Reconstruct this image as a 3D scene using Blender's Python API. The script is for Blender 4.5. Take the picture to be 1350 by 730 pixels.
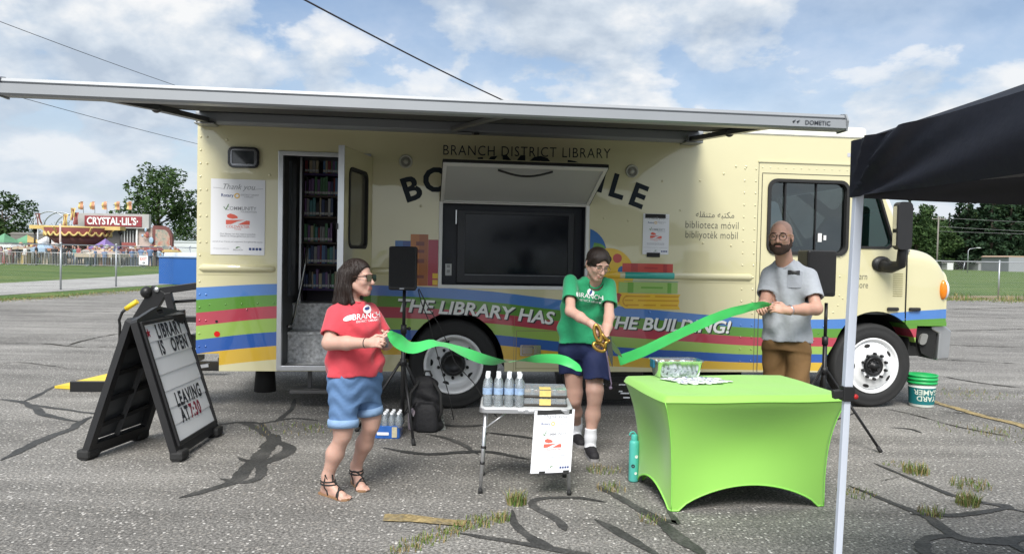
import bpy, bmesh, math, random
import numpy as np
from mathutils import Vector, Matrix, noise as mnoise
from mathutils.geometry import tessellate_polygon
from mathutils.bvhtree import BVHTree

for o in list(bpy.data.objects): bpy.data.objects.remove(o, do_unlink=True)
SC = bpy.context.scene
COL = SC.collection
R = math.radians
random.seed(7)

# ------------------------------------------------------------ camera
EYE = 1.55
FPX = 1000.0                     # focal length for a frame 1350 px wide
PITCH = math.atan(28/1000.0)
ROLL = R(1.15)
cam_d = bpy.data.cameras.new('camera'); cam = bpy.data.objects.new('camera', cam_d); COL.objects.link(cam)
CAMR = Matrix.Rotation(math.pi/2-PITCH, 3, 'X') @ Matrix.Rotation(ROLL, 3, 'Z')
cam.matrix_world = Matrix.Translation((0, 0, EYE)) @ CAMR.to_4x4()
cam_d.sensor_width = 36; cam_d.lens = 36*FPX/1350; cam_d.clip_end = 3000; cam_d.clip_start = .05
SC.camera = cam

# ------------------------------------------------------------ sky and sun
SUN_EL, SUN_AZ = R(50), R(190)   # azimuth clockwise from +Y: behind the photographer, a little to the left
w = bpy.data.worlds.new('World'); SC.world = w; w.use_nodes = True
nt = w.node_tree; nt.nodes.clear()
def N(t, **k):
    n = nt.nodes.new(t)
    for a, b in k.items(): setattr(n, a, b)
    return n
def L(a, b): nt.links.new(a, b)
def math_n(op, a, b=None, clamp=False):
    n = N('ShaderNodeMath', operation=op); n.use_clamp = clamp
    for i, v in enumerate((a, b)):
        if v is None: continue
        if isinstance(v, (int, float)): n.inputs[i].default_value = v
        else: L(v, n.inputs[i])
    return n.outputs[0]
wout = N('ShaderNodeOutputWorld'); bg = N('ShaderNodeBackground'); L(bg.outputs[0], wout.inputs[0])
sky = N('ShaderNodeTexSky', sky_type='NISHITA'); sky.sun_disc = False
sky.sun_elevation = SUN_EL; sky.sun_rotation = SUN_AZ
sky.air_density = 1.0; sky.dust_density = 1.6; sky.ozone_density = 1.6
tc = N('ShaderNodeTexCoord'); sep = N('ShaderNodeSeparateXYZ'); L(tc.outputs['Generated'], sep.inputs[0])
zc = math_n('MAXIMUM', sep.outputs[2], 0.0)
den = math_n('ADD', zc, .42)
px = math_n('DIVIDE', sep.outputs[0], den); py = math_n('DIVIDE', sep.outputs[1], den)
com = N('ShaderNodeCombineXYZ'); L(px, com.inputs[0]); L(py, com.inputs[1])
def wnoise(scale, detail, rough, off, dist=0.0, zz=0.0):
    mp = N('ShaderNodeMapping'); L(com.outputs[0], mp.inputs[0]); mp.inputs['Location'].default_value = (off[0], off[1], zz)
    n = N('ShaderNodeTexNoise'); n.inputs['Scale'].default_value = scale; n.inputs['Detail'].default_value = detail
    n.inputs['Roughness'].default_value = rough; n.inputs['Distortion'].default_value = dist
    L(mp.outputs[0], n.inputs['Vector']); return n.outputs['Fac']
def wramp(fac, pts):
    r = N('ShaderNodeValToRGB'); L(fac, r.inputs[0]); el = r.color_ramp.elements
    while len(el) < len(pts): el.new(.5)
    for e, (p, c) in zip(el, pts): e.position = p; e.color = (c, c, c, 1) if not isinstance(c, tuple) else (*c, 1)
    return r.outputs[0]
CLOUD_OFF = (3.1, 1.7)
def wn2(scale, detail, rough, off, dist, k):
    mp = N('ShaderNodeMapping'); L(com.outputs[0], mp.inputs[0]); mp.inputs['Scale'].default_value = (k, k, 1)
    m3 = N('ShaderNodeMapping'); L(mp.outputs[0], m3.inputs[0]); m3.inputs['Location'].default_value = (*off, 0)
    n = N('ShaderNodeTexNoise'); n.inputs['Scale'].default_value = scale; n.inputs['Detail'].default_value = detail; n.inputs['Roughness'].default_value = rough; n.inputs['Distortion'].default_value = dist
    L(m3.outputs[0], n.inputs['Vector']); return n.outputs['Fac']
n_a = wn2(2.3, 12, .55, CLOUD_OFF, .1, 1.0); n_b = wn2(2.3, 12, .55, CLOUD_OFF, .1, .955)
cover = wramp(n_a, [(.43, 0.0), (.465, .72), (.52, 1.0)])
veil = wramp(wnoise(1.3, 6, .55, (8.4, 2.2)), [(.38, .06), (.66, .5)])
cov = math_n('MAXIMUM', cover, veil)
puff = math_n('ADD', math_n('MULTIPLY', math_n('SUBTRACT', n_a, n_b), 2.6), math_n('ADD', math_n('MULTIPLY', wnoise(1.6, 4, .5, (1.3, 6.2)), .75), .13))
tone = wramp(puff, [(.28, (3.3, 3.95, 4.85)), (.50, (4.8, 5.35, 6.0)), (.70, (6.7, 6.8, 6.9))])
mixc = N('ShaderNodeMixRGB'); L(cov, mixc.inputs[0]); L(tone, mixc.inputs[2])
skyb = N('ShaderNodeMixRGB', blend_type='MULTIPLY'); skyb.inputs[0].default_value = 1; L(sky.outputs[0], skyb.inputs[1]); skyb.inputs[2].default_value = (1.15, 1.15, 1.15, 1)
L(skyb.outputs[0], mixc.inputs[1])
# pale summer air towards the horizon
hz = N('ShaderNodeMixRGB'); L(wramp(zc, [(0.0, .8), (.10, .45), (.26, 0.0)]), hz.inputs[0]); L(mixc.outputs[0], hz.inputs[1]); hz.inputs[2].default_value = (5.0, 5.6, 6.3, 1)
# glow added to the unseen sky round the hazy sun, to brighten the scene
sd_ = (math.sin(SUN_AZ)*math.cos(SUN_EL), math.cos(SUN_AZ)*math.cos(SUN_EL), math.sin(SUN_EL))
dt = N('ShaderNodeVectorMath', operation='DOT_PRODUCT'); L(tc.outputs['Generated'], dt.inputs[0]); dt.inputs[1].default_value = sd_
gl = math_n('MULTIPLY', math_n('POWER', math_n('MAXIMUM', dt.outputs['Value'], 0.0), 5), 9.0)
ad = N('ShaderNodeMixRGB', blend_type='ADD'); ad.inputs[0].default_value = 1; L(hz.outputs[0], ad.inputs[1]); L(gl, ad.inputs[2])
L(ad.outputs[0], bg.inputs[0]); bg.inputs[1].default_value = .08

sun_d = bpy.data.lights.new('sun', 'SUN'); sun = bpy.data.objects.new('sun', sun_d); COL.objects.link(sun)
sun_d.energy = 2.6; sun_d.angle = R(28); sun_d.color = (1, .965, .91)
sdir = Vector((math.sin(SUN_AZ)*math.cos(SUN_EL), math.cos(SUN_AZ)*math.cos(SUN_EL), math.sin(SUN_EL)))
sun.rotation_euler = sdir.to_track_quat('Z', 'Y').to_euler()
sun.location = (0, -5, 30)
SC.view_settings.view_transform = 'Standard'; SC.view_settings.look = 'None'
SC.view_settings.exposure = .8; SC.view_settings.gamma = 1; SC.view_settings.use_curve_mapping = False
SC.render.engine = 'CYCLES'
SC.cycles.use_denoising = True; SC.cycles.max_bounces = 8; SC.cycles.transparent_max_bounces = 12
SC.cycles.sample_clamp_indirect = 6; SC.cycles.caustics_reflective = False; SC.cycles.caustics_refractive = False

# ------------------------------------------------------------ measuring: a photo pixel to a place
def ray(px, py): return CAMR @ Vector(((px-675)/FPX, -(py-365)/FPX, -1))
ORG = Vector((0, 0, EYE))
def G(px, py, z=0.0):
    d = ray(px, py); return ORG + d*((z-EYE)/d.z)
def P(px, py, Y):
    d = ray(px, py); return ORG + d*(Y/d.y)
YAW = R(6.8)
T0 = G(597, 540)
FW = Vector((math.cos(YAW), math.sin(YAW), 0)); INN = Vector((-math.sin(YAW), math.cos(YAW), 0))
def S(px, py, d=0.0):            # on a plane parallel to the truck's side, d metres inward; truck's own coordinates
    r = ray(px, py); t = ((T0+INN*d-ORG).dot(INN))/r.dot(INN); p = ORG+r*t-T0
    return Vector((p.dot(FW), d, p.z))

# ------------------------------------------------------------ objects
def tag(o, label=None, cat=None, group=None, kind=None):
    if label: o['label'] = label
    if cat: o['category'] = cat
    if group: o['group'] = group
    if kind: o['kind'] = kind
    return o
def empty(name, loc=(0, 0, 0), rz=0.0, parent=None):
    o = bpy.data.objects.new(name, None); COL.objects.link(o); o.location = loc; o.rotation_euler = (0, 0, rz)
    o.empty_display_size = .1; o.parent = parent
    return o
def copy_tree(o, parent=None):
    c = o.copy(); COL.objects.link(c); c.parent = parent
    for ch in [x for x in bpy.data.objects if x.parent is o]: copy_tree(ch, c)
    return c
class MB:
    def __init__(s): s.v = []; s.f = []; s.m = []; s.sm = []; s.cur = 0; s.smooth = False
    def add(s, vs, fs, smooth=None):
        b = len(s.v); s.v += [tuple(v) for v in vs]
        for f in fs: s.f.append([i+b for i in f]); s.m.append(s.cur); s.sm.append(s.smooth if smooth is None else smooth)
        return s
    def box(s, lo, hi, M=None):
        x0, y0, z0 = lo; x1, y1, z1 = hi
        vs = [Vector(p) for p in ((x0,y0,z0),(x1,y0,z0),(x1,y1,z0),(x0,y1,z0),(x0,y0,z1),(x1,y0,z1),(x1,y1,z1),(x0,y1,z1))]
        if M is not None: vs = [M @ v for v in vs]
        return s.add(vs, [(0,3,2,1),(4,5,6,7),(0,1,5,4),(1,2,6,5),(2,3,7,6),(3,0,4,7)], False)
    def bar(s, a, b, wd, ht, up=(0,0,1)):
        a = Vector(a); b = Vector(b); d = (b-a); n = d.length; d.normalize(); up = Vector(up)
        x = d.cross(up)
        if x.length < 1e-4: x = d.cross(Vector((1,0,0)))
        x.normalize(); u = x.cross(d)
        M = Matrix((x, d, u)).transposed().to_4x4(); M.translation = a
        return s.box((-wd/2, 0, -ht/2), (wd/2, n, ht/2), M)
    def tube(s, pts, r, n=8, cap=True):
        pts = [Vector(p) for p in pts]; rs = r if isinstance(r, (list, tuple)) else [r]*len(pts)
        vs = []; fs = []; prev = None
        for i, p in enumerate(pts):
            d = (pts[min(i+1, len(pts)-1)]-pts[max(i-1, 0)]).normalized()
            if prev is None:
                x = d.cross(Vector((0,0,1)))
                if x.length < 1e-3: x = d.cross(Vector((1,0,0)))
            else: x = prev-d*prev.dot(d)
            x.normalize(); prev = x; y = d.cross(x)
            for k in range(n):
                a = 2*math.pi*k/n; vs.append(p+(x*math.cos(a)+y*math.sin(a))*rs[i])
        for i in range(len(pts)-1):
            for k in range(n):
                k2 = (k+1) % n; fs.append((i*n+k, i*n+k2, (i+1)*n+k2, (i+1)*n+k))
        s.add(vs, fs, True)
        if cap:
            b = len(s.v)-len(vs); s.f += [[b+k for k in range(n)][::-1], [b+(len(pts)-1)*n+k for k in range(n)]]; s.m += [s.cur]*2; s.sm += [False]*2
        return s
    def lathe(s, prof, M=None, n=32, smooth=True, arc=2*math.pi):     # prof: (r, h) about local z
        vs = []; fs = []; full = abs(arc-2*math.pi) < 1e-6; m = n if full else n+1
        for (r, h) in prof:
            for k in range(m):
                a = arc*k/n; v = Vector((r*math.cos(a), r*math.sin(a), h)); vs.append(M @ v if M is not None else v)
        for i in range(len(prof)-1):
            for k in range(n):
                k2 = (k+1) % m if full else k+1
                fs.append((i*m+k, i*m+k2, (i+1)*m+k2, (i+1)*m+k))
        return s.add(vs, fs, smooth)
    def disc(s, c, r, M=None, n=24, ry=None):
        vs = []
        for k in range(n):
            a = 2*math.pi*k/n; v = Vector((r*math.cos(a), (ry or r)*math.sin(a), 0))+Vector(c); vs.append(M @ v if M is not None else v)
        return s.add(vs, [list(range(n))], False)
    def ball(s, c, r, n=10, M=None):
        r = Vector((r, r, r)) if isinstance(r, (int, float)) else Vector(r); c = Vector(c)
        vs = []; fs = []; m = n*2
        for i in range(n+1):
            t = math.pi*i/n
            for k in range(m):
                a = 2*math.pi*k/m; v = Vector((math.sin(t)*math.cos(a)*r.x, math.sin(t)*math.sin(a)*r.y, math.cos(t)*r.z))
                vs.append((M @ v if M is not None else v)+c)
        for i in range(n):
            for k in range(m): fs.append((i*m+k, (i+1)*m+k, (i+1)*m+(k+1) % m, i*m+(k+1) % m))
        return s.add(vs, fs, True)
    def quad(s, a, b, c, d): return s.add([a, b, c, d], [(0,1,2,3)], False)
    def grid(s, fn, nu, nv, smooth=True):
        vs = [fn(i/nu, j/nv) for j in range(nv+1) for i in range(nu+1)]
        fs = [(j*(nu+1)+i, j*(nu+1)+i+1, (j+1)*(nu+1)+i+1, (j+1)*(nu+1)+i) for j in range(nv) for i in range(nu)]
        return s.add(vs, fs, smooth)
    def plate(s, outer, holes, t, place):  # outline (a,b) with holes, thickness t, place(a,b,c)->point
        loops = [outer]+list(holes); n0 = len(s.v)
        flat = [p for lp in loops for p in lp]; n = len(flat)
        tri = tessellate_polygon([[Vector((p[0], p[1], 0)) for p in lp] for lp in loops])
        vs = [place(p[0], p[1], 0) for p in flat]+[place(p[0], p[1], t) for p in flat]
        fs = [tuple(t_) for t_ in tri]+[tuple(i+n for i in t_[::-1]) for t_ in tri]
        b = 0
        for lp in loops:
            k = len(lp)
            for i in range(k): j = (i+1) % k; fs.append((b+i, b+j, b+j+n, b+i+n))
            b += k
        return s.add(vs, fs, False)
    def build(s, name, mats, parent=None, bevel=0, seg=2, M=None):
        me = bpy.data.meshes.new(name)
        me.from_pydata([tuple((M @ Vector(v))) for v in s.v] if M is not None else s.v, [], s.f); me.update()
        if not isinstance(mats, (list, tuple)): mats = [mats]
        for m in mats: me.materials.append(m)
        me.polygons.foreach_set('material_index', s.m); me.polygons.foreach_set('use_smooth', s.sm)
        bm = bmesh.new(); bm.from_mesh(me); bmesh.ops.recalc_face_normals(bm, faces=bm.faces); bm.to_mesh(me); bm.free()
        o = bpy.data.objects.new(name, me); COL.objects.link(o); o.parent = parent
        if bevel:
            b = o.modifiers.new('edge', 'BEVEL'); b.width = bevel; b.segments = seg; b.limit_method = 'ANGLE'; b.angle_limit = R(40)
        return o
def rrect(x0, y0, x1, y1, r, n=5):
    out = []
    for cx, cy, a0 in ((x1-r, y1-r, 0), (x0+r, y1-r, 90), (x0+r, y0+r, 180), (x1-r, y0+r, 270)):
        for k in range(n+1):
            a = R(a0+90*k/n); out.append((cx+r*math.cos(a), cy+r*math.sin(a)))
    return out

# ------------------------------------------------------------ materials
def nm(name):
    m = bpy.data.materials.new(name); m.use_nodes = True
    t = m.node_tree; b = t.nodes['Principled BSDF']; return m, t, b
def inp(b, k, v): b.inputs[k].default_value = v
def pm(name, col, rough=.5, metal=0, var=.10, scale=6, bump=0, bscale=80, coat=0, spec=.5, trans=0, alpha=1, sheen=0, rvar=.08, ior=1.45, dist=.01):
    m, t, b = nm(name)
    tcn = t.nodes.new('ShaderNodeTexCoord')
    n = t.nodes.new('ShaderNodeTexNoise'); n.inputs['Scale'].default_value = scale; n.inputs['Detail'].default_value = 5
    t.links.new(tcn.outputs['Object'], n.inputs['Vector'])
    mx = t.nodes.new('ShaderNodeMixRGB'); t.links.new(n.outputs['Fac'], mx.inputs[0])
    mx.inputs[1].default_value = (*[max(0, c*(1-var)) for c in col], 1); mx.inputs[2].default_value = (*[min(1, c*(1+var)) for c in col], 1)
    t.links.new(mx.outputs[0], b.inputs['Base Color'])
    mr = t.nodes.new('ShaderNodeMapRange'); t.links.new(n.outputs['Fac'], mr.inputs[0]); mr.inputs['To Min'].default_value = max(0, rough-rvar); mr.inputs['To Max'].default_value = min(1, rough+rvar)
    t.links.new(mr.outputs[0], b.inputs['Roughness'])
    inp(b, 'Metallic', metal); inp(b, 'Specular IOR Level', spec); inp(b, 'IOR', ior)
    inp(b, 'Coat Weight', coat); inp(b, 'Coat Roughness', .05); inp(b, 'Transmission Weight', trans); inp(b, 'Alpha', alpha)
    inp(b, 'Sheen Weight', sheen)
    if bump:
        n2 = t.nodes.new('ShaderNodeTexNoise'); n2.inputs['Scale'].default_value = bscale; n2.inputs['Detail'].default_value = 4
        t.links.new(tcn.outputs['Object'], n2.inputs['Vector'])
        bp = t.nodes.new('ShaderNodeBump'); bp.inputs['Strength'].default_value = bump; bp.inputs['Distance'].default_value = dist
        t.links.new(n2.outputs['Fac'], bp.inputs['Height']); t.links.new(bp.outputs[0], b.inputs['Normal'])
    return m
M = dict(
 black_plastic=pm('black_plastic', (.018,.018,.019), .45, bump=.15, bscale=300),
 black_gloss=pm('black_gloss', (.012,.012,.013), .18, coat=.4),
 black_rubber=pm('black_rubber', (.022,.022,.022), .75, var=.25, scale=14, bump=.3, bscale=90),
 black_metal=pm('black_metal', (.02,.02,.021), .4, .3),
 under=pm('under_black', (.012,.012,.012), .8, var=.4),
 aluminium=pm('aluminium', (.62,.63,.65), .32, .85, var=.06, scale=20),
 steel=pm('bright_steel', (.7,.7,.71), .2, 1, var=.05),
 galv=pm('galvanised', (.42,.44,.46), .45, .6, var=.15, scale=5),
 greymetal=pm('grey_painted_aluminium', (.27,.285,.30), .38, .15, var=.04, scale=3),
 white_paint=pm('white_paint', (.78,.78,.77), .35, var=.04, scale=4),
 white_wheel=pm('white_wheel_paint', (.80,.81,.81), .32, var=.08, scale=6, coat=.3),
 grey_panel=pm('grey_panel', (.46,.47,.46), .5, var=.05, scale=3),
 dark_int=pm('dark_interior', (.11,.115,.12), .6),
 paper=pm('white_paper', (.80,.81,.84), .7, var=.02, scale=3),
 ink=pm('dark_ink', (.03,.035,.045), .6), ink_grey=pm('grey_ink', (.28,.29,.31), .6), ink_red=pm('red_ink', (.72,.13,.09), .6),
 ink_gold=pm('gold_ink', (.75,.48,.12), .6), ink_navy=pm('navy_ink', (.03,.06,.20), .6), ink_green=pm('green_ink', (.10,.22,.08), .6),
 navy_letter=pm('navy_vinyl', (.012,.020,.028), .5, spec=.3), white_letter=pm('white_vinyl', (.82,.83,.80), .4), shade_letter=pm('shade_vinyl', (.03,.03,.035), .5),
 yellow_paint=pm('yellow_paint', (.78,.56,.03), .5, var=.15), red_knob=pm('red_knob', (.5,.02,.02), .4),
 clear=pm('clear_plastic', (.95,.97,.98), .06, trans=1, var=.01, ior=1.2),
 lime=pm('lime_spandex', (.26,.56,.09), .62, var=.04, scale=3, sheen=.3, bump=.1, bscale=400),
 ribbon=pm('green_ribbon', (.055,.53,.125), .38, var=.06, scale=9, sheen=.3),
 teal=pm('teal_plastic', (.10,.50,.42), .35, var=.05),
 canopy=pm('black_canopy_cloth', (.007,.009,.016), .7, var=.2, scale=4, bump=.4, bscale=9, spec=.25, dist=.02),
 pole=pm('white_powder_coat', (.66,.71,.80), .35, var=.03),
 red_cloth=pm('coral_red_jersey', (.58,.055,.075), .82, var=.10, scale=14, sheen=.2, bump=.55, bscale=9, dist=.03),
 green_cloth=pm('green_jersey', (.018,.29,.125), .82, var=.10, scale=14, sheen=.2, bump=.55, bscale=9, dist=.03),
 grey_cloth=pm('heather_grey_jersey', (.36,.385,.42), .85, var=.12, scale=40, sheen=.2, bump=.55, bscale=9, dist=.03),
 denim=pm('washed_denim', (.105,.195,.36), .85, var=.28, scale=16, bump=.3, bscale=60), denim_cuff=pm('denim_cuff', (.22,.34,.52), .85, var=.2, scale=30, bump=.3, bscale=120),
 navy=pm('navy_cotton', (.012,.020,.075), .8, var=.2, scale=14, bump=.25, bscale=22, dist=.02), khaki=pm('brown_khaki', (.17,.095,.035), .8, var=.15, scale=12, bump=.25, bscale=22, dist=.02),
 skin=pm('skin', (.53,.325,.255), .5, var=.09, scale=24, bump=.08, bscale=200), skin_tan=pm('skin_tan', (.51,.295,.22), .5, var=.09, scale=24, bump=.08, bscale=200),
 lips=pm('lips', (.45,.16,.14), .45), teeth=pm('teeth', (.8,.78,.72), .3), eye=pm('eye_white', (.40,.36,.33), .25), iris=pm('iris', (.05,.03,.02), .15),
 hair=pm('dark_brown_hair', (.020,.012,.009), .42, var=.4, scale=40, bump=.5, bscale=120, spec=.5), beard=pm('brown_beard', (.045,.024,.016), .8, var=.4, scale=60, bump=.6, bscale=250),
 stubble=pm('shaved_scalp', (.40,.24,.18), .42, var=.1, scale=40),
 lens=pm('dark_lens', (.02,.015,.012), .06, coat=.5), gold=pm('gold_metal', (.42,.25,.06), .25, .85), glass=pm('clear_lens', (.95,.97,.98), .03, trans=1, var=.01, ior=1.1),
 wood_dark=pm('dark_shelf', (.05,.04,.06), .5), purple=pm('purple_shelf', (.08,.05,.18), .5),
)
def glass_mat(name, col, refl=.25, rough=.02, milk=0):
    m, t, b = nm(name); t.nodes.remove(b)
    out = t.nodes['Material Output']; tr = t.nodes.new('ShaderNodeBsdfTransparent'); gl = t.nodes.new('ShaderNodeBsdfGlossy'); mx = t.nodes.new('ShaderNodeMixShader')
    fr = t.nodes.new('ShaderNodeFresnel'); fr.inputs[0].default_value = 1.5
    mt = t.nodes.new('ShaderNodeMath'); mt.operation = 'MULTIPLY_ADD'; mt.inputs[1].default_value = 1.0; mt.inputs[2].default_value = refl; t.links.new(fr.outputs[0], mt.inputs[0])
    tr.inputs[0].default_value = (*col, 1); gl.inputs['Roughness'].default_value = rough; gl.inputs[0].default_value = (.9,.95,.95,1)
    t.links.new(mt.outputs[0], mx.inputs[0]); t.links.new(tr.outputs[0], mx.inputs[1]); t.links.new(gl.outputs[0], mx.inputs[2])
    if milk:
        df = t.nodes.new('ShaderNodeBsdfDiffuse'); df.inputs[0].default_value = (.72,.78,.82,1); m2 = t.nodes.new('ShaderNodeMixShader'); m2.inputs[0].default_value = milk
        t.links.new(mx.outputs[0], m2.inputs[1]); t.links.new(df.outputs[0], m2.inputs[2]); t.links.new(m2.outputs[0], out.inputs[0])
    else: t.links.new(mx.outputs[0], out.inputs[0])
    return m
for k_ in ('skin', 'skin_tan'):
    b_ = M[k_].node_tree.nodes['Principled BSDF']; b_.inputs['Subsurface Weight'].default_value = .18; b_.inputs['Subsurface Radius'].default_value = (.012, .005, .003); b_.inputs['Subsurface Scale'].default_value = 1
for k_ in ('hair', 'beard'):
    t = M[k_].node_tree; tcn = [n for n in t.nodes if n.type == 'TEX_COORD'][0]; mp = t.nodes.new('ShaderNodeMapping'); mp.inputs['Scale'].default_value = (3, 3, .16) if k_ == 'hair' else (2, 2, .6)
    t.links.new(tcn.outputs['Object'], mp.inputs[0])
    for n in t.nodes:
        if n.type == 'TEX_NOISE': t.links.new(mp.outputs[0], n.inputs['Vector'])
t = M['canopy'].node_tree; b_ = t.nodes['Principled BSDF']; tl = t.nodes.new('ShaderNodeBsdfTranslucent'); tl.inputs[0].default_value = (.022,.019,.018,1); mx = t.nodes.new('ShaderNodeAddShader')
t.links.new(b_.outputs[0], mx.inputs[0]); t.links.new(tl.outputs[0], mx.inputs[1]); t.links.new(mx.outputs[0], t.nodes['Material Output'].inputs[0])
M['win_glass'] = glass_mat('tinted_window_glass', (.30,.34,.34), .07)
M['teal_glass'] = glass_mat('green_window_glass', (.33,.60,.54), .05)
M['pet'] = glass_mat('bottle_plastic', (.95,.97,.98), .10, .03, .20)
M['clear_lid'] = glass_mat('clear_lid_plastic', (.88,.90,.90), .07, .12, .22)
M['tub'] = glass_mat('tub_plastic', (.86,.90,.90), .05, .15, .10)

# writing: a text becomes a flat mesh; place(x, y) puts each of its points
def text(body, size, mat, place, name='lettering', parent=None, bold=0.0, align='CENTER', sx=1.0, shear=0.0, spacing=1.0, res=3):
    cu = bpy.data.curves.new(name, 'FONT'); cu.body = body; cu.size = size; cu.align_x = align; cu.offset = bold*size; cu.shear = shear
    cu.space_character = spacing; cu.resolution_u = res; cu.fill_mode = 'FRONT'
    o = bpy.data.objects.new(name+'_source', cu); COL.objects.link(o)
    bpy.context.view_layer.update()
    me = bpy.data.meshes.new_from_object(o.evaluated_get(bpy.context.evaluated_depsgraph_get()))
    bpy.data.objects.remove(o); bpy.data.curves.remove(cu); me.name = name
    for v in me.vertices: v.co = place(v.co.x*sx, v.co.y)
    me.materials.clear(); me.materials.append(mat); me.update()
    t = bpy.data.objects.new(name, me); COL.objects.link(t); t.parent = parent
    return t
# ============================================================ setting
def ground_mat():
    m, t, b = nm('worn_asphalt'); l = t.links.new
    tcn = t.nodes.new('ShaderNodeTexCoord')
    def nz(scale, detail=4, rough=.55):
        n = t.nodes.new('ShaderNodeTexNoise'); n.inputs['Scale'].default_value = scale; n.inputs['Detail'].default_value = detail; n.inputs['Roughness'].default_value = rough
        l(tcn.outputs['Object'], n.inputs['Vector']); return n.outputs['Fac']
    def ramp(f, pts):
        r = t.nodes.new('ShaderNodeValToRGB'); l(f, r.inputs[0]); el = r.color_ramp.elements
        while len(el) < len(pts): el.new(.5)
        for e, (p, c) in zip(el, pts): e.position = p; e.color = (*c, 1) if isinstance(c, tuple) else (c, c, c, 1)
        return r.outputs[0]
    def mix(f, a, c, bt='MIX'):
        x = t.nodes.new('ShaderNodeMixRGB'); x.blend_type = bt
        for i, v in enumerate((f, a, c)):
            if isinstance(v, (int, float)): x.inputs[i].default_value = v if i == 0 else (v, v, v, 1)
            elif isinstance(v, tuple): x.inputs[i].default_value = (*v, 1)
            else: l(v, x.inputs[i])
        return x.outputs[0]
    patch = ramp(nz(.45, 6, .6), [(.3, (.135,.129,.119)), (.5, (.185,.178,.165)), (.72, (.245,.236,.218))])
    mp = t.nodes.new('ShaderNodeMapping'); l(tcn.outputs['Object'], mp.inputs[0]); mp.inputs['Scale'].default_value = (.25, 2.2, 1)
    n = t.nodes.new('ShaderNodeTexNoise'); n.inputs['Scale'].default_value = 1.2; n.inputs['Detail'].default_value = 6; l(mp.outputs[0], n.inputs['Vector'])
    streak = ramp(n.outputs['Fac'], [(.35, .78), (.65, 1.2)])
    base = mix(1.0, patch, streak, 'MULTIPLY')
    grain = ramp(nz(58, 4, .75), [(.34, .30), (.5, .92), (.64, 1.9)])
    base = mix(1.0, base, grain, 'MULTIPLY')
    vo = t.nodes.new('ShaderNodeTexVoronoi'); vo.inputs['Scale'].default_value = 46; l(tcn.outputs['Object'], vo.inputs['Vector'])
    vsep = t.nodes.new('ShaderNodeSeparateColor'); l(vo.outputs['Color'], vsep.inputs[0])
    near = t.nodes.new('ShaderNodeMath'); near.operation = 'LESS_THAN'; l(vo.outputs['Distance'], near.inputs[0]); near.inputs[1].default_value = .36
    pick = t.nodes.new('ShaderNodeMath'); pick.operation = 'GREATER_THAN'; l(vsep.outputs[0], pick.inputs[0]); pick.inputs[1].default_value = .66
    mul = t.nodes.new('ShaderNodeMath'); mul.operation = 'MULTIPLY'; l(near.outputs[0], mul.inputs[0]); l(pick.outputs[0], mul.inputs[1])
    stone = ramp(vsep.outputs[1], [(0, (.24,.22,.19)), (.6, (.36,.34,.31)), (1, (.66,.64,.60))])
    col = mix(mul.outputs[0], base, stone)
    l(col, b.inputs['Base Color']); inp(b, 'Roughness', .85); inp(b, 'Specular IOR Level', .3)
    bp = t.nodes.new('ShaderNodeBump'); bp.inputs['Strength'].default_value = .6; bp.inputs['Distance'].default_value = .008
    l(nz(110, 3, .7), bp.inputs['Height']); l(bp.outputs[0], b.inputs['Normal'])
    return m
def two_tone(name, c1, c2, c3, scale, rough=.9, stretch=(1,1,1), fine=40, bump=.3):
    m, t, b = nm(name); l = t.links.new
    tcn = t.nodes.new('ShaderNodeTexCoord'); mp = t.nodes.new('ShaderNodeMapping'); l(tcn.outputs['Object'], mp.inputs[0]); mp.inputs['Scale'].default_value = stretch
    n = t.nodes.new('ShaderNodeTexNoise'); n.inputs['Scale'].default_value = scale; n.inputs['Detail'].default_value = 7; n.inputs['Roughness'].default_value = .62; l(mp.outputs[0], n.inputs['Vector'])
    r = t.nodes.new('ShaderNodeValToRGB'); l(n.outputs['Fac'], r.inputs[0]); e = r.color_ramp.elements; e.new(.5)
    for x, (p, c) in zip(e, ((.33, c1), (.5, c2), (.68, c3))): x.position = p; x.color = (*c, 1)
    n2 = t.nodes.new('ShaderNodeTexNoise'); n2.inputs['Scale'].default_value = fine; n2.inputs['Detail'].default_value = 4; l(tcn.outputs['Object'], n2.inputs['Vector'])
    mr = t.nodes.new('ShaderNodeMapRange'); l(n2.outputs['Fac'], mr.inputs[0]); mr.inputs['From Min'].default_value = .3; mr.inputs['From Max'].default_value = .7; mr.inputs['To Min'].default_value = .6; mr.inputs['To Max'].default_value = 1.35
    mx = t.nodes.new('ShaderNodeMixRGB'); mx.blend_type = 'MULTIPLY'; mx.inputs[0].default_value = 1; l(r.outputs[0], mx.inputs[1]); l(mr.outputs[0], mx.inputs[2])
    l(mx.outputs[0], b.inputs['Base Color']); inp(b, 'Roughness', rough); inp(b, 'Specular IOR Level', .15)
    bp = t.nodes.new('ShaderNodeBump'); bp.inputs['Strength'].default_value = bump; bp.inputs['Distance'].default_value = .02; l(n2.outputs['Fac'], bp.inputs['Height']); l(bp.outputs[0], b.inputs['Normal'])
    return m
MA = ground_mat()
MG = two_tone('mown_grass', (.055,.095,.025), (.085,.135,.038), (.135,.165,.055), .35, stretch=(.4,1,1), fine=9)
MD = two_tone('dirt_and_dry_grass', (.10,.105,.04), (.20,.165,.10), (.30,.24,.16), 1.1, stretch=(.7,1,1), fine=7)
MR = two_tone('pale_road', (.27,.265,.255), (.33,.325,.31), (.38,.375,.36), .5, fine=20)
MT = two_tone('crack_tar', (.040,.040,.039), (.056,.056,.054), (.085,.083,.079), 3, .6, fine=60, bump=.15)
MC = two_tone('thin_crack', (.014,.013,.011), (.03,.027,.022), (.055,.05,.035), 6, .9, fine=60, bump=.15)
ML = two_tone('worn_yellow_line', (.17,.15,.11), (.27,.21,.105), (.38,.29,.14), 9, .8, fine=50)

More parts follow.
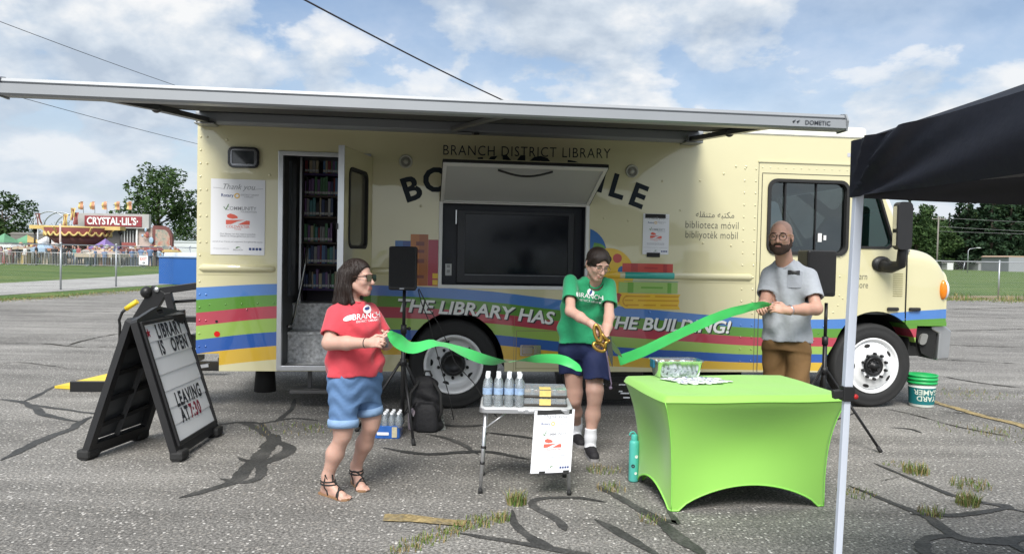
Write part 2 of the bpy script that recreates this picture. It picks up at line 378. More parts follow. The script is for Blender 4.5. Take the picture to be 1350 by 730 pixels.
def sheet(name, pts, z, mat, kind='structure'):
    mb = MB(); mb.plate([(p[0], p[1]) for p in pts], [], .02, lambda a, b, c: (a, b, z-c))
    o = mb.build(name, mat); o['kind'] = kind; return o
gm = MB(); gm.box((-900, -120, -.60), (900, 1400, -.040)); g0 = gm.build('grass_field', MG); g0['kind'] = 'structure'
# lot edge: left behind the fence line, right beyond the truck
LE = [G(-260, 416), G(-60, 400), G(0, 396), G(80, 391), G(160, 384), G(255, 379)]
RE = [G(1250, 396), G(1350, 393.5), G(1500, 393)]
lot = [(-60, -40)] + [(-60, LE[0].y)] + [(p.x, p.y) for p in LE] + [(LE[-1].x+4, LE[-1].y+4.5), (4, 35.8), (RE[0].x-4, RE[0].y-.2)] + [(p.x, p.y) for p in RE] + [(80, RE[-1].y+1), (80, -40)]
def jag(poly, amp=.22, step=.8):
    out = []
    for (a, b) in zip(poly, poly[1:]+poly[:1]):
        a = Vector((a[0], a[1])); b = Vector((b[0], b[1])); n = max(1, int((b-a).length/step)); n = min(n, 60)
        for k in range(n):
            p = a.lerp(b, k/n); q = mnoise.noise(Vector((p.x*.9, p.y*.9, 3)))*amp
            out.append((p.x+q, p.y+mnoise.noise(Vector((p.x*.7, p.y*.7, 9)))*amp))
    return out
sheet('parking_lot', jag(lot), 0.0, MA)
dirt = [(p.x*1.0-.2, p.y-.25) for p in LE] + [(p.x+.2, p.y+2.2) for p in reversed(LE)]
sheet('dirt_verge', jag(dirt, .35, .5), -.018, MD)
dirt = [(RE[0].x-6, RE[0].y-.8), (RE[-1].x, RE[-1].y-.8), (RE[-1].x, RE[-1].y+2.4), (RE[0].x-6, RE[0].y+2.4)]
sheet('dirt_edge', jag(dirt, .35, .5), -.018, MD)
# the pale road beyond the left fence
ra = [G(-120, 393), G(0, 388), G(120, 380), G(215, 374.5), G(300, 370)]; rb = [G(300, 355), G(215, 360), G(120, 366), G(0, 372.5), G(-120, 378)]
sheet('road', [(p.x, p.y) for p in ra+rb], -.022, MR)

tar_n = [0]
def ribbon_on_ground(name, pts, widths, mat, jit=.35, k=.62):
    pts = [G(*p) for p in pts]; mb = MB(); fine = []; widths = [w_*k for w_ in widths]
    sm, sw = [], []
    for i in range(len(pts)-1):
        a, b, c, d = pts[max(i-1,0)], pts[i], pts[i+1], pts[min(i+2,len(pts)-1)]
        for q in range(6):
            f = q/6; sm.append(.5*((2*b)+(c-a)*f+(2*a-5*b+4*c-d)*f*f+(3*b-a-3*c+d)*f**3)); sw.append(widths[i]*(1-f)+widths[min(i+1,len(widths)-1)]*f)
    pts, widths = sm+[pts[-1]], sw+[widths[-1]]
    for i in range(len(pts)-1):
        n = max(1, int((pts[i+1]-pts[i]).length/.03))
        for k in range(n): fine.append((pts[i].lerp(pts[i+1], k/n), widths[i]+(widths[min(i+1, len(widths)-1)]-widths[i])*k/n))
    fine.append((pts[-1], widths[-1])); tar_n[0] += 1; z = .003+.00013*tar_n[0]; sd = tar_n[0]*7.3
    L_, R_ = [], []
    for i, (p, wd) in enumerate(fine):
        d = (fine[min(i+1, len(fine)-1)][0]-fine[max(i-1, 0)][0]); d.z = 0; d.normalize(); s = Vector((-d.y, d.x, 0))
        o = s*mnoise.noise(Vector((p.x*2.3, p.y*2.3, sd)))*wd*.6
        wl = wd/2*(1+jit*1.6*mnoise.noise(Vector((p.x*6, p.y*6, sd+1)))+jit*mnoise.noise(Vector((p.x*23, p.y*23, sd+1)))); wr = wd/2*(1+jit*1.6*mnoise.noise(Vector((p.x*6, p.y*6, sd+4)))+jit*mnoise.noise(Vector((p.x*23, p.y*23, sd+4))))
        e = 1 if 'parking' in name else min(1, math.sqrt((i+.1)/5), math.sqrt((len(fine)-1-i+.1)/5))
        L_.append(p+o+s*wl*e); R_.append(p+o-s*wr*e)
    n = len(L_); vs = [(v.x, v.y, z) for v in L_+R_]; fs = [(i, i+1, n+i+1, n+i) for i in range(n-1)]
    mb.add(vs, fs, False); o = mb.build(name, mat); o['kind'] = 'structure'; return o
TAR = [
 ([(234, 656), (270, 646), (310, 632), (335, 610), (362, 580), (350, 572), (330, 560), (310, 556)], [.10,.12,.14,.17,.20,.13,.10,.08]),
 ([(285, 560), (320, 556), (345, 558), (385, 552), (420, 554)], [.08,.09,.10,.09,.08]),
 ([(345, 596), (330, 606), (316, 602)], [.16,.12,.06]), ([(362, 580), (376, 590), (352, 612), (330, 634), (292, 630)], [.14,.15,.16,.12,.08]),
 ([(345, 558), (352, 570), (356, 582)], [.1,.13,.15]), ([(360, 556), (380, 545), (388, 526)], [.09,.08,.07]),
 ([(0, 607), (45, 585), (85, 568), (123, 549)], [.10,.13,.13,.10]), ([(0, 526), (35, 532), (60, 546), (80, 552), (108, 556)], [.10,.11,.13,.09,.06]),
 ([(30, 529), (50, 520), (75, 508)], [.09,.09,.07]), ([(40, 533), (90, 541), (140, 547)], [.07,.08,.05]),
 ([(675, 672), (680, 690), (700, 712), (735, 725)], [.06,.09,.10,.10]), ([(745, 700), (735, 685), (705, 668), (712, 658), (760, 656), (800, 662)], [.09,.09,.09,.09,.08,.06]),
 ([(600, 703), (660, 712), (735, 724), (800, 735)], [.06,.09,.09,.08]), ([(785, 684), (815, 700), (845, 716), (870, 732)], [.08,.10,.10,.09]),
 ([(790, 640), (815, 655), (870, 685), (900, 705), (935, 732)], [.06,.10,.13,.14,.13]), ([(870, 685), (895, 690), (880, 672)], [.10,.08,.06]),
 ([(1150, 610), (1205, 632), (1255, 652), (1300, 662), (1360, 676)], [.05,.06,.08,.07,.08]), ([(1118, 640), (1180, 664), (1225, 682), (1260, 706), (1300, 712), (1360, 708)], [.06,.08,.10,.14,.16,.15]),
 ([(1262, 704), (1225, 712), (1222, 728), (1250, 736)], [.12,.10,.11,.12]), ([(1290, 664), (1330, 668), (1270, 678), (1200, 678)], [.05,.07,.09,.07]), ([(1330, 712), (1350, 728)], [.14,.12]),
 ([(1175, 564), (1200, 566), (1215, 571)], [.05,.06,.04]), ([(640, 560), (610, 562), (560, 560), (520, 566), (470, 572)], [.06,.10,.12,.10,.05]), ([(640, 570), (700, 578), (750, 592)], [.06,.09,.06]),
 ([(500, 590), (560, 600), (640, 596), (700, 606)], [.05,.10,.11,.06]), ([(560, 572), (600, 582), (630, 600)], [.05,.08,.06]),
]
for pts, wd in TAR: ribbon_on_ground('tar_line', pts, wd, MT)
CRK = [
 ([(0, 453), (60, 453), (100, 457), (200, 458)], [.05,.06,.07,.04]), ([(90, 455), (150, 441), (250, 432)], [.06,.05,.03]), ([(0, 413), (120, 411), (250, 412)], [.06,.08,.06]),
 ([(150, 394), (200, 396), (255, 396)], [.07,.07,.05]), ([(1163, 538), (1210, 548), (1260, 562), (1345, 578)], [.03,.035,.03,.03]), ([(1235, 495), (1280, 503), (1350, 512)], [.04,.05,.05]),
 ([(1240, 474), (1350, 480)], [.06,.06]), ([(1250, 455), (1350, 458)], [.07,.06]), ([(1250, 436), (1350, 434)], [.08,.08]), ([(1250, 417), (1350, 420)], [.09,.1]), ([(1250, 408), (1350, 405)], [.09,.1]),
 ([(1235, 542), (1350, 552)], [.03,.02]), ([(1160, 635), (1190, 628)], [.015,.012]), ([(0, 480), (30, 478), (90, 486)], [.04,.04,.02]),
]
for pts, wd in CRK: ribbon_on_ground('crack_line', pts, wd, MC, .8)
for pts, wd in (([(505, 686), (560, 686), (615, 689)], [.10,.10,.09]), ([(1228, 529), (1290, 546), (1360, 566)], [.11,.11,.11])):
    o = ribbon_on_ground('parking_line', pts, wd, ML, .25, 1.0)

# weeds growing in the cracks, and rough grass on the lot's edges: nobody could count the blades
def blades(mb, c, n, rad, h, wd=.006):
    for _ in range(n):
        a = random.uniform(0, 6.28); r = rad*math.sqrt(random.random()); p = Vector((c.x+r*math.cos(a), c.y+r*math.sin(a), c.z))
        hh = h*random.uniform(.45, 1.1); a2 = random.uniform(0, 6.28); lean = Vector((math.cos(a2), math.sin(a2), 0))*hh*random.uniform(.1, .8)
        s = Vector((-math.sin(a2), math.cos(a2), 0))*wd*.5
        mid = p+lean*.35+Vector((0,0,hh*.6)); tip = p+lean+Vector((0,0,hh*random.uniform(.75, 1)))
        mb.cur = random.choice((0,1,1,2,2))
        mb.add([p-s, p+s, mid+s*.8, mid-s*.8, tip], [(0,1,2,3),(3,2,4)], False)
gr = [pm('weed_green', (.07,.14,.02), .7, var=.3), pm('weed_pale', (.15,.19,.05), .7, var=.3), pm('weed_dry', (.26,.20,.09), .8, var=.3)]
mb = MB()
for (x, y, n, rd, h) in [(1207,623,160,.09,.09),(1280,641,130,.14,.06),(1275,665,150,.07,.10),(1228,678,70,.08,.07),(1128,650,80,.13,.03),(681,664,160,.06,.10),(660,686,60,.05,.07),(640,692,30,.05,.06),
        (795,620,90,.13,.045),(806,645,60,.1,.05),(860,686,50,.08,.04),(1180,612,40,.1,.03),(1260,520,120,.45,.04),(1300,519,60,.4,.04),(1330,573,90,.35,.05),(1280,566,60,.3,.04),(375,568,60,.3,.04),(430,566,40,.2,.04)]:
    c = G(x, y); c.z = 0; blades(mb, c, n, rd, h)
for i in range(34):                                    # the weedy seam running up from the bottom edge
    t = i/33; c = G(525+(640-525)*t, 726+(684-726)*t+4*math.sin(i)); c.z = 0; blades(mb, c, 13, .07, .035)
o = mb.build('crack_weeds', gr); tag(o, 'small weeds and dry grass tufts growing in the pavement cracks', 'weeds', kind='stuff')
mb = MB()
for i in range(700):
    t = random.random(); k = min(int(t*5), 4); a, b = LE[k], LE[k+1]; c = a.lerp(b, t*5-k)+Vector((random.gauss(.2,.3), abs(random.gauss(.2,.9)), -.03))
    blades(mb, c, 7, .3, .07, .02)
for i in range(900):
    c = Vector((random.uniform(RE[0].x-3, RE[-1].x), RE[0].y+random.gauss(1.0,.9), -.03)); blades(mb, c, 7, .3, .12 if random.random() < .9 else .4, .025)
o = mb.build('verge_grass', gr); tag(o, 'rough grass along the edges of the parking lot', 'grass', kind='stuff')
# ============================================================ the library truck
truck = empty('library_truck', T0, YAW)
tag(truck, 'cream library step van with rainbow stripes and an open awning', 'truck')
def pl(a, b, c): return (a, c, b)                 # (along, height, inward) on the truck's near side
STRIPES = dict(s=[-2.6, -2.47, -1.715, -.745, .2, 1.056, 1.648, 2.4, 3.21, 3.78, 4.145, 4.812, 5.29],
 t0=[1.176, 1.185, 1.233, 1.233, 1.20, 1.115, 1.058, .995, .942, .942, .954, 1.034, 1.064], t1=[1.055, 1.068, 1.127, 1.132, 1.095, 1.011, .959, .898, .844, .846, .853, .941, .965],
 t2=[.93, .943, 1.018, 1.024, .985, .899, .847, .795, .749, .753, .755, .845, .879], t3=[.80, .817, .90, .915, .88, .799, .747, .70, .658, .658, .659, .75, .78],
 t4=[.665, .683, .768, .799, .77, .691, .641, .60, .566, .576, .574, .66, .70], t5=[.53, .551, .633, .694, .67, .591, .547, .51, .482, .487, .49, .57, .6], t6=[.40, .415, .50, .55, .53, .47, .44, .42, .405, .40, .395, .45, .48])
BANDC = [(.07,.205,.53), (.095,.27,.028), (.43,.045,.075), (.29,.46,.09), (.02,.095,.37), (.64,.41,.04)]
CREAM = (.65, .605, .37)
def truck_paint():
    m, t, b = nm('wrap_paint'); l = t.links.new
    tcn = t.nodes.new('ShaderNodeTexCoord'); tcn.object = truck
    sp = t.nodes.new('ShaderNodeSeparateXYZ'); l(tcn.outputs['Object'], sp.inputs[0])
    mr = t.nodes.new('ShaderNodeMapRange'); l(sp.outputs[0], mr.inputs[0]); mr.inputs['From Min'].default_value = -2.6; mr.inputs['From Max'].default_value = 5.4
    n = t.nodes.new('ShaderNodeTexNoise'); n.inputs['Scale'].default_value = 1.3; n.inputs['Detail'].default_value = 6; l(tcn.outputs['Object'], n.inputs['Vector'])
    c0 = t.nodes.new('ShaderNodeMixRGB'); l(n.outputs['Fac'], c0.inputs[0]); c0.inputs[1].default_value = (*[c*.95 for c in CREAM], 1); c0.inputs[2].default_value = (*[c*1.03 for c in CREAM], 1)
    col = c0.outputs[0]
    bright = 1
    for i in range(7):
        fc = t.nodes.new('ShaderNodeFloatCurve'); l(mr.outputs[0], fc.inputs['Value']); cv = fc.mapping.curves[0]
        pts = [((s+2.6)/8.0, z/2.0) for s, z in zip(STRIPES['s'], STRIPES['t%d' % i])]
        while len(cv.points) < len(pts): cv.points.new(.5, .5)
        for p, q in zip(cv.points, pts): p.location = q
        fc.mapping.update()
        zz = t.nodes.new('ShaderNodeMath'); zz.operation = 'MULTIPLY'; l(sp.outputs[2], zz.inputs[0]); zz.inputs[1].default_value = .5
        lt = t.nodes.new('ShaderNodeMath'); lt.operation = 'LESS_THAN'; l(zz.outputs[0], lt.inputs[0]); l(fc.outputs[0], lt.inputs[1])
        mx = t.nodes.new('ShaderNodeMixRGB'); l(lt.outputs[0], mx.inputs[0]); l(col, mx.inputs[1])
        if i < 6: mx.inputs[2].default_value = (*BANDC[i], 1)
        else: l(c0.outputs[0], mx.inputs[2])
        col = mx.outputs[0]
    l(col, b.inputs['Base Color']); inp(b, 'Roughness', .32); inp(b, 'Specular IOR Level', .5); inp(b, 'Coat Weight', 1); inp(b, 'Coat Roughness', .03); inp(b, 'Coat IOR', 1.6)
    n2 = t.nodes.new('ShaderNodeTexNoise'); n2.inputs['Scale'].default_value = 2.2; n2.inputs['Detail'].default_value = 2; l(tcn.outputs['Object'], n2.inputs['Vector'])
    bp = t.nodes.new('ShaderNodeBump'); bp.inputs['Strength'].default_value = .2; bp.inputs['Distance'].default_value = .02; l(n2.outputs['Fac'], bp.inputs['Height'])
    l(bp.outputs[0], b.inputs['Normal']); l(bp.outputs[0], b.inputs['Coat Normal'])
    return m
TP = truck_paint()
TPW = pm('cream_white_roof', (.70,.70,.62), .4, var=.06, scale=2, coat=.3)
WID = 2.3
# near side wall, with the doorway, the hatch, the windows and both wheel arches
def arc(cx, cz, rx, rz, a0, a1, n=18): return [(cx+rx*math.cos(R(a0+(a1-a0)*k/n)), cz+rz*math.sin(R(a0+(a1-a0)*k/n))) for k in range(n+1)]
DOOR = (-1.685, .44, -.86, 2.485); HAT = (-.14, 1.245, 1.315, 2.06)
CABW = rrect(3.25, 1.635, 4.12, 2.39, .09); QW = [(4.26, 1.70), (4.60, 1.70), (4.655, 1.745), (4.655, 1.80), (4.47, 2.33), (4.42, 2.36), (4.26, 2.36)]
side = [(-2.47, .555), (-2.255, .555), (-2.255, .385)] + [(-1.70, .385), (-1.70, .435)][:1] + [(-.49, .385)] + arc(.01, .42, .5, .56, 176, 4) + [(.51, .385), (3.84, .385)] + arc(4.49, .60, .47, .435, 165, 14) + [(4.815, .98)][:0] 
side = [p for p in side if p[0] <= 4.812]
arcz = .60+.435*math.sqrt(max(0, 1-((4.812-4.49)/.47)**2))
side += [(4.812, arcz), (4.812, 1.70), (4.46, 2.40), (4.30, 2.60), (4.27, 2.865), (-2.47, 2.865)]
dh = [(DOOR[0], DOOR[1]), (DOOR[2], DOOR[1]), (DOOR[2], DOOR[3]), (DOOR[0], DOOR[3])]
hh = [(HAT[0], HAT[1]), (HAT[2], HAT[1]), (HAT[2], HAT[3]), (HAT[0], HAT[3])]
mb = MB(); mb.plate(side, [dh, hh, CABW, QW], .045, pl)
# far side, back, front and belly of the box
mb.plate([(-2.47, .385), (4.8, .385), (4.8, 1.72), (4.46, 2.40), (4.27, 2.865), (-2.47, 2.865)], [CABW, QW], .04, lambda a, b, c: (a, WID-.04+c, b)); mb.box((-2.47, .046, .555), (-2.43, WID-.041, 2.864))
mb.box((-2.42, .6, .385), (3.8, WID-.05, .43))
mb.smooth = True
for s_, z0, z1, dz in ((2.98, .50, 2.62, .125), (3.10, .50, 2.62, .125), (-2.44, .62, 2.80, .125), (-2.38, .62, 2.8, .25), (4.215, 1.05, 1.62, .08), (4.06, 1.2, 1.60, .2)):
    z = z0
    while z < z1: mb.ball((s_, -.0005, z), (.011, .006, .011), 4); z += dz
s_ = -2.35
while s_ < -1.75: mb.ball((s_, -.0005, 1.02+.04*(s_+2.4)), (.009, .005, .009), 4); s_ += .15
for s_, z in ((2.88,2.52),(2.99,2.52),(2.75,2.44),(2.1,2.34),(2.5,2.36),(2.3,2.05),(2.55,1.72),(2.85,1.70),(-2.2,2.6),(-1.8,2.28),(1.5,1.95),(-.35,2.02),(1.75,1.93),(.9,1.02),(1.3,.86),(2.0,1.0),(2.4,.93),(-2.0,.98)): mb.ball((s_, -.0005, z), (.013, .007, .013), 4)
k = 0
for k in range(12): mb.ball((3.17+.085*k, -.0005, 2.52), (.008, .005, .008), 4)
for k in range(9): mb.ball((4.10-.045*k*1.15, -.0005, 1.17-.075*k), (.010, .006, .010), 4)
mb.smooth = False
mb.box((3.12, -.012, 2.573), (4.26, -.0005, 2.588))                       # drip rail over the cab door
body = mb.build('body', TP, truck)
mb = MB()
def roof_fn(u, v):
    s = -2.47+6.74*u; a = math.pi*v; d = WID/2-(WID/2-.01)*(abs(math.cos(a))**.5)*(1 if math.cos(a) > 0 else -1); return (s, d, 2.865+.155*math.sin(a)**.35)
mb.grid(roof_fn, 6, 24); mb.smooth = False
mb.plate([(.01, 2.866)]+[(roof_fn(0, v/24)[1], roof_fn(0, v/24)[2]) for v in range(1, 24)]+[(WID-.01, 2.866)], [], .02, lambda a, b, c: (4.27+c*2, a, b))
mb.plate([(.01, 2.866)]+[(roof_fn(0, v/24)[1], roof_fn(0, v/24)[2]) for v in range(1, 24)]+[(WID-.01, 2.866)], [], .02, lambda a, b, c: (-2.472-c, a, b))
mb.box((-2.46, -.006, 2.857), (4.265, .03, 2.872)); mb.build('roof', TPW, truck)
# cab front: windshield with frame, hood, bumper
mb = MB(); mb.box((4.27, .05, 2.40), (4.46, WID-.05, 2.86)); mb.build('cab_brow', TPW, truck, .03)
mb = MB(); mb.quad((4.815, .10, 1.70), (4.815, WID-.1, 1.70), (4.45, WID-.1, 2.40), (4.45, .10, 2.40)); mb.build('windshield', M['teal_glass'], truck)
pil_m = pm('pale_pillar', (.62,.62,.58), .35)
for q in (.03, WID-.03): mb = MB(); mb.tube([(4.835, q, 1.67), (4.475, q, 2.41)], .033, 8); mb.build('windshield_pillar', pil_m, truck)
def hood_fn(u, v):          # u across the nose from the seam forward, v over from near side to far side
    s = 4.826+.47*u; zt = 1.715-.10*u**2-.10*u**6; r = .14; z0 = .9
    flare = .05*u**3
    path = [(flare, z0), (flare, zt-r)] + [(flare+r-r*math.cos(R(q)), zt-r+r*math.sin(R(q))) for q in (22, 45, 67, 90)]
    path += [(WID/2, zt+.025)] + [(WID-a, b) for a, b in reversed(path)]
    i = v*(len(path)-1); k = min(int(i), len(path)-2); f = i-k
    return (s+0*u, path[k][0]*(1-f)+path[k+1][0]*f, path[k][1]*(1-f)+path[k+1][1]*f)
mb = MB(); mb.grid(hood_fn, 10, 26)
nose = [hood_fn(1, v/26) for v in range(27)]; mb.smooth = True
back_ = [(5.33, .12+(p[1]-.12)*.93 if p[1] < 1 else WID-.12-(WID-.12-p[1])*.93, .9+(p[2]-.9)*.96) for p in nose]
mb.add(nose+back_, [(i, i+1, 28+i, 27+i) for i in range(26)], True); mb.add(back_, [list(range(27))], False)
mb.build('hood', TP, truck)
mb = MB(); mb.box((5.32, .45, 1.0), (5.345, WID-.45, 1.45)); mb.build('grille', M['black_plastic'], truck, .01)
fend = arc(4.49, .60, .47, .435, 46, 14, 8); fend = [p for p in fend if p[0] > 4.826]
mb = MB(); mb.plate([(4.826, .93)]+[(4.826, arcz-.005)]+fend+[(4.96, .885), (5.30, .885), (5.30, .93)], [], .3, lambda a, b, c: (a, c+.003, b)); mb.build('fender', TP, truck)
mb = MB(); mb.plate([(5.06, .585), (5.20, .52), (5.225, .80), (5.29, .855), (4.97, .86)], [], .12, lambda a, b, c: (a, .06+c, b)); mb.box((4.93, .10, .55), (5.2, WID-.1, .86)); mb.build('bumper_bracket', M['under'], truck)
mb = MB(); mb.plate([(5.17, .84), (5.16, .875), (5.33, .885), (5.40, .83), (5.38, .52), (5.24, .505), (5.255, .80)], [], WID-.12, lambda a, b, c: (a, .05+c, b)); mb.build('front_bumper', pm('brushed_bumper', (.50,.51,.52), .3, .8, var=.15), truck, .02)
mb = MB(); mb.plate(rrect(5.02, .68, 5.10, .80, .035), [], .03, lambda a, b, c: (a+.25*(b-.74), .055-c, b)); mb.build('marker_lamp', pm('dull_lens', (.22,.22,.21), .3), truck)
mb = MB(); mb.ball((5.272, .035, 1.275), (.045, .035, .105), 10); mb.build('turn_signal', pm('amber_lens', (.75,.22,.01), .15, coat=.6), truck)
mb = MB(); mb.ball((5.315, .085, 1.275), (.035, .08, .115), 10); mb.build('headlight', pm('headlight_lens', (.62,.66,.68), .1, coat=.8), truck)
mb = MB()
for k in range(11): mb.box((4.665, -.004, 1.20+.0235*k), (4.775, -.0005, 1.206+.0235*k))
mb.build('side_louvre', pm('louvre_shadow', (.30,.27,.13), .5), truck)
mb = MB(); mb.box((4.808, -.004, 1.02), (4.822, .02, 1.70)); mb.build('hood_seam', M['under'], truck)
for a in (4.60, 4.85): 
    mb = MB(); mb.box((a, -.03, 1.045), (a+.13, -.001, 1.082)); mb.build('hood_latch', M['black_rubber'], truck, .012)
# seams, rails and small fittings of the near side
mb = MB()
for lo, hi in (((3.166,.39),(3.174,2.463)), ((4.176,1.06),(4.184,2.463)), ((3.175,2.457),(4.175,2.464))): mb.box((lo[0], -.0025, lo[1]), (hi[0], .004, hi[1]))
mb.box((3.128, -.0018, .39), (3.133, .004, 2.57)); mb.box((2.44, -.003, 2.860), (4.26, -.0065, 2.866))
mb.build('door_seam', pm('seam_shadow', (.10,.095,.07), .6), truck)
mb = MB()
for lo, hi in (((.622,.40),(.628,.80)), ((.628,.795),(1.16,.801)), ((1.16,.40),(1.166,.80)), ((.60,.39),(.603,.95)), ((.628,.415),(1.16,.420))): mb.box((lo[0], -.0022, lo[1]), (hi[0], .004, hi[1]))
mb.build('access_panel_seam', pm('seam_line', (.25,.22,.12), .6), truck)
mb = MB(); mb.plate(rrect(.665, .545, .875, .655, .01), [rrect(.685, .56, .80, .64, .005)], .012, lambda a, b, c: (a, -c, b)); mb.box((.69, -.007, .565), (.795, -.001, .636)); mb.box((.82, -.02, .56), (.85, -.0125, .64)); mb.build('panel_latch', M['steel'], truck)
def rail(s0, s1, z=1.375):
    mb = MB(); n = 10
    prof = [(-.034, 0), (-.026, .018), (-.012, .027), (.012, .027), (.026, .018), (.034, 0)]
    vs = []; 
    for s_, k in ((s0, .15), (s0+.03, 1), (s1-.03, 1), (s1, .15)): vs += [(s_, -.0005-b*k, z+a*(.6+.4*k)) for a, b in prof]
    m_ = len(prof); fs = [(i*m_+j, i*m_+j+1, (i+1)*m_+j+1, (i+1)*m_+j) for i in range(3) for j in range(m_-1)]
    mb.add(vs, fs, True); mb.box((s0-.02, -.004, z-.062), (s1+.02, -.0005, z-.058)); return mb
for s0, s1 in ((-2.44, -1.74), (-.83, -.50), (1.40, 3.09)): rail(s0, s1).build('rub_rail', TP, truck)
mb = MB(); mb.disc((0,0,0), .028, Matrix.Translation((-2.275, -.003, .742)) @ Matrix.Rotation(R(90), 4, 'X')); mb.build('red_reflector', pm('red_lens', (.6,.01,.01), .2), truck)
mb = MB(); mb.disc((0,0,0), .013, Matrix.Translation((-2.28, -.003, .863)) @ Matrix.Rotation(R(90), 4, 'X')); mb.build('side_plug', M['under'], truck)
# the scene lamp by the rear corner
mb = MB(); mb.plate(rrect(-2.185, 2.335, -1.895, 2.535, .05), [rrect(-2.165, 2.355, -1.915, 2.515, .035)], .03, lambda a, b, c: (a, -c, b)); f = mb.build('scene_lamp', M['black_gloss'], truck)
mb = MB(); mb.plate(rrect(-2.165, 2.355, -1.915, 2.515, .03), [rrect(-2.15, 2.375, -1.945, 2.50, .01)], .022, lambda a, b, c: (a, -c, b)); mb.build('chrome_bezel', pm('dark_chrome', (.25,.25,.26), .2, .9), f)
mb = MB(); mb.box((-2.15, -.012, 2.375), (-1.945, -.002, 2.50)); mb.build('lens', pm('lamp_lens', (.04,.045,.05), .08, coat=.6), f)
# the two round speakers
for px_, py_ in ((535, 213), (833, 226)):
    p = S(px_, py_); T = Matrix.Translation(p) @ Matrix.Rotation(R(90), 4, 'X')
    mb = MB(); mb.lathe([(.068, .001), (.066, .014), (.055, .018), (.05, .008), (.022, .008), (.018, .02), (0, .021)], T, 24); f = mb.build('round_speaker', pm('speaker_shell', (.50,.49,.42), .4), truck)
    mb = MB()
    for r_ in (.026, .034, .042): mb.lathe([(r_, .009), (r_+.003, .011), (r_+.005, .009)], T, 24)
    mb.build('speaker_slot', pm('slot', (.14,.14,.12), .5), f)
# awning: case, rail, cloth and arms
AW = truck
mb = MB(); mb.plate([(0, 2.735), (-.10, 2.725), (-.135, 2.75), (-.135, 2.83), (-.09, 2.87), (0, 2.875)], [], 4.92, lambda a, b, c: (-2.45+c, a-.007, b)); mb.build('awning_case', M['greymetal'], truck, .006)
bk_m = pm('bracket_grey', (.30,.31,.31), .4, .5)
for s_ in (-2.36, 2.36): mb = MB(); mb.box((s_-.09, -.19, 2.715), (s_+.09, -.02, 2.733)); mb.box((s_-.075, -.20, 2.733), (s_-.06, -.10, 2.79)); mb.build('awning_bracket', bk_m, truck, .004)
mb = MB(); mb.box((-.01, -.19, 2.712), (.13, -.13, 2.733)); mb.build('rafter_bracket', bk_m, truck, .004); mb = MB(); mb.box((.15, -.18, 2.716), (.20, -.14, 2.732)); mb.build('awning_sensor', M['black_plastic'], truck)
cloth_m = pm('awning_cloth', (.055,.055,.055), .75, var=.05, scale=2, bump=.15, bscale=3, dist=.03)
mb = MB(); mb.grid(lambda u, v: (-2.42+4.84*u, -.12-2.42*v, 2.845-.275*v-.05*math.sin(math.pi*v)+.004*math.sin(9*u)*math.sin(math.pi*v)), 24, 16)
mb.build('awning_cloth', cloth_m, truck)
mb = MB()
mb.plate([(-2.50, 2.462), (-2.50, 2.56), (-2.54, 2.574), (-2.59, 2.565), (-2.60, 2.545), (-2.588, 2.535), (-2.615, 2.528), (-2.62, 2.47), (-2.605, 2.458)], [], 5.43, lambda a, b, c: (-2.88+c, a, b)); r_ = mb.build('awning_rail', M['greymetal'], truck, .004)
text('DOMETIC', .042, M['ink'], lambda x, y: (2.34+x, -2.6225, 2.484+y), 'lettering', r_, .012)
mb = MB(); 
for k in range(2): mb.tube([(2.16+.03*k, -2.621, 2.50), (2.18+.03*k, -2.621, 2.513), (2.165+.03*k, -2.621, 2.492)], .003, 4)
mb.build('emblem', M['ink'], r_)
for pa, pb, pc in (((-2.36, -.15, 2.76), (-2.38, -1.4, 2.63), (-2.40, -2.49, 2.50)), ((2.36, -.15, 2.76), (2.24, -1.35, 2.63), (2.12, -2.49, 2.50))):
    mb = MB(); mb.bar(pa, pb, .075, .045); mb.bar(pb, pc, .06, .04); mb.ball(pb, .04, 8); mb.build('awning_arm', pm('arm_dark', (.12,.12,.125), .35, .6), truck, .004)
mb = MB(); mb.bar((-.05, -.2, 2.755), (.28, -2.49, 2.51), .06, .03); mb.build('awning_rafter', pm('arm_mid', (.20,.20,.20), .35, .4), truck, .004)
for s_ in (-2.895, 2.551): mb = MB(); mb.plate([(-2.49, 2.452), (-2.49, 2.565), (-2.54, 2.58), (-2.60, 2.57), (-2.63, 2.52), (-2.615, 2.452)], [], .012, lambda a, b, c: (s_+c, a, b)); mb.build('rail_end_cap', M['greymetal'], truck)

# doorway: frame, steps, handrail, shelf inside
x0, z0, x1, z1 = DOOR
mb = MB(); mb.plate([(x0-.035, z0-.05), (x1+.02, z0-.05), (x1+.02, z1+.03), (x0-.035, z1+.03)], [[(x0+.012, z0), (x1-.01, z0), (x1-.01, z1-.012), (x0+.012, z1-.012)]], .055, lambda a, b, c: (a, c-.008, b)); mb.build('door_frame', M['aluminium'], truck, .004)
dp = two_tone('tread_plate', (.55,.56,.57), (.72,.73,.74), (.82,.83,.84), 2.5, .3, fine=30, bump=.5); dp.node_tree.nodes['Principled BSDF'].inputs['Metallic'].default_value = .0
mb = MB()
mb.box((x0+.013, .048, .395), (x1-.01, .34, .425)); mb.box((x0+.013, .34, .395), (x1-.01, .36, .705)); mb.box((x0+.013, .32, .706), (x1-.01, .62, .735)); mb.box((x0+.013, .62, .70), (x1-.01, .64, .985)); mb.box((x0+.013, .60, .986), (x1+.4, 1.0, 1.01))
mb.build('entry_steps', dp, truck, .004)
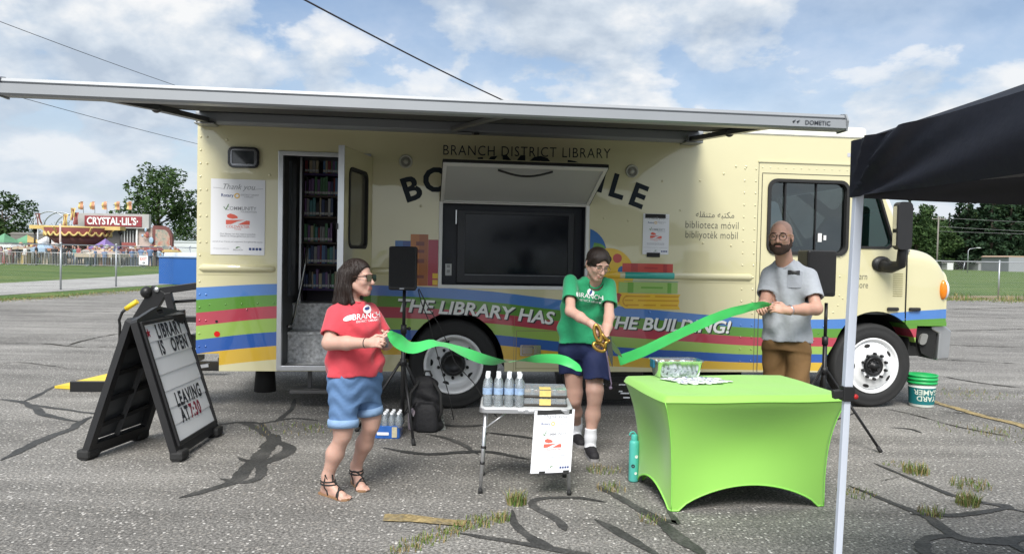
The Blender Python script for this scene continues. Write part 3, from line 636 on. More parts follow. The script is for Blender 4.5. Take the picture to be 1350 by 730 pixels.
mb = MB(); mb.box((x0-.02, .05, .39), (x0+.011, 1.4, 2.55)); mb.box((x1-.009, .05, .39), (x1+.3, .052, 2.55)); mb.box((x1+.30, .05, .39), (x1+.33, 1.4, 2.55)); mb.box((x0-.02, 1.40, .39), (x1+.33, 1.43, 2.55)); mb.box((x0-.02, .05, 2.551), (x1+.33, 1.43, 2.58)); mb.box((x0+.013, 1.0, .97), (x1+.29, 1.399, .985))
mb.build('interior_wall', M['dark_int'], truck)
mb = MB(); mb.box((x0+.012, .30, 1.10), (x0+.04, .60, 2.45)); mb.build('side_partition', pm('blue_grey_panel', (.06,.07,.085), .4), truck)
mb = MB(); mb.box((x0+.065, .66, 1.012), (x0+.085, .685, 2.54)); mb.build('partition_trim', M['aluminium'], truck)
a = [S(405, 322, .50), S(402, 350, .46), S(393, 395, .38), S(387, 422, .30), S(384, 429, .26), S(379, 430, .2)]
mb = MB(); mb.tube([(p.x, p.y, p.z) for p in a], .014, 8); mb.build('handrail', M['steel'], truck)
# pull-out step under the doorway
mb = MB(); mb.box((-1.60, .06, .155), (-.72, .34, .185)); mb.box((-1.45, .20, .185), (-1.41, .24, .40)); mb.box((-.9, .20, .185), (-.86, .24, .40)); mb.box((-1.46, .10, .186), (-1.32, .16, .192)); mb.build('fold_out_step', pm('step_grey', (.10,.10,.10), .5, .4), truck, .005)
# open leaf of the entrance door
LEAF = R(-104)
Mleaf = Matrix.Translation((-.845, -.012, 0)) @ Matrix.Rotation(LEAF, 4, 'Z')
lw = .80
mb = MB(); mb.plate([(0, .46), (lw, .46), (lw, 2.48), (0, 2.48)], [rrect(.16, 1.60, .66, 2.30, .07)], .045, lambda a, b, c: Mleaf @ Vector((a, c-.0225, b)))
leaf = mb.build('door_leaf', TP, truck, .004)
mb = MB(); mb.plate(rrect(.145, 1.585, .675, 2.315, .08), [rrect(.175, 1.615, .645, 2.285, .06)], .062, lambda a, b, c: Mleaf @ Vector((a, c-.031, b))); mb.build('window_gasket', M['black_rubber'], leaf)
mb = MB(); mb.plate(rrect(.17, 1.61, .65, 2.29, .06), [], .006, lambda a, b, c: Mleaf @ Vector((a, c-.003, b))); mb.build('window_pane', pm('smoked_pane', (.16,.155,.12), .12, coat=.3), leaf)
mb = MB(); mb.plate([(lw+.001, .46), (lw+.012, .46), (lw+.012, 2.48), (lw+.001, 2.48)], [], .055, lambda a, b, c: Mleaf @ Vector((a, c-.0275, b))); mb.build('leaf_edge', M['aluminium'], leaf)
mb = MB(); mb.box((lw-.04, -.035, 1.75), (lw+.03, -.024, 1.80), Mleaf); mb.build('door_latch', M['black_metal'], leaf)

# display hatch: recess, white frame, screen, lifted lid
x0, z0, x1, z1 = HAT
mb = MB(); mb.plate([(x0-.03, z0-.03), (x1+.03, z0-.03), (x1+.03, z1+.02), (x0-.03, z1+.02)], [[(x0+.005, z0+.005), (x1-.005, z0+.005), (x1-.005, z1-.002), (x0+.005, z1-.002)]], .05, lambda a, b, c: (a, c-.012, b)); mb.build('hatch_frame', M['white_paint'], truck, .004)
mb = MB(); mb.box((x0-.02, .20, z0-.02), (x1+.02, .22, z1+.02)); mb.box((x0-.02, .046, z0-.02), (x0+.004, .2, z1+.02)); mb.box((x1-.004, .046, z0-.02), (x1+.02, .2, z1+.02)); mb.box((x0+.0045, .046, z0-.02), (x1-.0045, .2, z0+.004)); mb.box((x0+.0045, .046, z1-.001), (x1-.0045, .2, z1+.02))
mb.build('hatch_recess', pm('recess_blue_black', (.018,.022,.034), .45), truck)
mb = MB(); mb.plate([(.02, 1.265), (1.22, 1.265), (1.22, 2.0), (.02, 2.0)], [[(.10, 1.365), (1.16, 1.365), (1.16, 1.965), (.10, 1.965)]], .05, lambda a, b, c: (a, .14+c, b)); scr = mb.build('display_screen', pm('screen_bezel', (.012,.014,.02), .35), truck, .004)
mb = MB(); mb.box((.10, .158, 1.365), (1.16, .165, 1.965)); mb.build('screen_glass', pm('screen_black', (.004,.006,.011), .12, coat=0, spec=.35), scr)
mb = MB(); mb.box((.10, .135, 1.347), (1.16, .139, 1.351)); mb.build('screen_edge', M['greymetal'], scr)
mb = MB(); mb.box((-.095, .19, 1.335), (-.03, .1995, 1.455)); f = mb.build('outlet_plate', M['white_paint'], truck, .003)
mb = MB(); 
for z in (1.365, 1.415): mb.box((-.078, .186, z), (-.047, .1895, z+.03))
mb.build('outlet_socket', pm('socket_grey', (.45,.45,.44), .4), f)
mb = MB(); mb.box((-.075, .18, 1.48), (-.05, .1995, 1.52)); mb.build('switch', M['black_plastic'], truck); mb = MB(); mb.box((.0, .15, 1.86), (.012, .1995, 2.0)); mb.build('lid_prop', M['aluminium'], truck)
# lid hinged along the top of the opening, raised past level
la = R(20.5); Ml = Matrix.Translation(((x0+x1)/2, -.014, z1+.012)) @ Matrix.Rotation(-la, 4, 'X')
hw = (x1-x0)/2+.02
mb = MB(); mb.box((-hw, -.83, .012), (hw, -.004, .045), Ml); lid = mb.build('hatch_lid', TP, truck, .004)
mb = MB(); mb.box((-hw+.012, -.815, .004), (hw-.012, -.012, .0115), Ml); mb.build('lid_lining', M['grey_panel'], lid)
mb = MB(); mb.plate([(-hw, -.832), (hw, -.832), (hw, -.004), (-hw, -.004)], [[(-hw+.035, -.775), (hw-.035, -.775), (hw-.035, -.03), (-hw+.035, -.03)]], .012, lambda a, b, c: Ml @ Vector((a, b, .003-c))); mb.build('lid_rim', pm('lid_rim_white', (.66,.66,.64), .4), lid, .003)
mb = MB(); mb.box((-hw-.004, -.838, .001), (hw+.004, -.8325, .03), Ml); mb.box((-hw-.006, -.832, -.006), (-hw-.001, -.01, .02), Ml); mb.box((hw+.001, -.832, -.006), (hw+.006, -.01, .02), Ml); mb.build('lid_seal', M['black_rubber'], lid)
mb = MB(); mb.tube([Ml @ Vector((-.25+.5*k/12, -.74+.0*k, -.012-.055*math.sin(math.pi*k/12))) for k in range(13)], .011, 6); mb.build('pull_strap', M['black_rubber'], lid)

# cab door window, quarter window and what is behind them
mb = MB(); mb.plate(rrect(3.232, 1.617, 4.138, 2.408, .10), [rrect(3.268, 1.653, 4.102, 2.372, .075)], .075, lambda a, b, c: (a, c-.02, b)); wf = mb.build('cab_window', M['black_rubber'], truck, .006)
mb = MB(); mb.box((3.262, .03, 1.647), (4.108, .034, 2.378)); mb.build('window_glass', M['win_glass'], wf)
mb = MB(); mb.box((3.425, .005, 1.655), (3.441, .028, 2.37)); mb.box((3.772, .01, 1.655), (3.782, .028, 2.37)); mb.build('window_bar', M['black_plastic'], wf)
mb = MB(); mb.box((3.81, .012, 1.76), (3.85, .028, 1.85)); mb.box((3.872, .012, 1.78), (3.90, .028, 1.83)); mb.build('window_catch', M['white_paint'], wf)
mb = MB(); mb.plate(QW, [[(4.285, 1.725), (4.59, 1.725), (4.63, 1.755), (4.632, 1.795), (4.452, 2.31), (4.41, 2.335), (4.285, 2.335)]], .06, lambda a, b, c: (a, c-.012, b)); qf = mb.build('quarter_window', M['black_rubber'], truck, .004)
mb = MB(); mb.plate([(4.287, 1.727), (4.59, 1.727), (4.628, 1.757), (4.63, 1.795), (4.452, 2.308), (4.41, 2.333), (4.287, 2.333)], [], .004, lambda a, b, c: (a, .03+c, b)); mb.build('window_glass', M['teal_glass'], qf)
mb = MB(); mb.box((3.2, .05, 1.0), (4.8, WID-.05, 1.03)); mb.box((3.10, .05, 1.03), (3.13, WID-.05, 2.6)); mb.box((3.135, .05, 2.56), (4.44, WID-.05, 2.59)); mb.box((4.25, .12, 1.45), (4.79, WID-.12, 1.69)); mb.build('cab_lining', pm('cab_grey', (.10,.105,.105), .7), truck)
mb = MB(); mb.box((3.40, 1.0, 1.2), (3.75, 1.5, 1.55)); mb.box((3.36, 1.0, 1.55), (3.50, 1.5, 2.25)); mb.build('driver_seat', pm('seat_grey', (.16,.165,.17), .8), truck, .05)
mb = MB(); mb.lathe([(.19+.018*math.cos(R(q)), .018*math.sin(R(q))) for q in range(0, 361, 45)], Matrix.Translation((4.22, 1.45, 1.62)) @ Matrix.Rotation(R(-35), 4, 'Y'), 24); mb.build('steering_wheel', M['black_plastic'], truck)
# mirror
mb = MB(); mb.plate(rrect(4.44, 1.69, 4.60, 2.175, .05), [], .10, lambda a, b, c: (a, -.30-c*.9, b)); mr = mb.build('mirror', M['black_plastic'], truck, .035, 4)
mb = MB(); mb.box((4.433, -.375, 1.90), (4.4385, -.315, 2.13)); mb.box((4.433, -.375, 1.73), (4.4385, -.315, 1.86)); mb.build('mirror_glass', M['steel'], mr)
mb = MB(); mb.tube([(4.52, -.015, 1.53), (4.57, -.10, 1.51), (4.58, -.25, 1.54), (4.54, -.33, 1.72)], [.075, .065, .05, .045], 10); mb.ball((4.52, -.01, 1.54), (.11, .05, .085), 10); mb.build('mirror_arm', M['black_plastic'], truck)

# wheels
def wheel(s, front):
    wh = empty('wheel', (s, 0, 0), 0, truck)
    Mw = Matrix.Translation((0, 0, .45)) @ Matrix.Rotation(R(90), 4, 'X')          # local +z of the profile points out of the truck
    d = -.03
    mb = MB(); mb.lathe([(.285, d-.23), (.40, d-.24), (.445, d-.19), (.45, d-.12), (.45, d-.06), (.438, d-.012), (.415, d+.004), (.40, d-.002), (.37, d+.008), (.33, d+.008), (.296, d-.004), (.284, d-.02)], Mw, 64)
    if not front: mb.lathe([(.285, d-.60), (.43, d-.60), (.45, d-.54), (.45, d-.36), (.43, d-.30), (.285, d-.30)], Mw, 48)
    mb.build('tyre', M['black_rubber'], wh)
    mb = MB()
    if front: prof = [(.290, d-.004), (.300, d+.006), (.287, d+.012), (.270, d-.01), (.258, d-.035), (.245, d-.012), (.205, d+.012), (.150, d+.016), (.148, d+.024), (.120, d+.024), (.118, d+.0), (0, d+.0)]
    else: prof = [(.290, d-.004), (.300, d+.006), (.287, d+.012), (.268, d-.01), (.255, d-.07), (.245, d-.135), (.20, d-.15), (.10, d-.15), (0, d-.15)]
    mb.lathe(prof, Mw, 64); rim = mb.build('rim', M['white_wheel'], wh)
    for k in range(5):
        mb = MB(); a = R(36+72*k); r_ = .224; zz = (d+.0035) if front else (d-.141)
        T = Mw @ Matrix.Rotation(a, 4, 'Z') @ Matrix.Translation((r_, 0, zz)) @ Matrix.Rotation(R(30 if front else 16), 4, 'Y')
        mb.lathe([(0, .002), (1, .002), (1, -.02), (0, -.02)], T @ Matrix.Diagonal((.021, .034, 1, 1)), 16); mb.build('hand_hole', M['under'], rim)
    mb = MB()
    if front: mb.lathe([(.102, d-.02), (.102, d+.035), (.09, d+.045), (.075, d+.025), (.035, d+.025), (.033, d+.06), (0, d+.062)], Mw, 24)
    else: mb.lathe([(.125, d-.16), (.125, d-.04), (.105, d-.012), (.085, d-.012), (.08, d-.03), (0, d-.028)], Mw, 24)
    for k in range(8):
        a = R(45*k); rr_ = .06 if front else .105; mb.ball(Mw @ Vector((rr_*math.cos(a), rr_*math.sin(a), d+.025 if front else d-.012)), .012, 5)
    mb.build('hub', M['black_metal'], wh)
    nuts = MB()
    for k in range(10):
        a = R(18+36*k); rr_ = .135 if front else .155; zz = d+.024 if front else d-.15
        nuts.lathe([(.016, zz), (.016, zz+.03), (.009, zz+.042), (0, zz+.042)], Mw @ Matrix.Translation((rr_*math.cos(a), rr_*math.sin(a), 0)), 8)
    nuts.build('lug_nut', M['black_metal'], rim)
    return wh
for s_, fr in ((0, False), (4.48, True)):
    w1 = wheel(s_, fr); w2 = copy_tree(w1, truck); w2.location = (s_, WID, 0); w2.rotation_euler = (0, 0, math.pi)
# wheel-well liners, chassis, axles, underbody boxes
for cx, cz, rx, rz, a0, a1 in ((.01, .42, .5, .56, 180, 0), (4.49, .60, .47, .435, 165, 8)):
    mb = MB(); p = arc(cx, cz, rx+.004, rz+.004, a0, a1); n = len(p)
    mb.add([(a, .004, b) for a, b in p]+[(a, .70, b) for a, b in p], [(i, i+1, n+i+1, n+i) for i in range(n-1)], True); mb.add([(a, .70, b) for a, b in p]+[(cx, .70, .3)], [(i, i+1, n) for i in range(n-1)], False)
    mb.build('wheel_well', M['under'], truck)
mb = MB(); mb.add([(3.845, .003, .385), (4.036, .003, .712), (4.036, .7, .712), (3.845, .7, .385)], [(0,1,2,3)], False); mb.build('well_edge', M['under'], truck)
mb = MB(); mb.box((-2.3, .75, .42), (4.9, .87, .60)); mb.box((-2.3, 1.43, .42), (4.9, 1.55, .60)); mb.tube([(0, .1, .45), (0, 2.2, .45)], .07, 10); mb.tube([(4.48, .1, .45), (4.48, 2.2, .45)], .05, 10); mb.ball((0, 1.15, .45), .19, 10)
mb.box((-1.4, 1.0, .25), (-.9, 2.0, .42)); mb.box((2.1, .9, .2), (3.4, 1.9, .42)); mb.tube([(-1.9, .4, .40), (-1.9, .4, .12)], [.09, .11], 10); mb.build('chassis', M['under'], truck)
mb = MB(); mb.plate([(1.10, .385), (1.98, .385), (1.98, .075), (1.16, .075)], [], .45, lambda a, b, c: (a, .10+c, b)); bx = mb.build('battery_box', M['black_gloss'], truck, .01)
mb = MB()
for k in range(5): mb.box((1.2, .088, .33-.018*k), (1.95, .0985, .338-.018*k))
mb.box((1.565, .09, .08), (1.575, .0985, .37)); mb.box((1.2, .09, .21), (1.95, .0985, .215)); mb.build('box_rib', M['black_plastic'], bx)
for a, z, l_ in ((1.50, .235, .06), (1.40, .165, .08), (1.72, .23, .07), (1.74, .14, .09), (1.77, .095, .07), (1.72, .16, .04)):
    mb = MB(); mb.box((a, .094, z), (a+l_, .0975, z+.014)); mb.build('box_label', M['paper'], bx)
mb = MB(); mb.box((-2.252, .02, .40), (-1.9, .04, .54)); mb.box((-2.255, .0, .545), (-2.46, .02, .55)); mb.build('rear_corner_plate', pm('pale_skirt', (.45,.43,.36), .5), truck)
# wheelchair lift folded out behind the rear
mb = MB()
mb.box((-2.62, .35, .56), (-2.475, .55, .70)); mb.bar((-2.47, .25, 1.20), (-2.92, .25, 1.13), .06, .07); mb.bar((-2.47, .25, .86), (-2.75, .25, .86), .05, .06); mb.bar((-2.88, .25, 1.15), (-3.18, .25, .62), .07, .16); mb.bar((-2.80, .22, 1.12), (-2.70, .22, .72), .06, .07)
mb.bar((-2.47, .33, 1.05), (-2.82, .33, 1.02), .03, .03); mb.bar((-2.70, .25, .95), (-2.64, .25, .30), .06, .10); mb.bar((-3.18, .25, .62), (-3.05, .25, .14), .07, .10); mb.box((-2.78, .15, .25), (-2.62, .4, .50)); mb.ball((-3.0, .23, 1.12), .06, 8)
mb.build('lift_arm', M['black_metal'], truck, .006)
mb = MB(); mb.lathe([(0, .0), (.025, .0), (.025, .012), (0, .012)], Matrix.Translation((-2.90, .21, 1.15)) @ Matrix.Rotation(R(90), 4, 'X'), 12); mb.build('lift_pin', M['aluminium'], truck)
pts = [G(72, 512), G(135, 516), G(262, 517), G(262, 486), G(190, 488)]
inv = (Matrix.Translation(T0) @ Matrix.Rotation(YAW, 4, 'Z')).inverted()
q = [inv @ p for p in pts]
mb = MB(); mb.add([(v.x, v.y, .03 if i in (0,) else .07) for i, v in enumerate(q)]+[(v.x, v.y, .005) for v in q], [(0,1,2,3,4), (9,8,7,6,5)]+[(i, (i+1) % 5, 5+(i+1) % 5, 5+i) for i in range(5)], False); mb.build('lift_platform', pm('worn_safety_yellow', (.68,.50,.05), .6, var=.3, scale=10), truck)
a, b = inv @ G(95, 515), inv @ G(262, 516)
mb = MB(); mb.bar((a.x, a.y-.03, .05), (b.x, b.y-.03, .06), .05, .12); mb.build('platform_edge', M['black_metal'], truck, .005)
mb = MB(); mb.bar((a.x+.1, a.y+1.1, .12), (b.x, b.y+1.1, .12), .04, .12); mb.build('platform_edge', M['black_metal'], truck, .005)
a = inv @ P(262, 497, 8.5); mb = MB(); mb.plate([(-2.83, .45), (-2.48, .45), (-2.48, .56), (-2.83, .56)], [], .35, lambda x, y, c: (x, .0+c, y)); mb.build('rear_bumper_step', pm('white_bumper', (.62,.62,.6), .4), truck, .01)
mb = MB(); mb.bar((-2.83, .05, .36), (-2.35, .02, .44), .05, .03); mb.bar((-2.8, .05, .40), (-2.8, .05, .455), .05, .04); mb.build('step_strut', M['aluminium'], truck)
hp = [inv @ P(*p) for p in ((158, 428, 8.3), (157, 422, 8.3), (161, 412, 8.3), (167, 406, 8.3))]; hq = [inv @ P(*p) for p in ((166, 407, 8.3), (181, 397, 8.3))]
mb = MB(); mb.tube([hp[0]-Vector((0,0,.7))]+hp, .016, 8); g = mb.build('lift_handrail', M['black_metal'], truck)
mb = MB(); mb.tube([hq[0], hq[1]], .027, 10); mb.build('yellow_grip', M['yellow_paint'], g)

# ---------------------------------------------------------------- vinyl graphics and writing on the near side
def decal(name, outline, mat, lift=.0016, parent=None):
    mb = MB(); mb.plate(outline, [], .0008, lambda a, b, c: (a, -lift-c, b)); return mb.build(name, mat, parent or truck)
def flat(name, col): return pm(name, col, .35, var=.04, coat=.5)
def rect(a0, b0, a1, b1): return [(a0, b0), (a1, b0), (a1, b1), (a0, b1)]
def circ(cx, cz, r, n=28, a0=0, a1=360): return [(cx+r*math.cos(R(a0+(a1-a0)*k/n)), cz+r*math.sin(R(a0+(a1-a0)*k/n))) for k in range(n+(0 if a1-a0 == 360 else 1))]
c_red, c_dred, c_teal, c_dteal = flat('book_red', (.55,.065,.05)), flat('book_dark_red', (.40,.045,.045)), flat('book_teal', (.04,.40,.33)), flat('book_dark_teal', (.03,.30,.25))
c_lg, c_dlg, c_yel, c_dyel = flat('book_light_green', (.33,.52,.15)), flat('book_mid_green', (.16,.38,.06)), flat('book_yellow', (.78,.50,.04)), flat('book_ochre', (.60,.30,.02))
c_or, c_dor, c_brn, c_crim, c_blue, c_dblue, c_grn = flat('book_orange', (.50,.17,.03)), flat('book_rust', (.36,.10,.02)), flat('book_brown', (.17,.03,.02)), flat('book_crimson', (.40,.035,.075)), flat('globe_blue', (.03,.15,.42)), flat('globe_dark_blue', (.02,.07,.28)), flat('globe_green', (.12,.30,.05))
# globe and palette first, the book pile in front of them
pal = [(1.36, 1.07)]+[(1.345, 1.63), (1.50, 1.66)]+circ(1.56, 1.37, .275, 20, 85, -40)+[(1.70, 1.10), (1.6, 1.06)]
decal('globe', [p for p in circ(1.28, 1.60, .25, 40) if p[0] > 1.347]+[], c_blue, .0012)
decal('globe_land', [(1.40, 1.70), (1.47, 1.69), (1.515, 1.66), (1.505, 1.55), (1.42, 1.55), (1.38, 1.62)], c_grn, .0024)
decal('palette', [(1.348, 1.09), (1.348, 1.60), (1.46, 1.635)]+circ(1.56, 1.385, .262, 22, 95, -30)+[(1.76, 1.15), (1.70, 1.08), (1.5, 1.055)], c_yel, .0032)
for cx, cz, c in ((1.645, 1.545, c_red), (1.66, 1.145, c_dred), (1.70, 1.42, c_blue)): decal('paint_spot', circ(cx, cz, .047, 20), c, .0045)
RB = [('red_book', rect(1.70, 1.408, 2.232, 1.497), c_red), ('light_green_book', rect(1.665, 1.195, 2.287, 1.305), c_lg)]
for nme, r_, c in RB: decal(nme, r_, c, .0055)
decal('book_band', rect(1.79, 1.410, 1.86, 1.495), c_dred, .0068); decal('book_band', rect(2.13, 1.410, 2.17, 1.495), c_dred, .0068); decal('book_bar', rect(1.93, 1.445, 2.07, 1.460), c_dred, .0068)
decal('book_band', rect(1.76, 1.197, 1.82, 1.303), c_dlg, .0068); decal('book_band', rect(2.18, 1.197, 2.22, 1.303), c_dlg, .0068); decal('book_bar', rect(1.90, 1.243, 2.13, 1.26), c_dlg, .0068)
mb = rail(1.70, 2.272); mb.build('teal_book', c_teal, truck, M=Matrix.Translation((0, -.003, 0)))
mb = rail(1.40, 1.699); mb.build('palette_rail', c_yel, truck, M=Matrix.Translation((0, -.004, 0)))
decal('yellow_book', [(1.72, 1.19), (2.32, 1.185), (2.30, 1.15), (2.31, 1.11), (2.30, 1.07), (2.32, 1.03), (1.74, 1.035), (1.69, 1.065), (1.675, 1.11), (1.69, 1.16)], c_yel, .0055)
for a0, a1, z in ((1.74, 2.0, 1.155), (2.05, 2.30, 1.155), (1.73, 1.82, 1.112), (1.87, 2.30, 1.112), (1.75, 1.88, 1.065), (1.93, 2.06, 1.065), (2.11, 2.29, 1.065)): decal('page_line', rect(a0, z, a1, z+.014), c_dyel, .0068)
decal('book_curve', circ(1.765, 1.112, .058, 14, 90, 270)+circ(1.765, 1.112, .044, 14, 270, 90), c_dyel, .0068)
# standing books left of the hatch
decal('blue_book', rect(-.595, 1.235, -.44, 1.676), c_blue, .0012); decal('book_band', rect(-.52, 1.236, -.45, 1.675), c_dblue, .0024)
decal('orange_book', rect(-.445, 1.235, -.272, 1.742), c_or, .0032); decal('book_band', rect(-.36, 1.236, -.275, 1.74), c_dor, .0044)
decal('crimson_book', rect(-.271, 1.235, -.172, 1.692), c_crim, .0032)
for z0_, z1_ in ((1.63, 1.67), (1.56, 1.59), (1.46, 1.50), (1.31, 1.34)): decal('book_label', rect(-.39, z0_, -.31, z1_), c_brn, .0056)
for z0_ in (1.245, 1.31): decal('book_tab', rect(-.225, z0_, -.172, z0_+.05), c_yel, .0056)
# lettering
text('BRANCH DISTRICT LIBRARY', .142, M['navy_letter'], lambda x, y: (.70+x, -.002, 2.543+y+.012*(x/.84)), 'lettering', truck, -.004, spacing=1.14, sx=.845)
word = 'BOOKMOBILE'; RAD = 2.83; cxw, czw = .70, 2.436-2.83
for i, ch in enumerate(word):
    thr = R({6: 9.6, 7: 15.7, 8: 19.2}.get(i, -24+5.33*i))
    cx = cxw+RAD*math.sin(thr); cz = czw+RAD*math.cos(thr)
    ca, sa = math.cos(-thr*.80), math.sin(-thr*.80)
    text(ch, .325, M['navy_letter'], lambda x, y, cx=cx, cz=cz, ca=ca, sa=sa: (cx+(x)*ca-(y-.114)*sa, -.0022, cz+(x)*sa+(y-.114)*ca), 'letter', truck, .032)
def on_stripe(dx, dz, lift, s0=-.56, width=3.44):
    def f(x, y):
        s = s0+x+dx; bz = np.interp(s+.06, STRIPES['s'], STRIPES['t2'])+.012-.030*max(0, min(1, (s+.56)/.6))*0
        return (s, -lift, float(bz)+y+dz-.045+.06*max(0, (s-1.0)/1.9))
    return f
slog = 'THE LIBRARY HAS LEFT THE BUILDING!'
for lift, dx, dz, mt, nme in ((.0016, .012, -.010, M['shade_letter'], 'slogan_shadow'), (.0030, 0, 0, M['white_letter'], 'slogan_lettering')):
    text(slog, .178, mt, on_stripe(dx, dz, lift), nme, truck, .026, 'LEFT', sx=1.0, shear=.22)
lo = min(v.co.x for v in bpy.data.objects['slogan_lettering'].data.vertices); hi = max(v.co.x for v in bpy.data.objects['slogan_lettering'].data.vertices)
SLOGAN = (lo, hi)
for nme in ('slogan_lettering', 'slogan_shadow'):
    for v in bpy.data.objects[nme].data.vertices:
        s = v.co.x; f = (s-lo)/(hi-lo); s2 = -.56+f*3.435
        g = lambda q: float(np.interp(q+.06, STRIPES['s'], STRIPES['t2']))+.06*max(0, (q-1.0)/1.9)
        v.co.z += g(s2)-g(s); v.co.x = s2
ink_b = pm('brown_grey_vinyl', (.10,.10,.085), .5)
text('biblioteca móvil', .108, ink_b, lambda x, y: (2.35+x, -.002, 1.872+y), 'lettering', truck, -.006, 'LEFT', sx=.79, spacing=1.06)
text('bibliyotèk mobil', .108, ink_b, lambda x, y: (2.353+x, -.002, 1.770+y), 'lettering', truck, -.006, 'LEFT', sx=.765, spacing=1.06)
# Arabic in presentation forms, laid left to right
text('\uFEEA\uFEE0\uFED8\uFEE8\uFE98\uFEE3 \uFEEA\uFE92\uFE98\uFEDC\uFEE3', .088, ink_b, lambda x, y: (2.67+x, -.002, 1.985+y), 'lettering', truck, -.003, sx=.95)
text('learn', .10, ink_b, lambda x, y: (4.225+x+.06*y, -.002, 1.372+y), 'lettering', truck, -.006, 'LEFT', sx=.72)
text('more', .10, ink_b, lambda x, y: (4.225+x, -.002, 1.282+y), 'lettering', truck, -.006, 'LEFT', sx=.72)
mb = MB(); mb.box((4.10, -.003, 2.66), (4.20, -.0008, 2.70)); mb.build('small_plate', pm('pale_sticker', (.5,.5,.55), .4), truck)
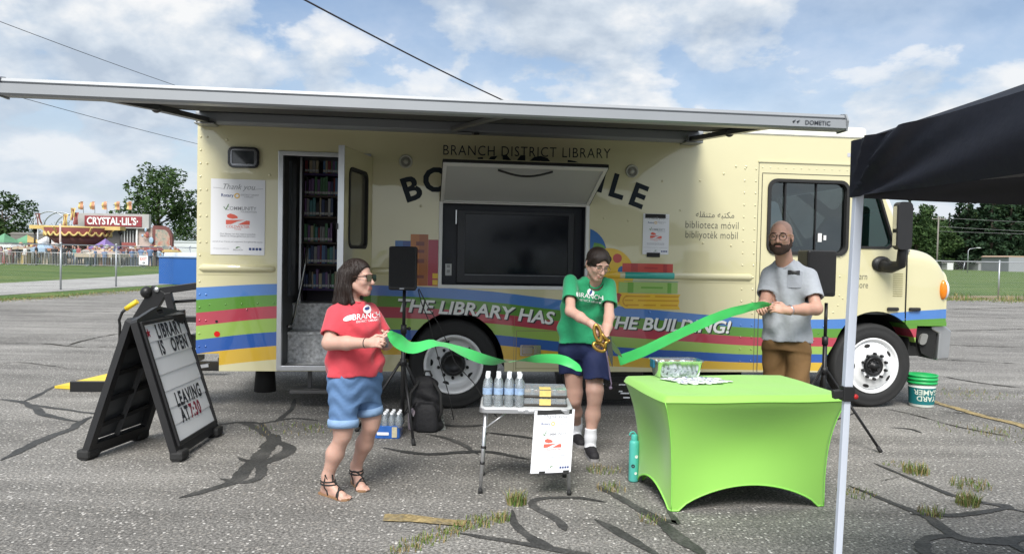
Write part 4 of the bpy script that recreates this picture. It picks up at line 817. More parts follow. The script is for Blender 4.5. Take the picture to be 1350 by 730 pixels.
# ============================================================ people
class Field:
    """signed distances on a grid: shapes are blended in, the zero surface becomes one continuous mesh"""
    def __init__(s, lo, hi, h):
        s.lo = np.array(lo, float); s.h = h; n = np.ceil((np.array(hi)-s.lo)/h).astype(int)+1
        s.ax = [s.lo[i]+h*np.arange(n[i]) for i in range(3)]; s.d = np.full(n, .3, np.float32)
    def sl(s, lo, hi):
        out = []
        for i in range(3):
            a = max(0, int((lo[i]-s.lo[i])/s.h)); b = min(len(s.ax[i]), int((hi[i]-s.lo[i])/s.h)+2); 
            if b <= a: return None
            out.append(slice(a, b))
        return tuple(out)
    def coords(s, q): return (s.ax[0][q[0]][:, None, None], s.ax[1][q[1]][None, :, None], s.ax[2][q[2]][None, None, :])
    def put(s, q, e, k, sub=False):
        a = s.d[q]
        if sub: e = -e; h = np.clip(.5-.5*(e-a)/max(k, 1e-6), 0, 1); s.d[q] = e+(a-e)*h+k*h*(1-h)     # smooth max
        else: h = np.clip(.5+.5*(e-a)/max(k, 1e-6), 0, 1); s.d[q] = e+(a-e)*h-k*h*(1-h)
    def cone(s, a, b, ra, rb, k=.02, sub=False, flat=None):
        a = np.array(a, float); b = np.array(b, float); m = max(ra, rb)*1.25+k+3*s.h
        q = s.sl(np.minimum(a, b)-m, np.maximum(a, b)+m)
        if q is None: return s
        X, Y, Z = s.coords(q); v = b-a; L2 = v@v+1e-12
        t = np.clip(((X-a[0])*v[0]+(Y-a[1])*v[1]+(Z-a[2])*v[2])/L2, 0, 1)
        e = np.sqrt((X-a[0]-t*v[0])**2+(Y-a[1]-t*v[1])**2+(Z-a[2]-t*v[2])**2)-(ra+(rb-ra)*t)
        s.put(q, e, k, sub); return s
    def chain(s, pts, rs, k=.02):
        for i in range(len(pts)-1): s.cone(pts[i], pts[i+1], rs[i], rs[i+1], k)
        return s
    def ell(s, c, F, r, k=.02, sub=False):
        c = np.array(c, float); F = np.array(F, float); m = max(r)+k+3*s.h; q = s.sl(c-m, c+m)
        if q is None: return s
        X, Y, Z = s.coords(q); X = X-c[0]; Y = Y-c[1]; Z = Z-c[2]
        u = [(X*F[i][0]+Y*F[i][1]+Z*F[i][2]) for i in range(3)]
        k0 = np.sqrt(sum((u[i]/r[i])**2 for i in range(3))); k1 = np.sqrt(sum((u[i]/r[i]**2)**2 for i in range(3)))
        s.put(q, k0*(k0-1)/np.maximum(k1, 1e-6), k, sub); return s
    def loft(s, zs, cx, cy, a, b, yaw, k=.02, p=2.3, grow=0.0, folds=None):
        """a trunk with elliptical sections: half width a across, half depth b along the facing direction"""
        lo = (min(cx)-max(a)-.08, min(cy)-max(a)-.08, min(zs)-.06); hi = (max(cx)+max(a)+.08, max(cy)+max(a)+.08, max(zs)+.06)
        q = s.sl(lo, hi); X, Y, Z = s.coords(q); z = s.ax[2][q[2]]
        def it(v):
            v = np.interp(z, zs, v); kk = max(1, int(.03/s.h)); ker = np.ones(2*kk+1)/(2*kk+1); return np.convolve(np.pad(v, kk, mode='edge'), ker, 'valid')[None, None, :]
        A = it(a)+grow; B = it(b)+grow; x = X-it(cx); y = Y-it(cy); f = (math.cos(yaw), math.sin(yaw))
        fw_ = x*f[0]+y*f[1]; sd_ = -x*f[1]+y*f[0]
        rr = (np.abs(sd_/A)**p+np.abs(fw_/B)**p)**(1/p); e = (rr-1)*np.minimum(A, B)*.9
        if folds is not None: e = e+folds(fw_, sd_, Z)
        cap = np.maximum(min(zs)-Z, Z-max(zs)); e = np.maximum(e, cap); s.put(q, e.astype(np.float32), k); return s
    def cut(s, fn):
        X, Y, Z = s.coords((slice(None),)*3); s.d = np.maximum(s.d, fn(X, Y, Z).astype(np.float32)); return s
    def shell(s, t): s.d = np.maximum(s.d, -(s.d+t)); return s
    def mesh(s, relax=1):
        d = s.d; ins = d < 0
        c = np.zeros(tuple(n-1 for n in d.shape), np.int8)
        for i in (0, 1):
            for j in (0, 1):
                for k in (0, 1): c += ins[i:i+c.shape[0], j:j+c.shape[1], k:k+c.shape[2]]
        act = np.argwhere((c > 0) & (c < 8)); idx = -np.ones(c.shape, np.int64); idx[tuple(act.T)] = np.arange(len(act))
        corners = np.array([(i, j, k) for i in (0,1) for j in (0,1) for k in (0,1)]); val = np.stack([d[tuple((act+q).T)] for q in corners], 1).astype(float)
        acc = np.zeros((len(act), 3)); cnt = np.zeros(len(act))
        for a in range(8):
            for b in range(a+1, 8):
                if np.abs(corners[a]-corners[b]).sum() != 1: continue
                va, vb = val[:, a], val[:, b]; m = (va < 0) != (vb < 0); t = np.where(m, va/np.where(m, va-vb, 1), 0)
                acc += np.where(m[:, None], corners[a]+t[:, None]*(corners[b]-corners[a]), 0); cnt += m
        v = s.lo+(act+acc/cnt[:, None])*s.h
        fs = []
        for axis in range(3):
            o1, o2 = [(1, 2), (2, 0), (0, 1)][axis]
            s0 = [slice(None)]*3; s1 = [slice(None)]*3; s0[axis] = slice(0, -1); s1[axis] = slice(1, None)
            A, B = ins[tuple(s0)], ins[tuple(s1)]; e = np.argwhere(A != B)
            e = e[(e[:, o1] > 0) & (e[:, o2] > 0) & (e[:, o1] < d.shape[o1]-1) & (e[:, o2] < d.shape[o2]-1)]
            if not len(e): continue
            flip = A[tuple(e.T)]; u1 = np.zeros(3, int); u1[o1] = 1; u2 = np.zeros(3, int); u2[o2] = 1
            q = np.stack([idx[tuple((e-u1-u2).T)], idx[tuple((e-u2).T)], idx[tuple(e.T)], idx[tuple((e-u1).T)]], 1)
            q[~flip] = q[~flip][:, ::-1]; fs.append(q)
        f = np.concatenate(fs); f = f[(f >= 0).all(1)]
        for _ in range(relax):
            sm = np.zeros_like(v); n = np.zeros(len(v))
            for a, b in ((0,1),(1,2),(2,3),(3,0)):
                np.add.at(sm, f[:, a], v[f[:, b]]); np.add.at(sm, f[:, b], v[f[:, a]]); np.add.at(n, f[:, a], 1); np.add.at(n, f[:, b], 1)
            v = v*.5+.5*sm/np.maximum(n, 1)[:, None]
        return v, f
    def build(s, name, mats, parent=None, relax=1, pick=None):
        v, f = s.mesh(relax); me = bpy.data.meshes.new(name)
        me.vertices.add(len(v)); me.vertices.foreach_set('co', v.ravel()); me.loops.add(f.size); me.loops.foreach_set('vertex_index', f.ravel())
        me.polygons.add(len(f)); me.polygons.foreach_set('loop_start', np.arange(0, f.size, 4)); me.polygons.foreach_set('loop_total', np.full(len(f), 4))
        for m in (mats if isinstance(mats, (list, tuple)) else [mats]): me.materials.append(m)
        if pick is not None: me.polygons.foreach_set('material_index', pick(v[f].mean(1)).astype(np.int32))
        me.update(calc_edges=True); me.polygons.foreach_set('use_smooth', [True]*len(f)); me.validate()
        o = bpy.data.objects.new(name, me); COL.objects.link(o)
        if parent is not None:
            o.parent = parent
            if parent.type == 'EMPTY': o.location = -parent.location
        return o
def garment(fd, trunk, sleeves, t, k=.035):
    """an open-ended shirt: trunk and cut sleeves joined outside, hollow inside"""
    def half(grow, push):
        T = Field.__new__(Field); T.lo, T.h, T.ax = fd.lo, fd.h, fd.ax; T.d = np.full(fd.d.shape, .3, np.float32); trunk(T)
        T.d = T.d+grow
        for a, b, ra, rb, fr in sleeves:
            S_ = Field.__new__(Field); S_.lo, S_.h, S_.ax = fd.lo, fd.h, fd.ax; S_.d = np.full(fd.d.shape, .3, np.float32)
            a = np.array(a, float); b = np.array(b, float); u = (b-a)/np.linalg.norm(b-a); c = a+(b-a)*fr
            S_.cone(a, a+(b-a)*(fr+.25), ra, rb, .01); S_.d = S_.d+grow
            S_.cut(lambda X, Y, Z: (X-c[0])*u[0]+(Y-c[1])*u[1]+(Z-c[2])*u[2]+.012*np.sin(X*50+Z*60)*.3-push)
            h = np.clip(.5+.5*(S_.d-T.d)/k, 0, 1); T.d = S_.d+(T.d-S_.d)*h-k*h*(1-h)
        return T.d
    fd.d = np.maximum(half(0, 0), -half(t, .06)); return fd
def V(*a): return np.array(a, float)
def unit(v): v = np.array(v, float); return v/np.linalg.norm(v)
def frame(f, up=(0,0,1)):
    f = unit(f); l = unit(np.cross(up, f)); u = np.cross(f, l); return f, l, u
class Head:
    def __init__(s, c, f, up=(0,0,1), k=1.0): s.c = np.array(c, float); s.F = frame(f, up); s.k = k
    def p(s, a, b, c): return s.c+s.k*(a*s.F[0]+b*s.F[1]+c*s.F[2])
    def add(s, fd, neck, male=False, smile=True):
        k = s.k; E = lambda c, r, kk=.015, sub=False: fd.ell(s.p(*c), s.F, [x*k for x in r], kk, sub)
        fd.cone(s.p(-.025, 0, -.05), neck, (.058 if male else .048)*k, (.062 if male else .050)*k, .02)
        E((-.012, 0, .030), (.098, .076, .086)); E((.030, 0, -.035), (.064, .060, .078), .02); E((.066, 0, -.096), (.024, .026, .020), .02)
        for q in (-1, 1):
            fd.cone(s.p(-.008, q*.056, -.045), s.p(.060, q*.018, -.098), .020*k, .016*k, .02)
            E((.060, q*.036, -.028), (.028, .024, .022), .015); E((.079, q*.028, .020), (.014, .026, .009), .012)
            E((.101, q*.030, .000), (.014, .0165, .0075), .008, True)
            E((.0838, q*.031, .0082), (.0090, .0170, .0064), .004); E((.0828, q*.031, -.0088), (.0080, .0160, .0050), .004)
            E((-.012, q*.078, -.012), (.020, .009, .032), .006)
            E((.094, q*.0125, -.040), (.010, .008, .007), .006)
        fd.cone(s.p(.086, 0, .006), s.p(.111, 0, -.036), .009*k, .0125*k, .008)
        fd.cone(s.p(.090, -.020, -.0615), s.p(.090, .020, -.0615), .0065*k, .0065*k, .006); fd.cone(s.p(.089, -.017, -.074), s.p(.089, .017, -.074), .0075*k, .0075*k, .006)
        fd.cone(s.p(.100, -.022, -.0675), s.p(.100, .022, -.0675), .0035*k, .0035*k, .003, True)
    def eyes(s, parent, down=0.0):
        for q in (-1, 1):
            mb = MB(); mb.ball(s.p(.0750, q*.031, .0), .0125*s.k, 8); e = mb.build('eye', M['eye'], parent, M=Matrix.Translation(-parent.location))
            mb = MB(); mb.ball(s.p(.0838, q*.031, -.002-down), .0058*s.k, 6); mb.build('iris', M['iris'], e, M=Matrix.Translation(-parent.location))
def hand(fd, wrist, d, nrm, curl=.8, k=1.0, thumb=1, spread=.0195):
    """palm, four bent fingers of unequal length and a thumb off the side; nrm points out of the palm"""
    d = unit(d); nrm = unit(np.array(nrm)-d*np.dot(nrm, d)); sd = np.cross(d, nrm)*thumb
    c = wrist+d*.048*k; fd.ell(c, (d, sd, nrm), (.052*k, .041*k, .0165*k), .012)
    fd.cone(wrist-d*.02, wrist+d*.02, .027*k, .025*k, .02)
    for i, (ln, off) in enumerate(((.072, 1.5), (.082, .5), (.076, -.5), (.060, -1.5))):
        p = wrist+d*(.088-.006*abs(off-.3))*k+sd*off*spread*k; dr = unit(d+sd*off*.03); ang = 0; fd.cone(p-dr*.03*k, p, .0095*k, .0095*k, .004)
        for j, (fr, r) in enumerate(((.44, .0092), (.32, .0085), (.24, .0078))):
            ang += curl*(.75, 1.0, .7)[j]; v = dr*math.cos(ang)+nrm*math.sin(ang); p2 = p+v*ln*fr*k; fd.cone(p, p2, r*k, r*.95*k, .003); p = p2
    t0 = wrist+d*.022*k+sd*.030*k; t1 = t0+unit(d*.7+sd*.75+nrm*.35)*.036*k; t2 = t1+unit(d*.95+sd*.05+nrm*.45*max(.4, curl))*.030*k; t3 = t2+unit(d*.9-sd*.25+nrm*.5)*.024*k
    fd.chain([t0, t1, t2, t3], [.0145*k, .0115*k, .0100*k, .0088*k], .006)
def wrinkle(seed, amp=.004, zs=26, xs=7):
    def f(fw_, sd_, Z):
        a = np.arctan2(sd_, fw_)
        return amp*(np.sin(Z*zs+2.2*np.sin(a*2+seed)+1.3*np.sin(a*3.1+seed*2)+Z*9)*(.5+.5*np.sin(a*2.0+seed*1.7+Z*5))+.6*np.sin(a*xs+Z*11+seed))
    return f
def part(name, mb, mat, person, parent=None, **k):
    sh_ = Matrix.Identity(4) if parent is not None and parent.location.length > 1e-6 else Matrix.Translation(-person.location)
    return mb.build(name, mat, parent or person, M=sh_, **k)
def tree_of(o): me = o.data; return BVHTree.FromPolygons([v.co.copy()+o.matrix_local.translation*0 for v in me.vertices], [tuple(p.vertices) for p in me.polygons])
def print_on(shirt, person, body_text, size, center, right, up, mat, bold=.01, sx=1.0, dist=.3, name='shirt_lettering', arc=0.0):
    tr = tree_of(shirt); right = Vector(right).normalized(); up = Vector(up).normalized(); n = right.cross(up)
    c = Vector(center)
    def place(x, y):
        o = c+right*x+up*(y+arc*x*x)+n*dist; h = tr.ray_cast(o, -n, .7)
        p = h[0]+n*.0035 if h[0] is not None else c+right*x+up*y
        return p
    return text(body_text, size, mat, place, name, shirt, bold, sx=sx)
def patch_on(shirt, outline, center, right, up, mat, name, dist=.3, lift=.004, cells=10):
    tr = tree_of(shirt); right = Vector(right).normalized(); up = Vector(up).normalized(); n = right.cross(up); c = Vector(center)
    mb = MB(); tri_in = lambda x, y: True
    xs = [p[0] for p in outline]; ys = [p[1] for p in outline]; cx = sum(xs)/len(xs); cy = sum(ys)/len(ys); vs = []; rings = 4
    def put(x, y):
        o = c+right*x+up*y+n*dist; h = tr.ray_cast(o, -n, .7); return (h[0] if h[0] is not None else c+right*x+up*y)+n*lift
    m = len(outline); vs.append(put(cx, cy))
    for r in range(1, rings+1):
        for (x, y) in outline: vs.append(put(cx+(x-cx)*r/rings, cy+(y-cy)*r/rings))
    fs = [(0, 1+i, 1+(i+1) % m) for i in range(m)]
    for r in range(rings-1): fs += [(1+r*m+i, 1+(r+1)*m+i, 1+(r+1)*m+(i+1) % m, 1+r*m+(i+1) % m) for i in range(m)]
    mb.add(vs, fs, True); return mb.build(name, mat, shirt)
def strands(hair, hd, n, drop, seed):
    """locks lying on the hair mass, with loose ends"""
    tr = tree_of(hair); rnd = random.Random(seed); mb = MB()
    for i in range(n):
        a = rnd.uniform(.55, 2*math.pi-.55); pts = []; top = rnd.uniform(.05, .115); wob = rnd.uniform(-.25, .25)
        for k in range(12):
            t = k/11; u = top-(top+drop)*t; aa = a+wob*t+.05*math.sin(6*t+i); d = Vector(hd.F[0])*math.cos(aa)+Vector(hd.F[1])*math.sin(aa)
            c = Vector(hd.p(-.02, 0, u)); h = tr.ray_cast(c+d*.3, -d, .32)
            if h[0] is None: break
            pts.append(h[0]+d*rnd.uniform(.0, .0028))
        if len(pts) > 4:
            pts[-1] = pts[-1]+Vector((rnd.uniform(-.012,.012), rnd.uniform(-.012,.012), rnd.uniform(-.02, 0))); m = len(pts); mb.tube(pts, [.0034*(.5+.5*math.sin(math.pi*min(1, (k+1)/m)))*(1-.7*k/m) for k in range(m)], 5)
    return mb.build('loose_strands', M['hair'], hair)
def collar(shirt, c, r, f, who, mat):
    tr = tree_of(shirt); pts = []
    for q in np.linspace(0, 2*math.pi, 33):
        h = None; rr = r
        while h is None and rr < r+.05:
            o = Vector((c[0]+rr*math.cos(q), c[1]+rr*math.sin(q), c[2]+.15)); hit = tr.ray_cast(o, Vector((0,0,-1)), .30); h = hit[0] if hit[0] is not None and hit[1].z > .1 else None; rr += .004
        if h is not None: pts.append(h+Vector((0,0,.002)))
    if len(pts) < 12: return
    pts = pts+[pts[0]]
    for _ in range(4): pts = [pts[0].lerp((pts[-2]+pts[1])*.5, .5)]+[pts[i].lerp((pts[i-1]+pts[i+1])*.5, .5) for i in range(1, len(pts)-1)]+[pts[-1]]; pts[-1] = pts[0]
    mb = MB(); mb.tube(pts, .0075, 8, False); return mb.build('collar', mat, shirt)
def bare_foot(fd, ank, heel, toe, k=1.0):
    ank, heel, toe = V(*ank), V(*heel), V(*toe); d = unit(toe-heel)
    fd.cone(heel+V(0,0,.028), heel+V(0,0,.035), .027*k, .027*k, .02); fd.cone(ank, heel+d*.03+V(0,0,.032), .036*k, .028*k, .03)
    fd.cone(ank+d*.02, heel+d*.15+V(0,0,.022), .032*k, .022*k, .03); fd.cone(heel+d*.05+V(0,0,.022), heel+d*.165+V(0,0,.020), .027*k, .030*k, .02)
    s = np.cross(d, (0,0,1))
    for i in range(5): 
        o = (i-2)*.0165; b = heel+d*.165+s*o+V(0,0,.018); fd.cone(b, heel+d*(.215-.010*abs(i-1.2))+s*o*1.05+V(0,0,.012), .0105, .0095, .004)

# ---------------------------------------------------------------- the woman in the red shirt
def woman_red():
    who = empty('person', (-1.03, 4.86, 0)); tag(who, 'woman in a red printed shirt, denim shorts and sunglasses holding a ribbon end', 'person')
    bf = unit((.74, -.67, 0)); lf = V(-bf[1], bf[0], 0); yaw = math.atan2(bf[1], bf[0])
    body = Field((-1.45, 4.35, -.005), (-.55, 5.35, 1.62), .0062)
    zs = [.68, .76, .86, .95, 1.05, 1.14, 1.20, 1.245]; cx = [-.995, -.995, -1.0, -1.0, -1.005, -1.01, -1.02, -1.03]; cy = [4.85]*6+[4.855, 4.865]
    a = [.16, .165, .158, .150, .150, .155, .135, .06]; b = [.115, .125, .125, .120, .120, .115, .08, .055]
    body.loft(zs, cx, cy, a, b, yaw)
    sR, sL = P(442, 411, 4.755), P(487, 407, 4.965); eR, eL = P(434, 452, 4.66), P(509, 452, 4.93); wR, wL = P(486, 452, 4.55), P(510, 445, 4.66)
    for s_, e_, w_ in ((sR, eR, wR), (sL, eL, wL)):
        body.chain([V(*s_)-V(0,0,.014), e_], [.038, .042], .03); body.chain([e_, np.array(e_)*.55+np.array(w_)*.45, w_], [.044, .042, .026], .02)
    hand(body, V(*wR), unit(V(*P(503, 450, 4.50))-V(*wR)), (.1, .45, -.25), 1.0, .88, 1); hand(body, V(*wL), unit(V(*P(519, 436, 4.56))-V(*wL)), (-.5, -.3, -.5), .9, .86, -1)
    pel = V(-.995, 4.85, .74)
    legs = [(pel-lf*.083, V(*P(452, 574, 4.755)), V(-1.150, 4.80, .075), V(-1.178, 4.823), V(-1.0, 4.70)), (pel+lf*.083, V(*P(489, 561, 4.93)), V(-1.018, 5.045, .075), V(-1.03, 5.07), V(-.925, 4.86))]
    for hp_, kn, an, he, to in legs:
        cal = kn*.62+an*.38; back = unit((he-to)).tolist()+[0]; cal = cal+np.array(back)*.018
        body.chain([hp_, kn+V(0,0,.05), kn, cal, an+V(0,0,.05), an], [.085, .060, .0475, .053, .034, .031], .03)
        heel = V(he[0], he[1], 0); toe = V(to[0], to[1], 0); bare_foot(body, an, heel+unit(toe-heel)*.005, heel+unit(toe-heel)*.21, .95)
    hd = Head(P(471, 366, 4.85), (.955, -.29, .03), k=.99); hd.add(body, V(-1.03, 4.865, 1.24))
    o = body_o = body.build('body', [M['skin'], M['lips']], who, pick=lambda c: ((np.abs((c-hd.p(.094, 0, -.068))@hd.F[2]) < .011) & (np.abs((c-hd.p(.094, 0, -.068))@hd.F[1]) < .022) & (((c-hd.p(.094, 0, -.068))@hd.F[0]) > -.012)))
    hd.eyes(who)
    mb = MB(); mb.tube([hd.p(.0925, q*.006, -.0665+.00040*q*q) for q in (-3,-2,-1,0,1,2,3)], .0032, 6); part('teeth', mb, M['teeth'], who)
    # hair: straight, past the shoulders, off the face
    h = Field((-1.30, 4.60, 1.02), (-.80, 5.12, 1.56), .006)
    h.ell(hd.p(-.010, 0, .034), hd.F, (.102, .084, .093), .01)
    for q, bk in ((-.075, .0), (-.052, -.045), (-.02, -.075), (.02, -.08), (.055, -.05), (.078, -.0)):
        h.chain([hd.p(bk-.022, q, .03), hd.p(bk-.034, q*1.08, -.07), hd.p(bk-.050, q*1.12, -.16), hd.p(bk-.056, q*1.0, -.27)], [.032, .034, .034, .018], .02)
    h.chain([hd.p(-.03, -.085, -.02), hd.p(-.012, -.090, -.09), hd.p(.012, -.088, -.16), hd.p(.022, -.085, -.20)], [.022, .020, .016, .008], .012)
    h.ell(hd.p(.085, -.0, -.022), hd.F, (.072, .090, .088), .012, True); h.ell(hd.p(.055, -.085, -.055), hd.F, (.046, .045, .060), .014, True); h.ell(hd.p(.055, .085, -.055), hd.F, (.046, .045, .060), .014, True)
    ho = h.build('hair', M['hair'], who); strands(ho, hd, 90, .25, 11)
    sh = Field((-1.40, 4.45, .68), (-.65, 5.25, 1.30), .006)
    zs = [.70, .80, .86, .92, 1.00, 1.08, 1.14, 1.185, 1.215, 1.24]; cx = [-.992, -.995, -1.0, -1.0, -1.0, -1.005, -1.01, -1.015, -1.02, -1.03]
    garment(sh, lambda q: q.loft(zs, cx, [4.85]*10, [.182, .187, .182, .174, .172, .180, .178, .150, .106, .078], [.142, .156, .158, .152, .158, .160, .140, .114, .094, .078], yaw, .02, 2.2, 0, wrinkle(1.3, .010, 34)),
        [(V(*sR)-V(0,0,.012), V(*eR), .056, .070, .72), (V(*sL)-V(0,0,.012), V(*eL), .056, .070, .72)], .013)
    nk = V(-1.027, 4.862, 1.25)
    sh.cone(nk+V(bf[0]*.03, bf[1]*.03, -.012), nk+V(0,0,.12), .066, .075, .006, True)
    sh.cut(lambda X, Y, Z: .772+.006*np.sin(X*23+Y*17)-Z); sh.cut(lambda X, Y, Z: Z-1.262)
    shirt = sh.build('shirt', M['red_cloth'], who, 3); collar(shirt, V(-1.027, 4.862, 1.25)+V(bf[0]*.016, bf[1]*.016, 0), .066, bf, who, M['red_cloth'])
    rt = lf*.80+bf*.25; cc = V(*P(484, 414, 4.70)); rt = (.94, .30, .06)
    wl = pm('white_print', (.78,.74,.74), .6)
    print_on(shirt, who, 'BRANCH', .050, P(486, 420.5, 4.70), rt, (.03, .05, 1), wl, .012, sx=.98); print_on(shirt, who, 'DISTRICT LIBRARY', .018, P(486, 424.5, 4.70), rt, (.03, .05, 1), wl, .006, name='small_lettering')
    patch_on(shirt, [(.034*math.cos(q), .016*math.sin(q)+.008*math.cos(q)) for q in np.linspace(0, 6, 14)], P(459.5, 419, 4.70), rt, (0,0,1), wl, 'leaf_print')
    patch_on(shirt, [(.030*math.cos(q), .026*math.sin(q)) for q in np.linspace(0, 6.05, 16)], P(487, 409, 4.70), rt, (0,0,1), wl, 'name_badge', lift=.008)
    patch_on(shirt, [(.020*math.cos(q), .010*math.sin(q)) for q in np.linspace(0, 6, 10)], P(487, 408, 4.70), rt, (0,0,1), M['ink_navy'], 'badge_print', lift=.010)
    jn = Field((-1.35, 4.50, .40), (-.65, 5.20, .88), .006)
    jn.loft([.60, .68, .74, .80, .86], [-.994]*5, [4.85]*5, [.145, .172, .178, .172, .165], [.10, .132, .140, .138, .132], yaw, .05)
    hems = []
    for (hp_, kn, an, he, to), hz_, r_ in zip(legs, (.455, .505), (.084, .077)):
        u = unit(kn-hp_); e = hp_+u*((hz_-hp_[2])/u[2]); jn.chain([hp_+V(0,0,-.01), e-u*.0, e+u*.03], [.100, r_, r_], .03); hems.append((e, u, r_))
    X, Y, Z = jn.coords((slice(None),)*3); jn.d = jn.d+(.0035*np.sin(Z*70+3*np.sin(X*30)+Y*12)).astype(np.float32)
    (e0, u0, r0), (e1, u1, r1) = hems
    jn.shell(.014)
    sideq = lambda X, Y: (X-pel[0])*lf[0]+(Y-pel[1])*lf[1]
    jn.cut(lambda X, Y, Z: np.where(sideq(X, Y) < 0, (X-e0[0])*u0[0]+(Y-e0[1])*u0[1]+(Z-e0[2])*u0[2], (X-e1[0])*u1[0]+(Y-e1[1])*u1[1]+(Z-e1[2])*u1[2]))
    jn.cut(lambda X, Y, Z: Z-.845)
    shorts = jn.build('shorts', M['denim'], who, 2)
    for e, u, r_ in hems:
        mb = MB(); q = Vector(u).to_track_quat('Z', 'Y').to_matrix().to_4x4(); q.translation = e
        mb.lathe([(r_-.006, -.044), (r_+.012, -.044), (r_+.015, -.02), (r_+.012, .005), (r_-.010, .005)], q, 28); part('turned_cuff', mb, M['denim_cuff'], who, shorts)
    # sandals
    lt = M['black_rubber']; skin_tree = tree_of(body_o)
    for hp_, kn, an, he, to in legs:
        heel = V(he[0], he[1], 0); d = unit(V(to[0]-he[0], to[1]-he[1], 0)); s = np.cross(d, (0,0,1))
        mb = MB(); ol = [(-.028, .024), (.02, .030), (.09, .029), (.16, .040), (.20, .036), (.222, .012)]; ol = ol+[(x, -y) for x, y in reversed(ol)]
        mb.plate(ol, [], .014, lambda x, y, c: Vector(heel+d*x+s*y+V(0,0,.001+c))); sd = part('sandal', mb, pm('tan_sole', (.30,.17,.09), .7), who)
        def strap(pts, r=.0075):
            mb = MB(); mb.tube(pts, r, 6); part('strap', mb, lt, who, sd)
        def snug(c, u1, u2, a0, a1, r=.0075, n=22, off=.002):
            r = r*.62
            pts = []
            for q in np.linspace(a0, a1, n):
                v = Vector(u1*math.cos(q)+u2*math.sin(q)); h = skin_tree.ray_cast(Vector(c)+v*.14, -v, .14); pts.append((h[0] if h[0] is not None else Vector(c)+v*.03)+v*off)
            strap(pts, r)
        z_ = V(0,0,1); snug(an+V(0,0,.005), d, s, 0, 2*math.pi, .0085); snug(an+V(0,0,.022), d, s, 0, 2*math.pi, .008)
        snug(heel+d*.150+V(0,0,.012), s, z_, -.1, math.pi+.1, .0095); snug(heel+d*.135+V(0,0,.012), unit(s+d*.9), z_, -.1, math.pi+.1, .0085); snug(heel+d*.09+V(0,0,.015), unit(s-d*.9), z_, -.1, math.pi+.1, .0085)
    # sunglasses and a wrist band
    mb = MB()
    for q in (-1, 1):
        mb.plate([(q*(.034+x), y) for x, y in rrect(-.028, -.024, .028, .020, .012)], [], .004, lambda x, y, c: Vector(hd.p(.103+c-.10*abs(x)*.35, x, y-.001)))
    g = part('sunglasses', mb, M['lens'], who)
    mb = MB()
    for q in (-1, 1): mb.tube([Vector(hd.p(*p)) for p in ((.099, q*.060, .012), (.09, q*.072, .010), (.0, q*.0815, .006), (-.02, q*.082, -.004))], .0036, 6)
    mb.bar(hd.p(.104, -.008, .010), hd.p(.104, .008, .010), .004, .008); 
    for q in (-1, 1): mb.bar(hd.p(.103, q*.006, .018), hd.p(.0965, q*.062, .016), .005, .006)
    part('glasses_frame', mb, pm('tortoise_frame', (.035,.015,.008), .2), who, g)
    mb = MB(); u = Vector(V(*wR)-V(*eR)).normalized().to_track_quat('Z', 'Y').to_matrix().to_4x4(); u.translation = Vector(V(*wR)*.93+V(*eR)*.07)
    mb.lathe([(.029+.003*math.cos(q), .004*math.sin(q)) for q in np.linspace(0, 6.283, 9)], u, 18); part('wrist_band', mb, M['black_rubber'], who)
    ph = MB(); T = Matrix.Translation(P(508, 451.5, 4.55)) @ Matrix.Rotation(R(15), 4, 'Z') @ Matrix.Rotation(R(15), 4, 'X'); ph.plate(rrect(-.020, -.032, .020, .030, .006), [], .009, lambda x, y, c: T @ Vector((x, c, y)))
    o = ph.build('phone', pm('phone_grey', (.10,.10,.11), .3), None, .002); tag(o, 'dark grey phone held in the hand of the woman in red', 'phone')
    return who
woman_red()

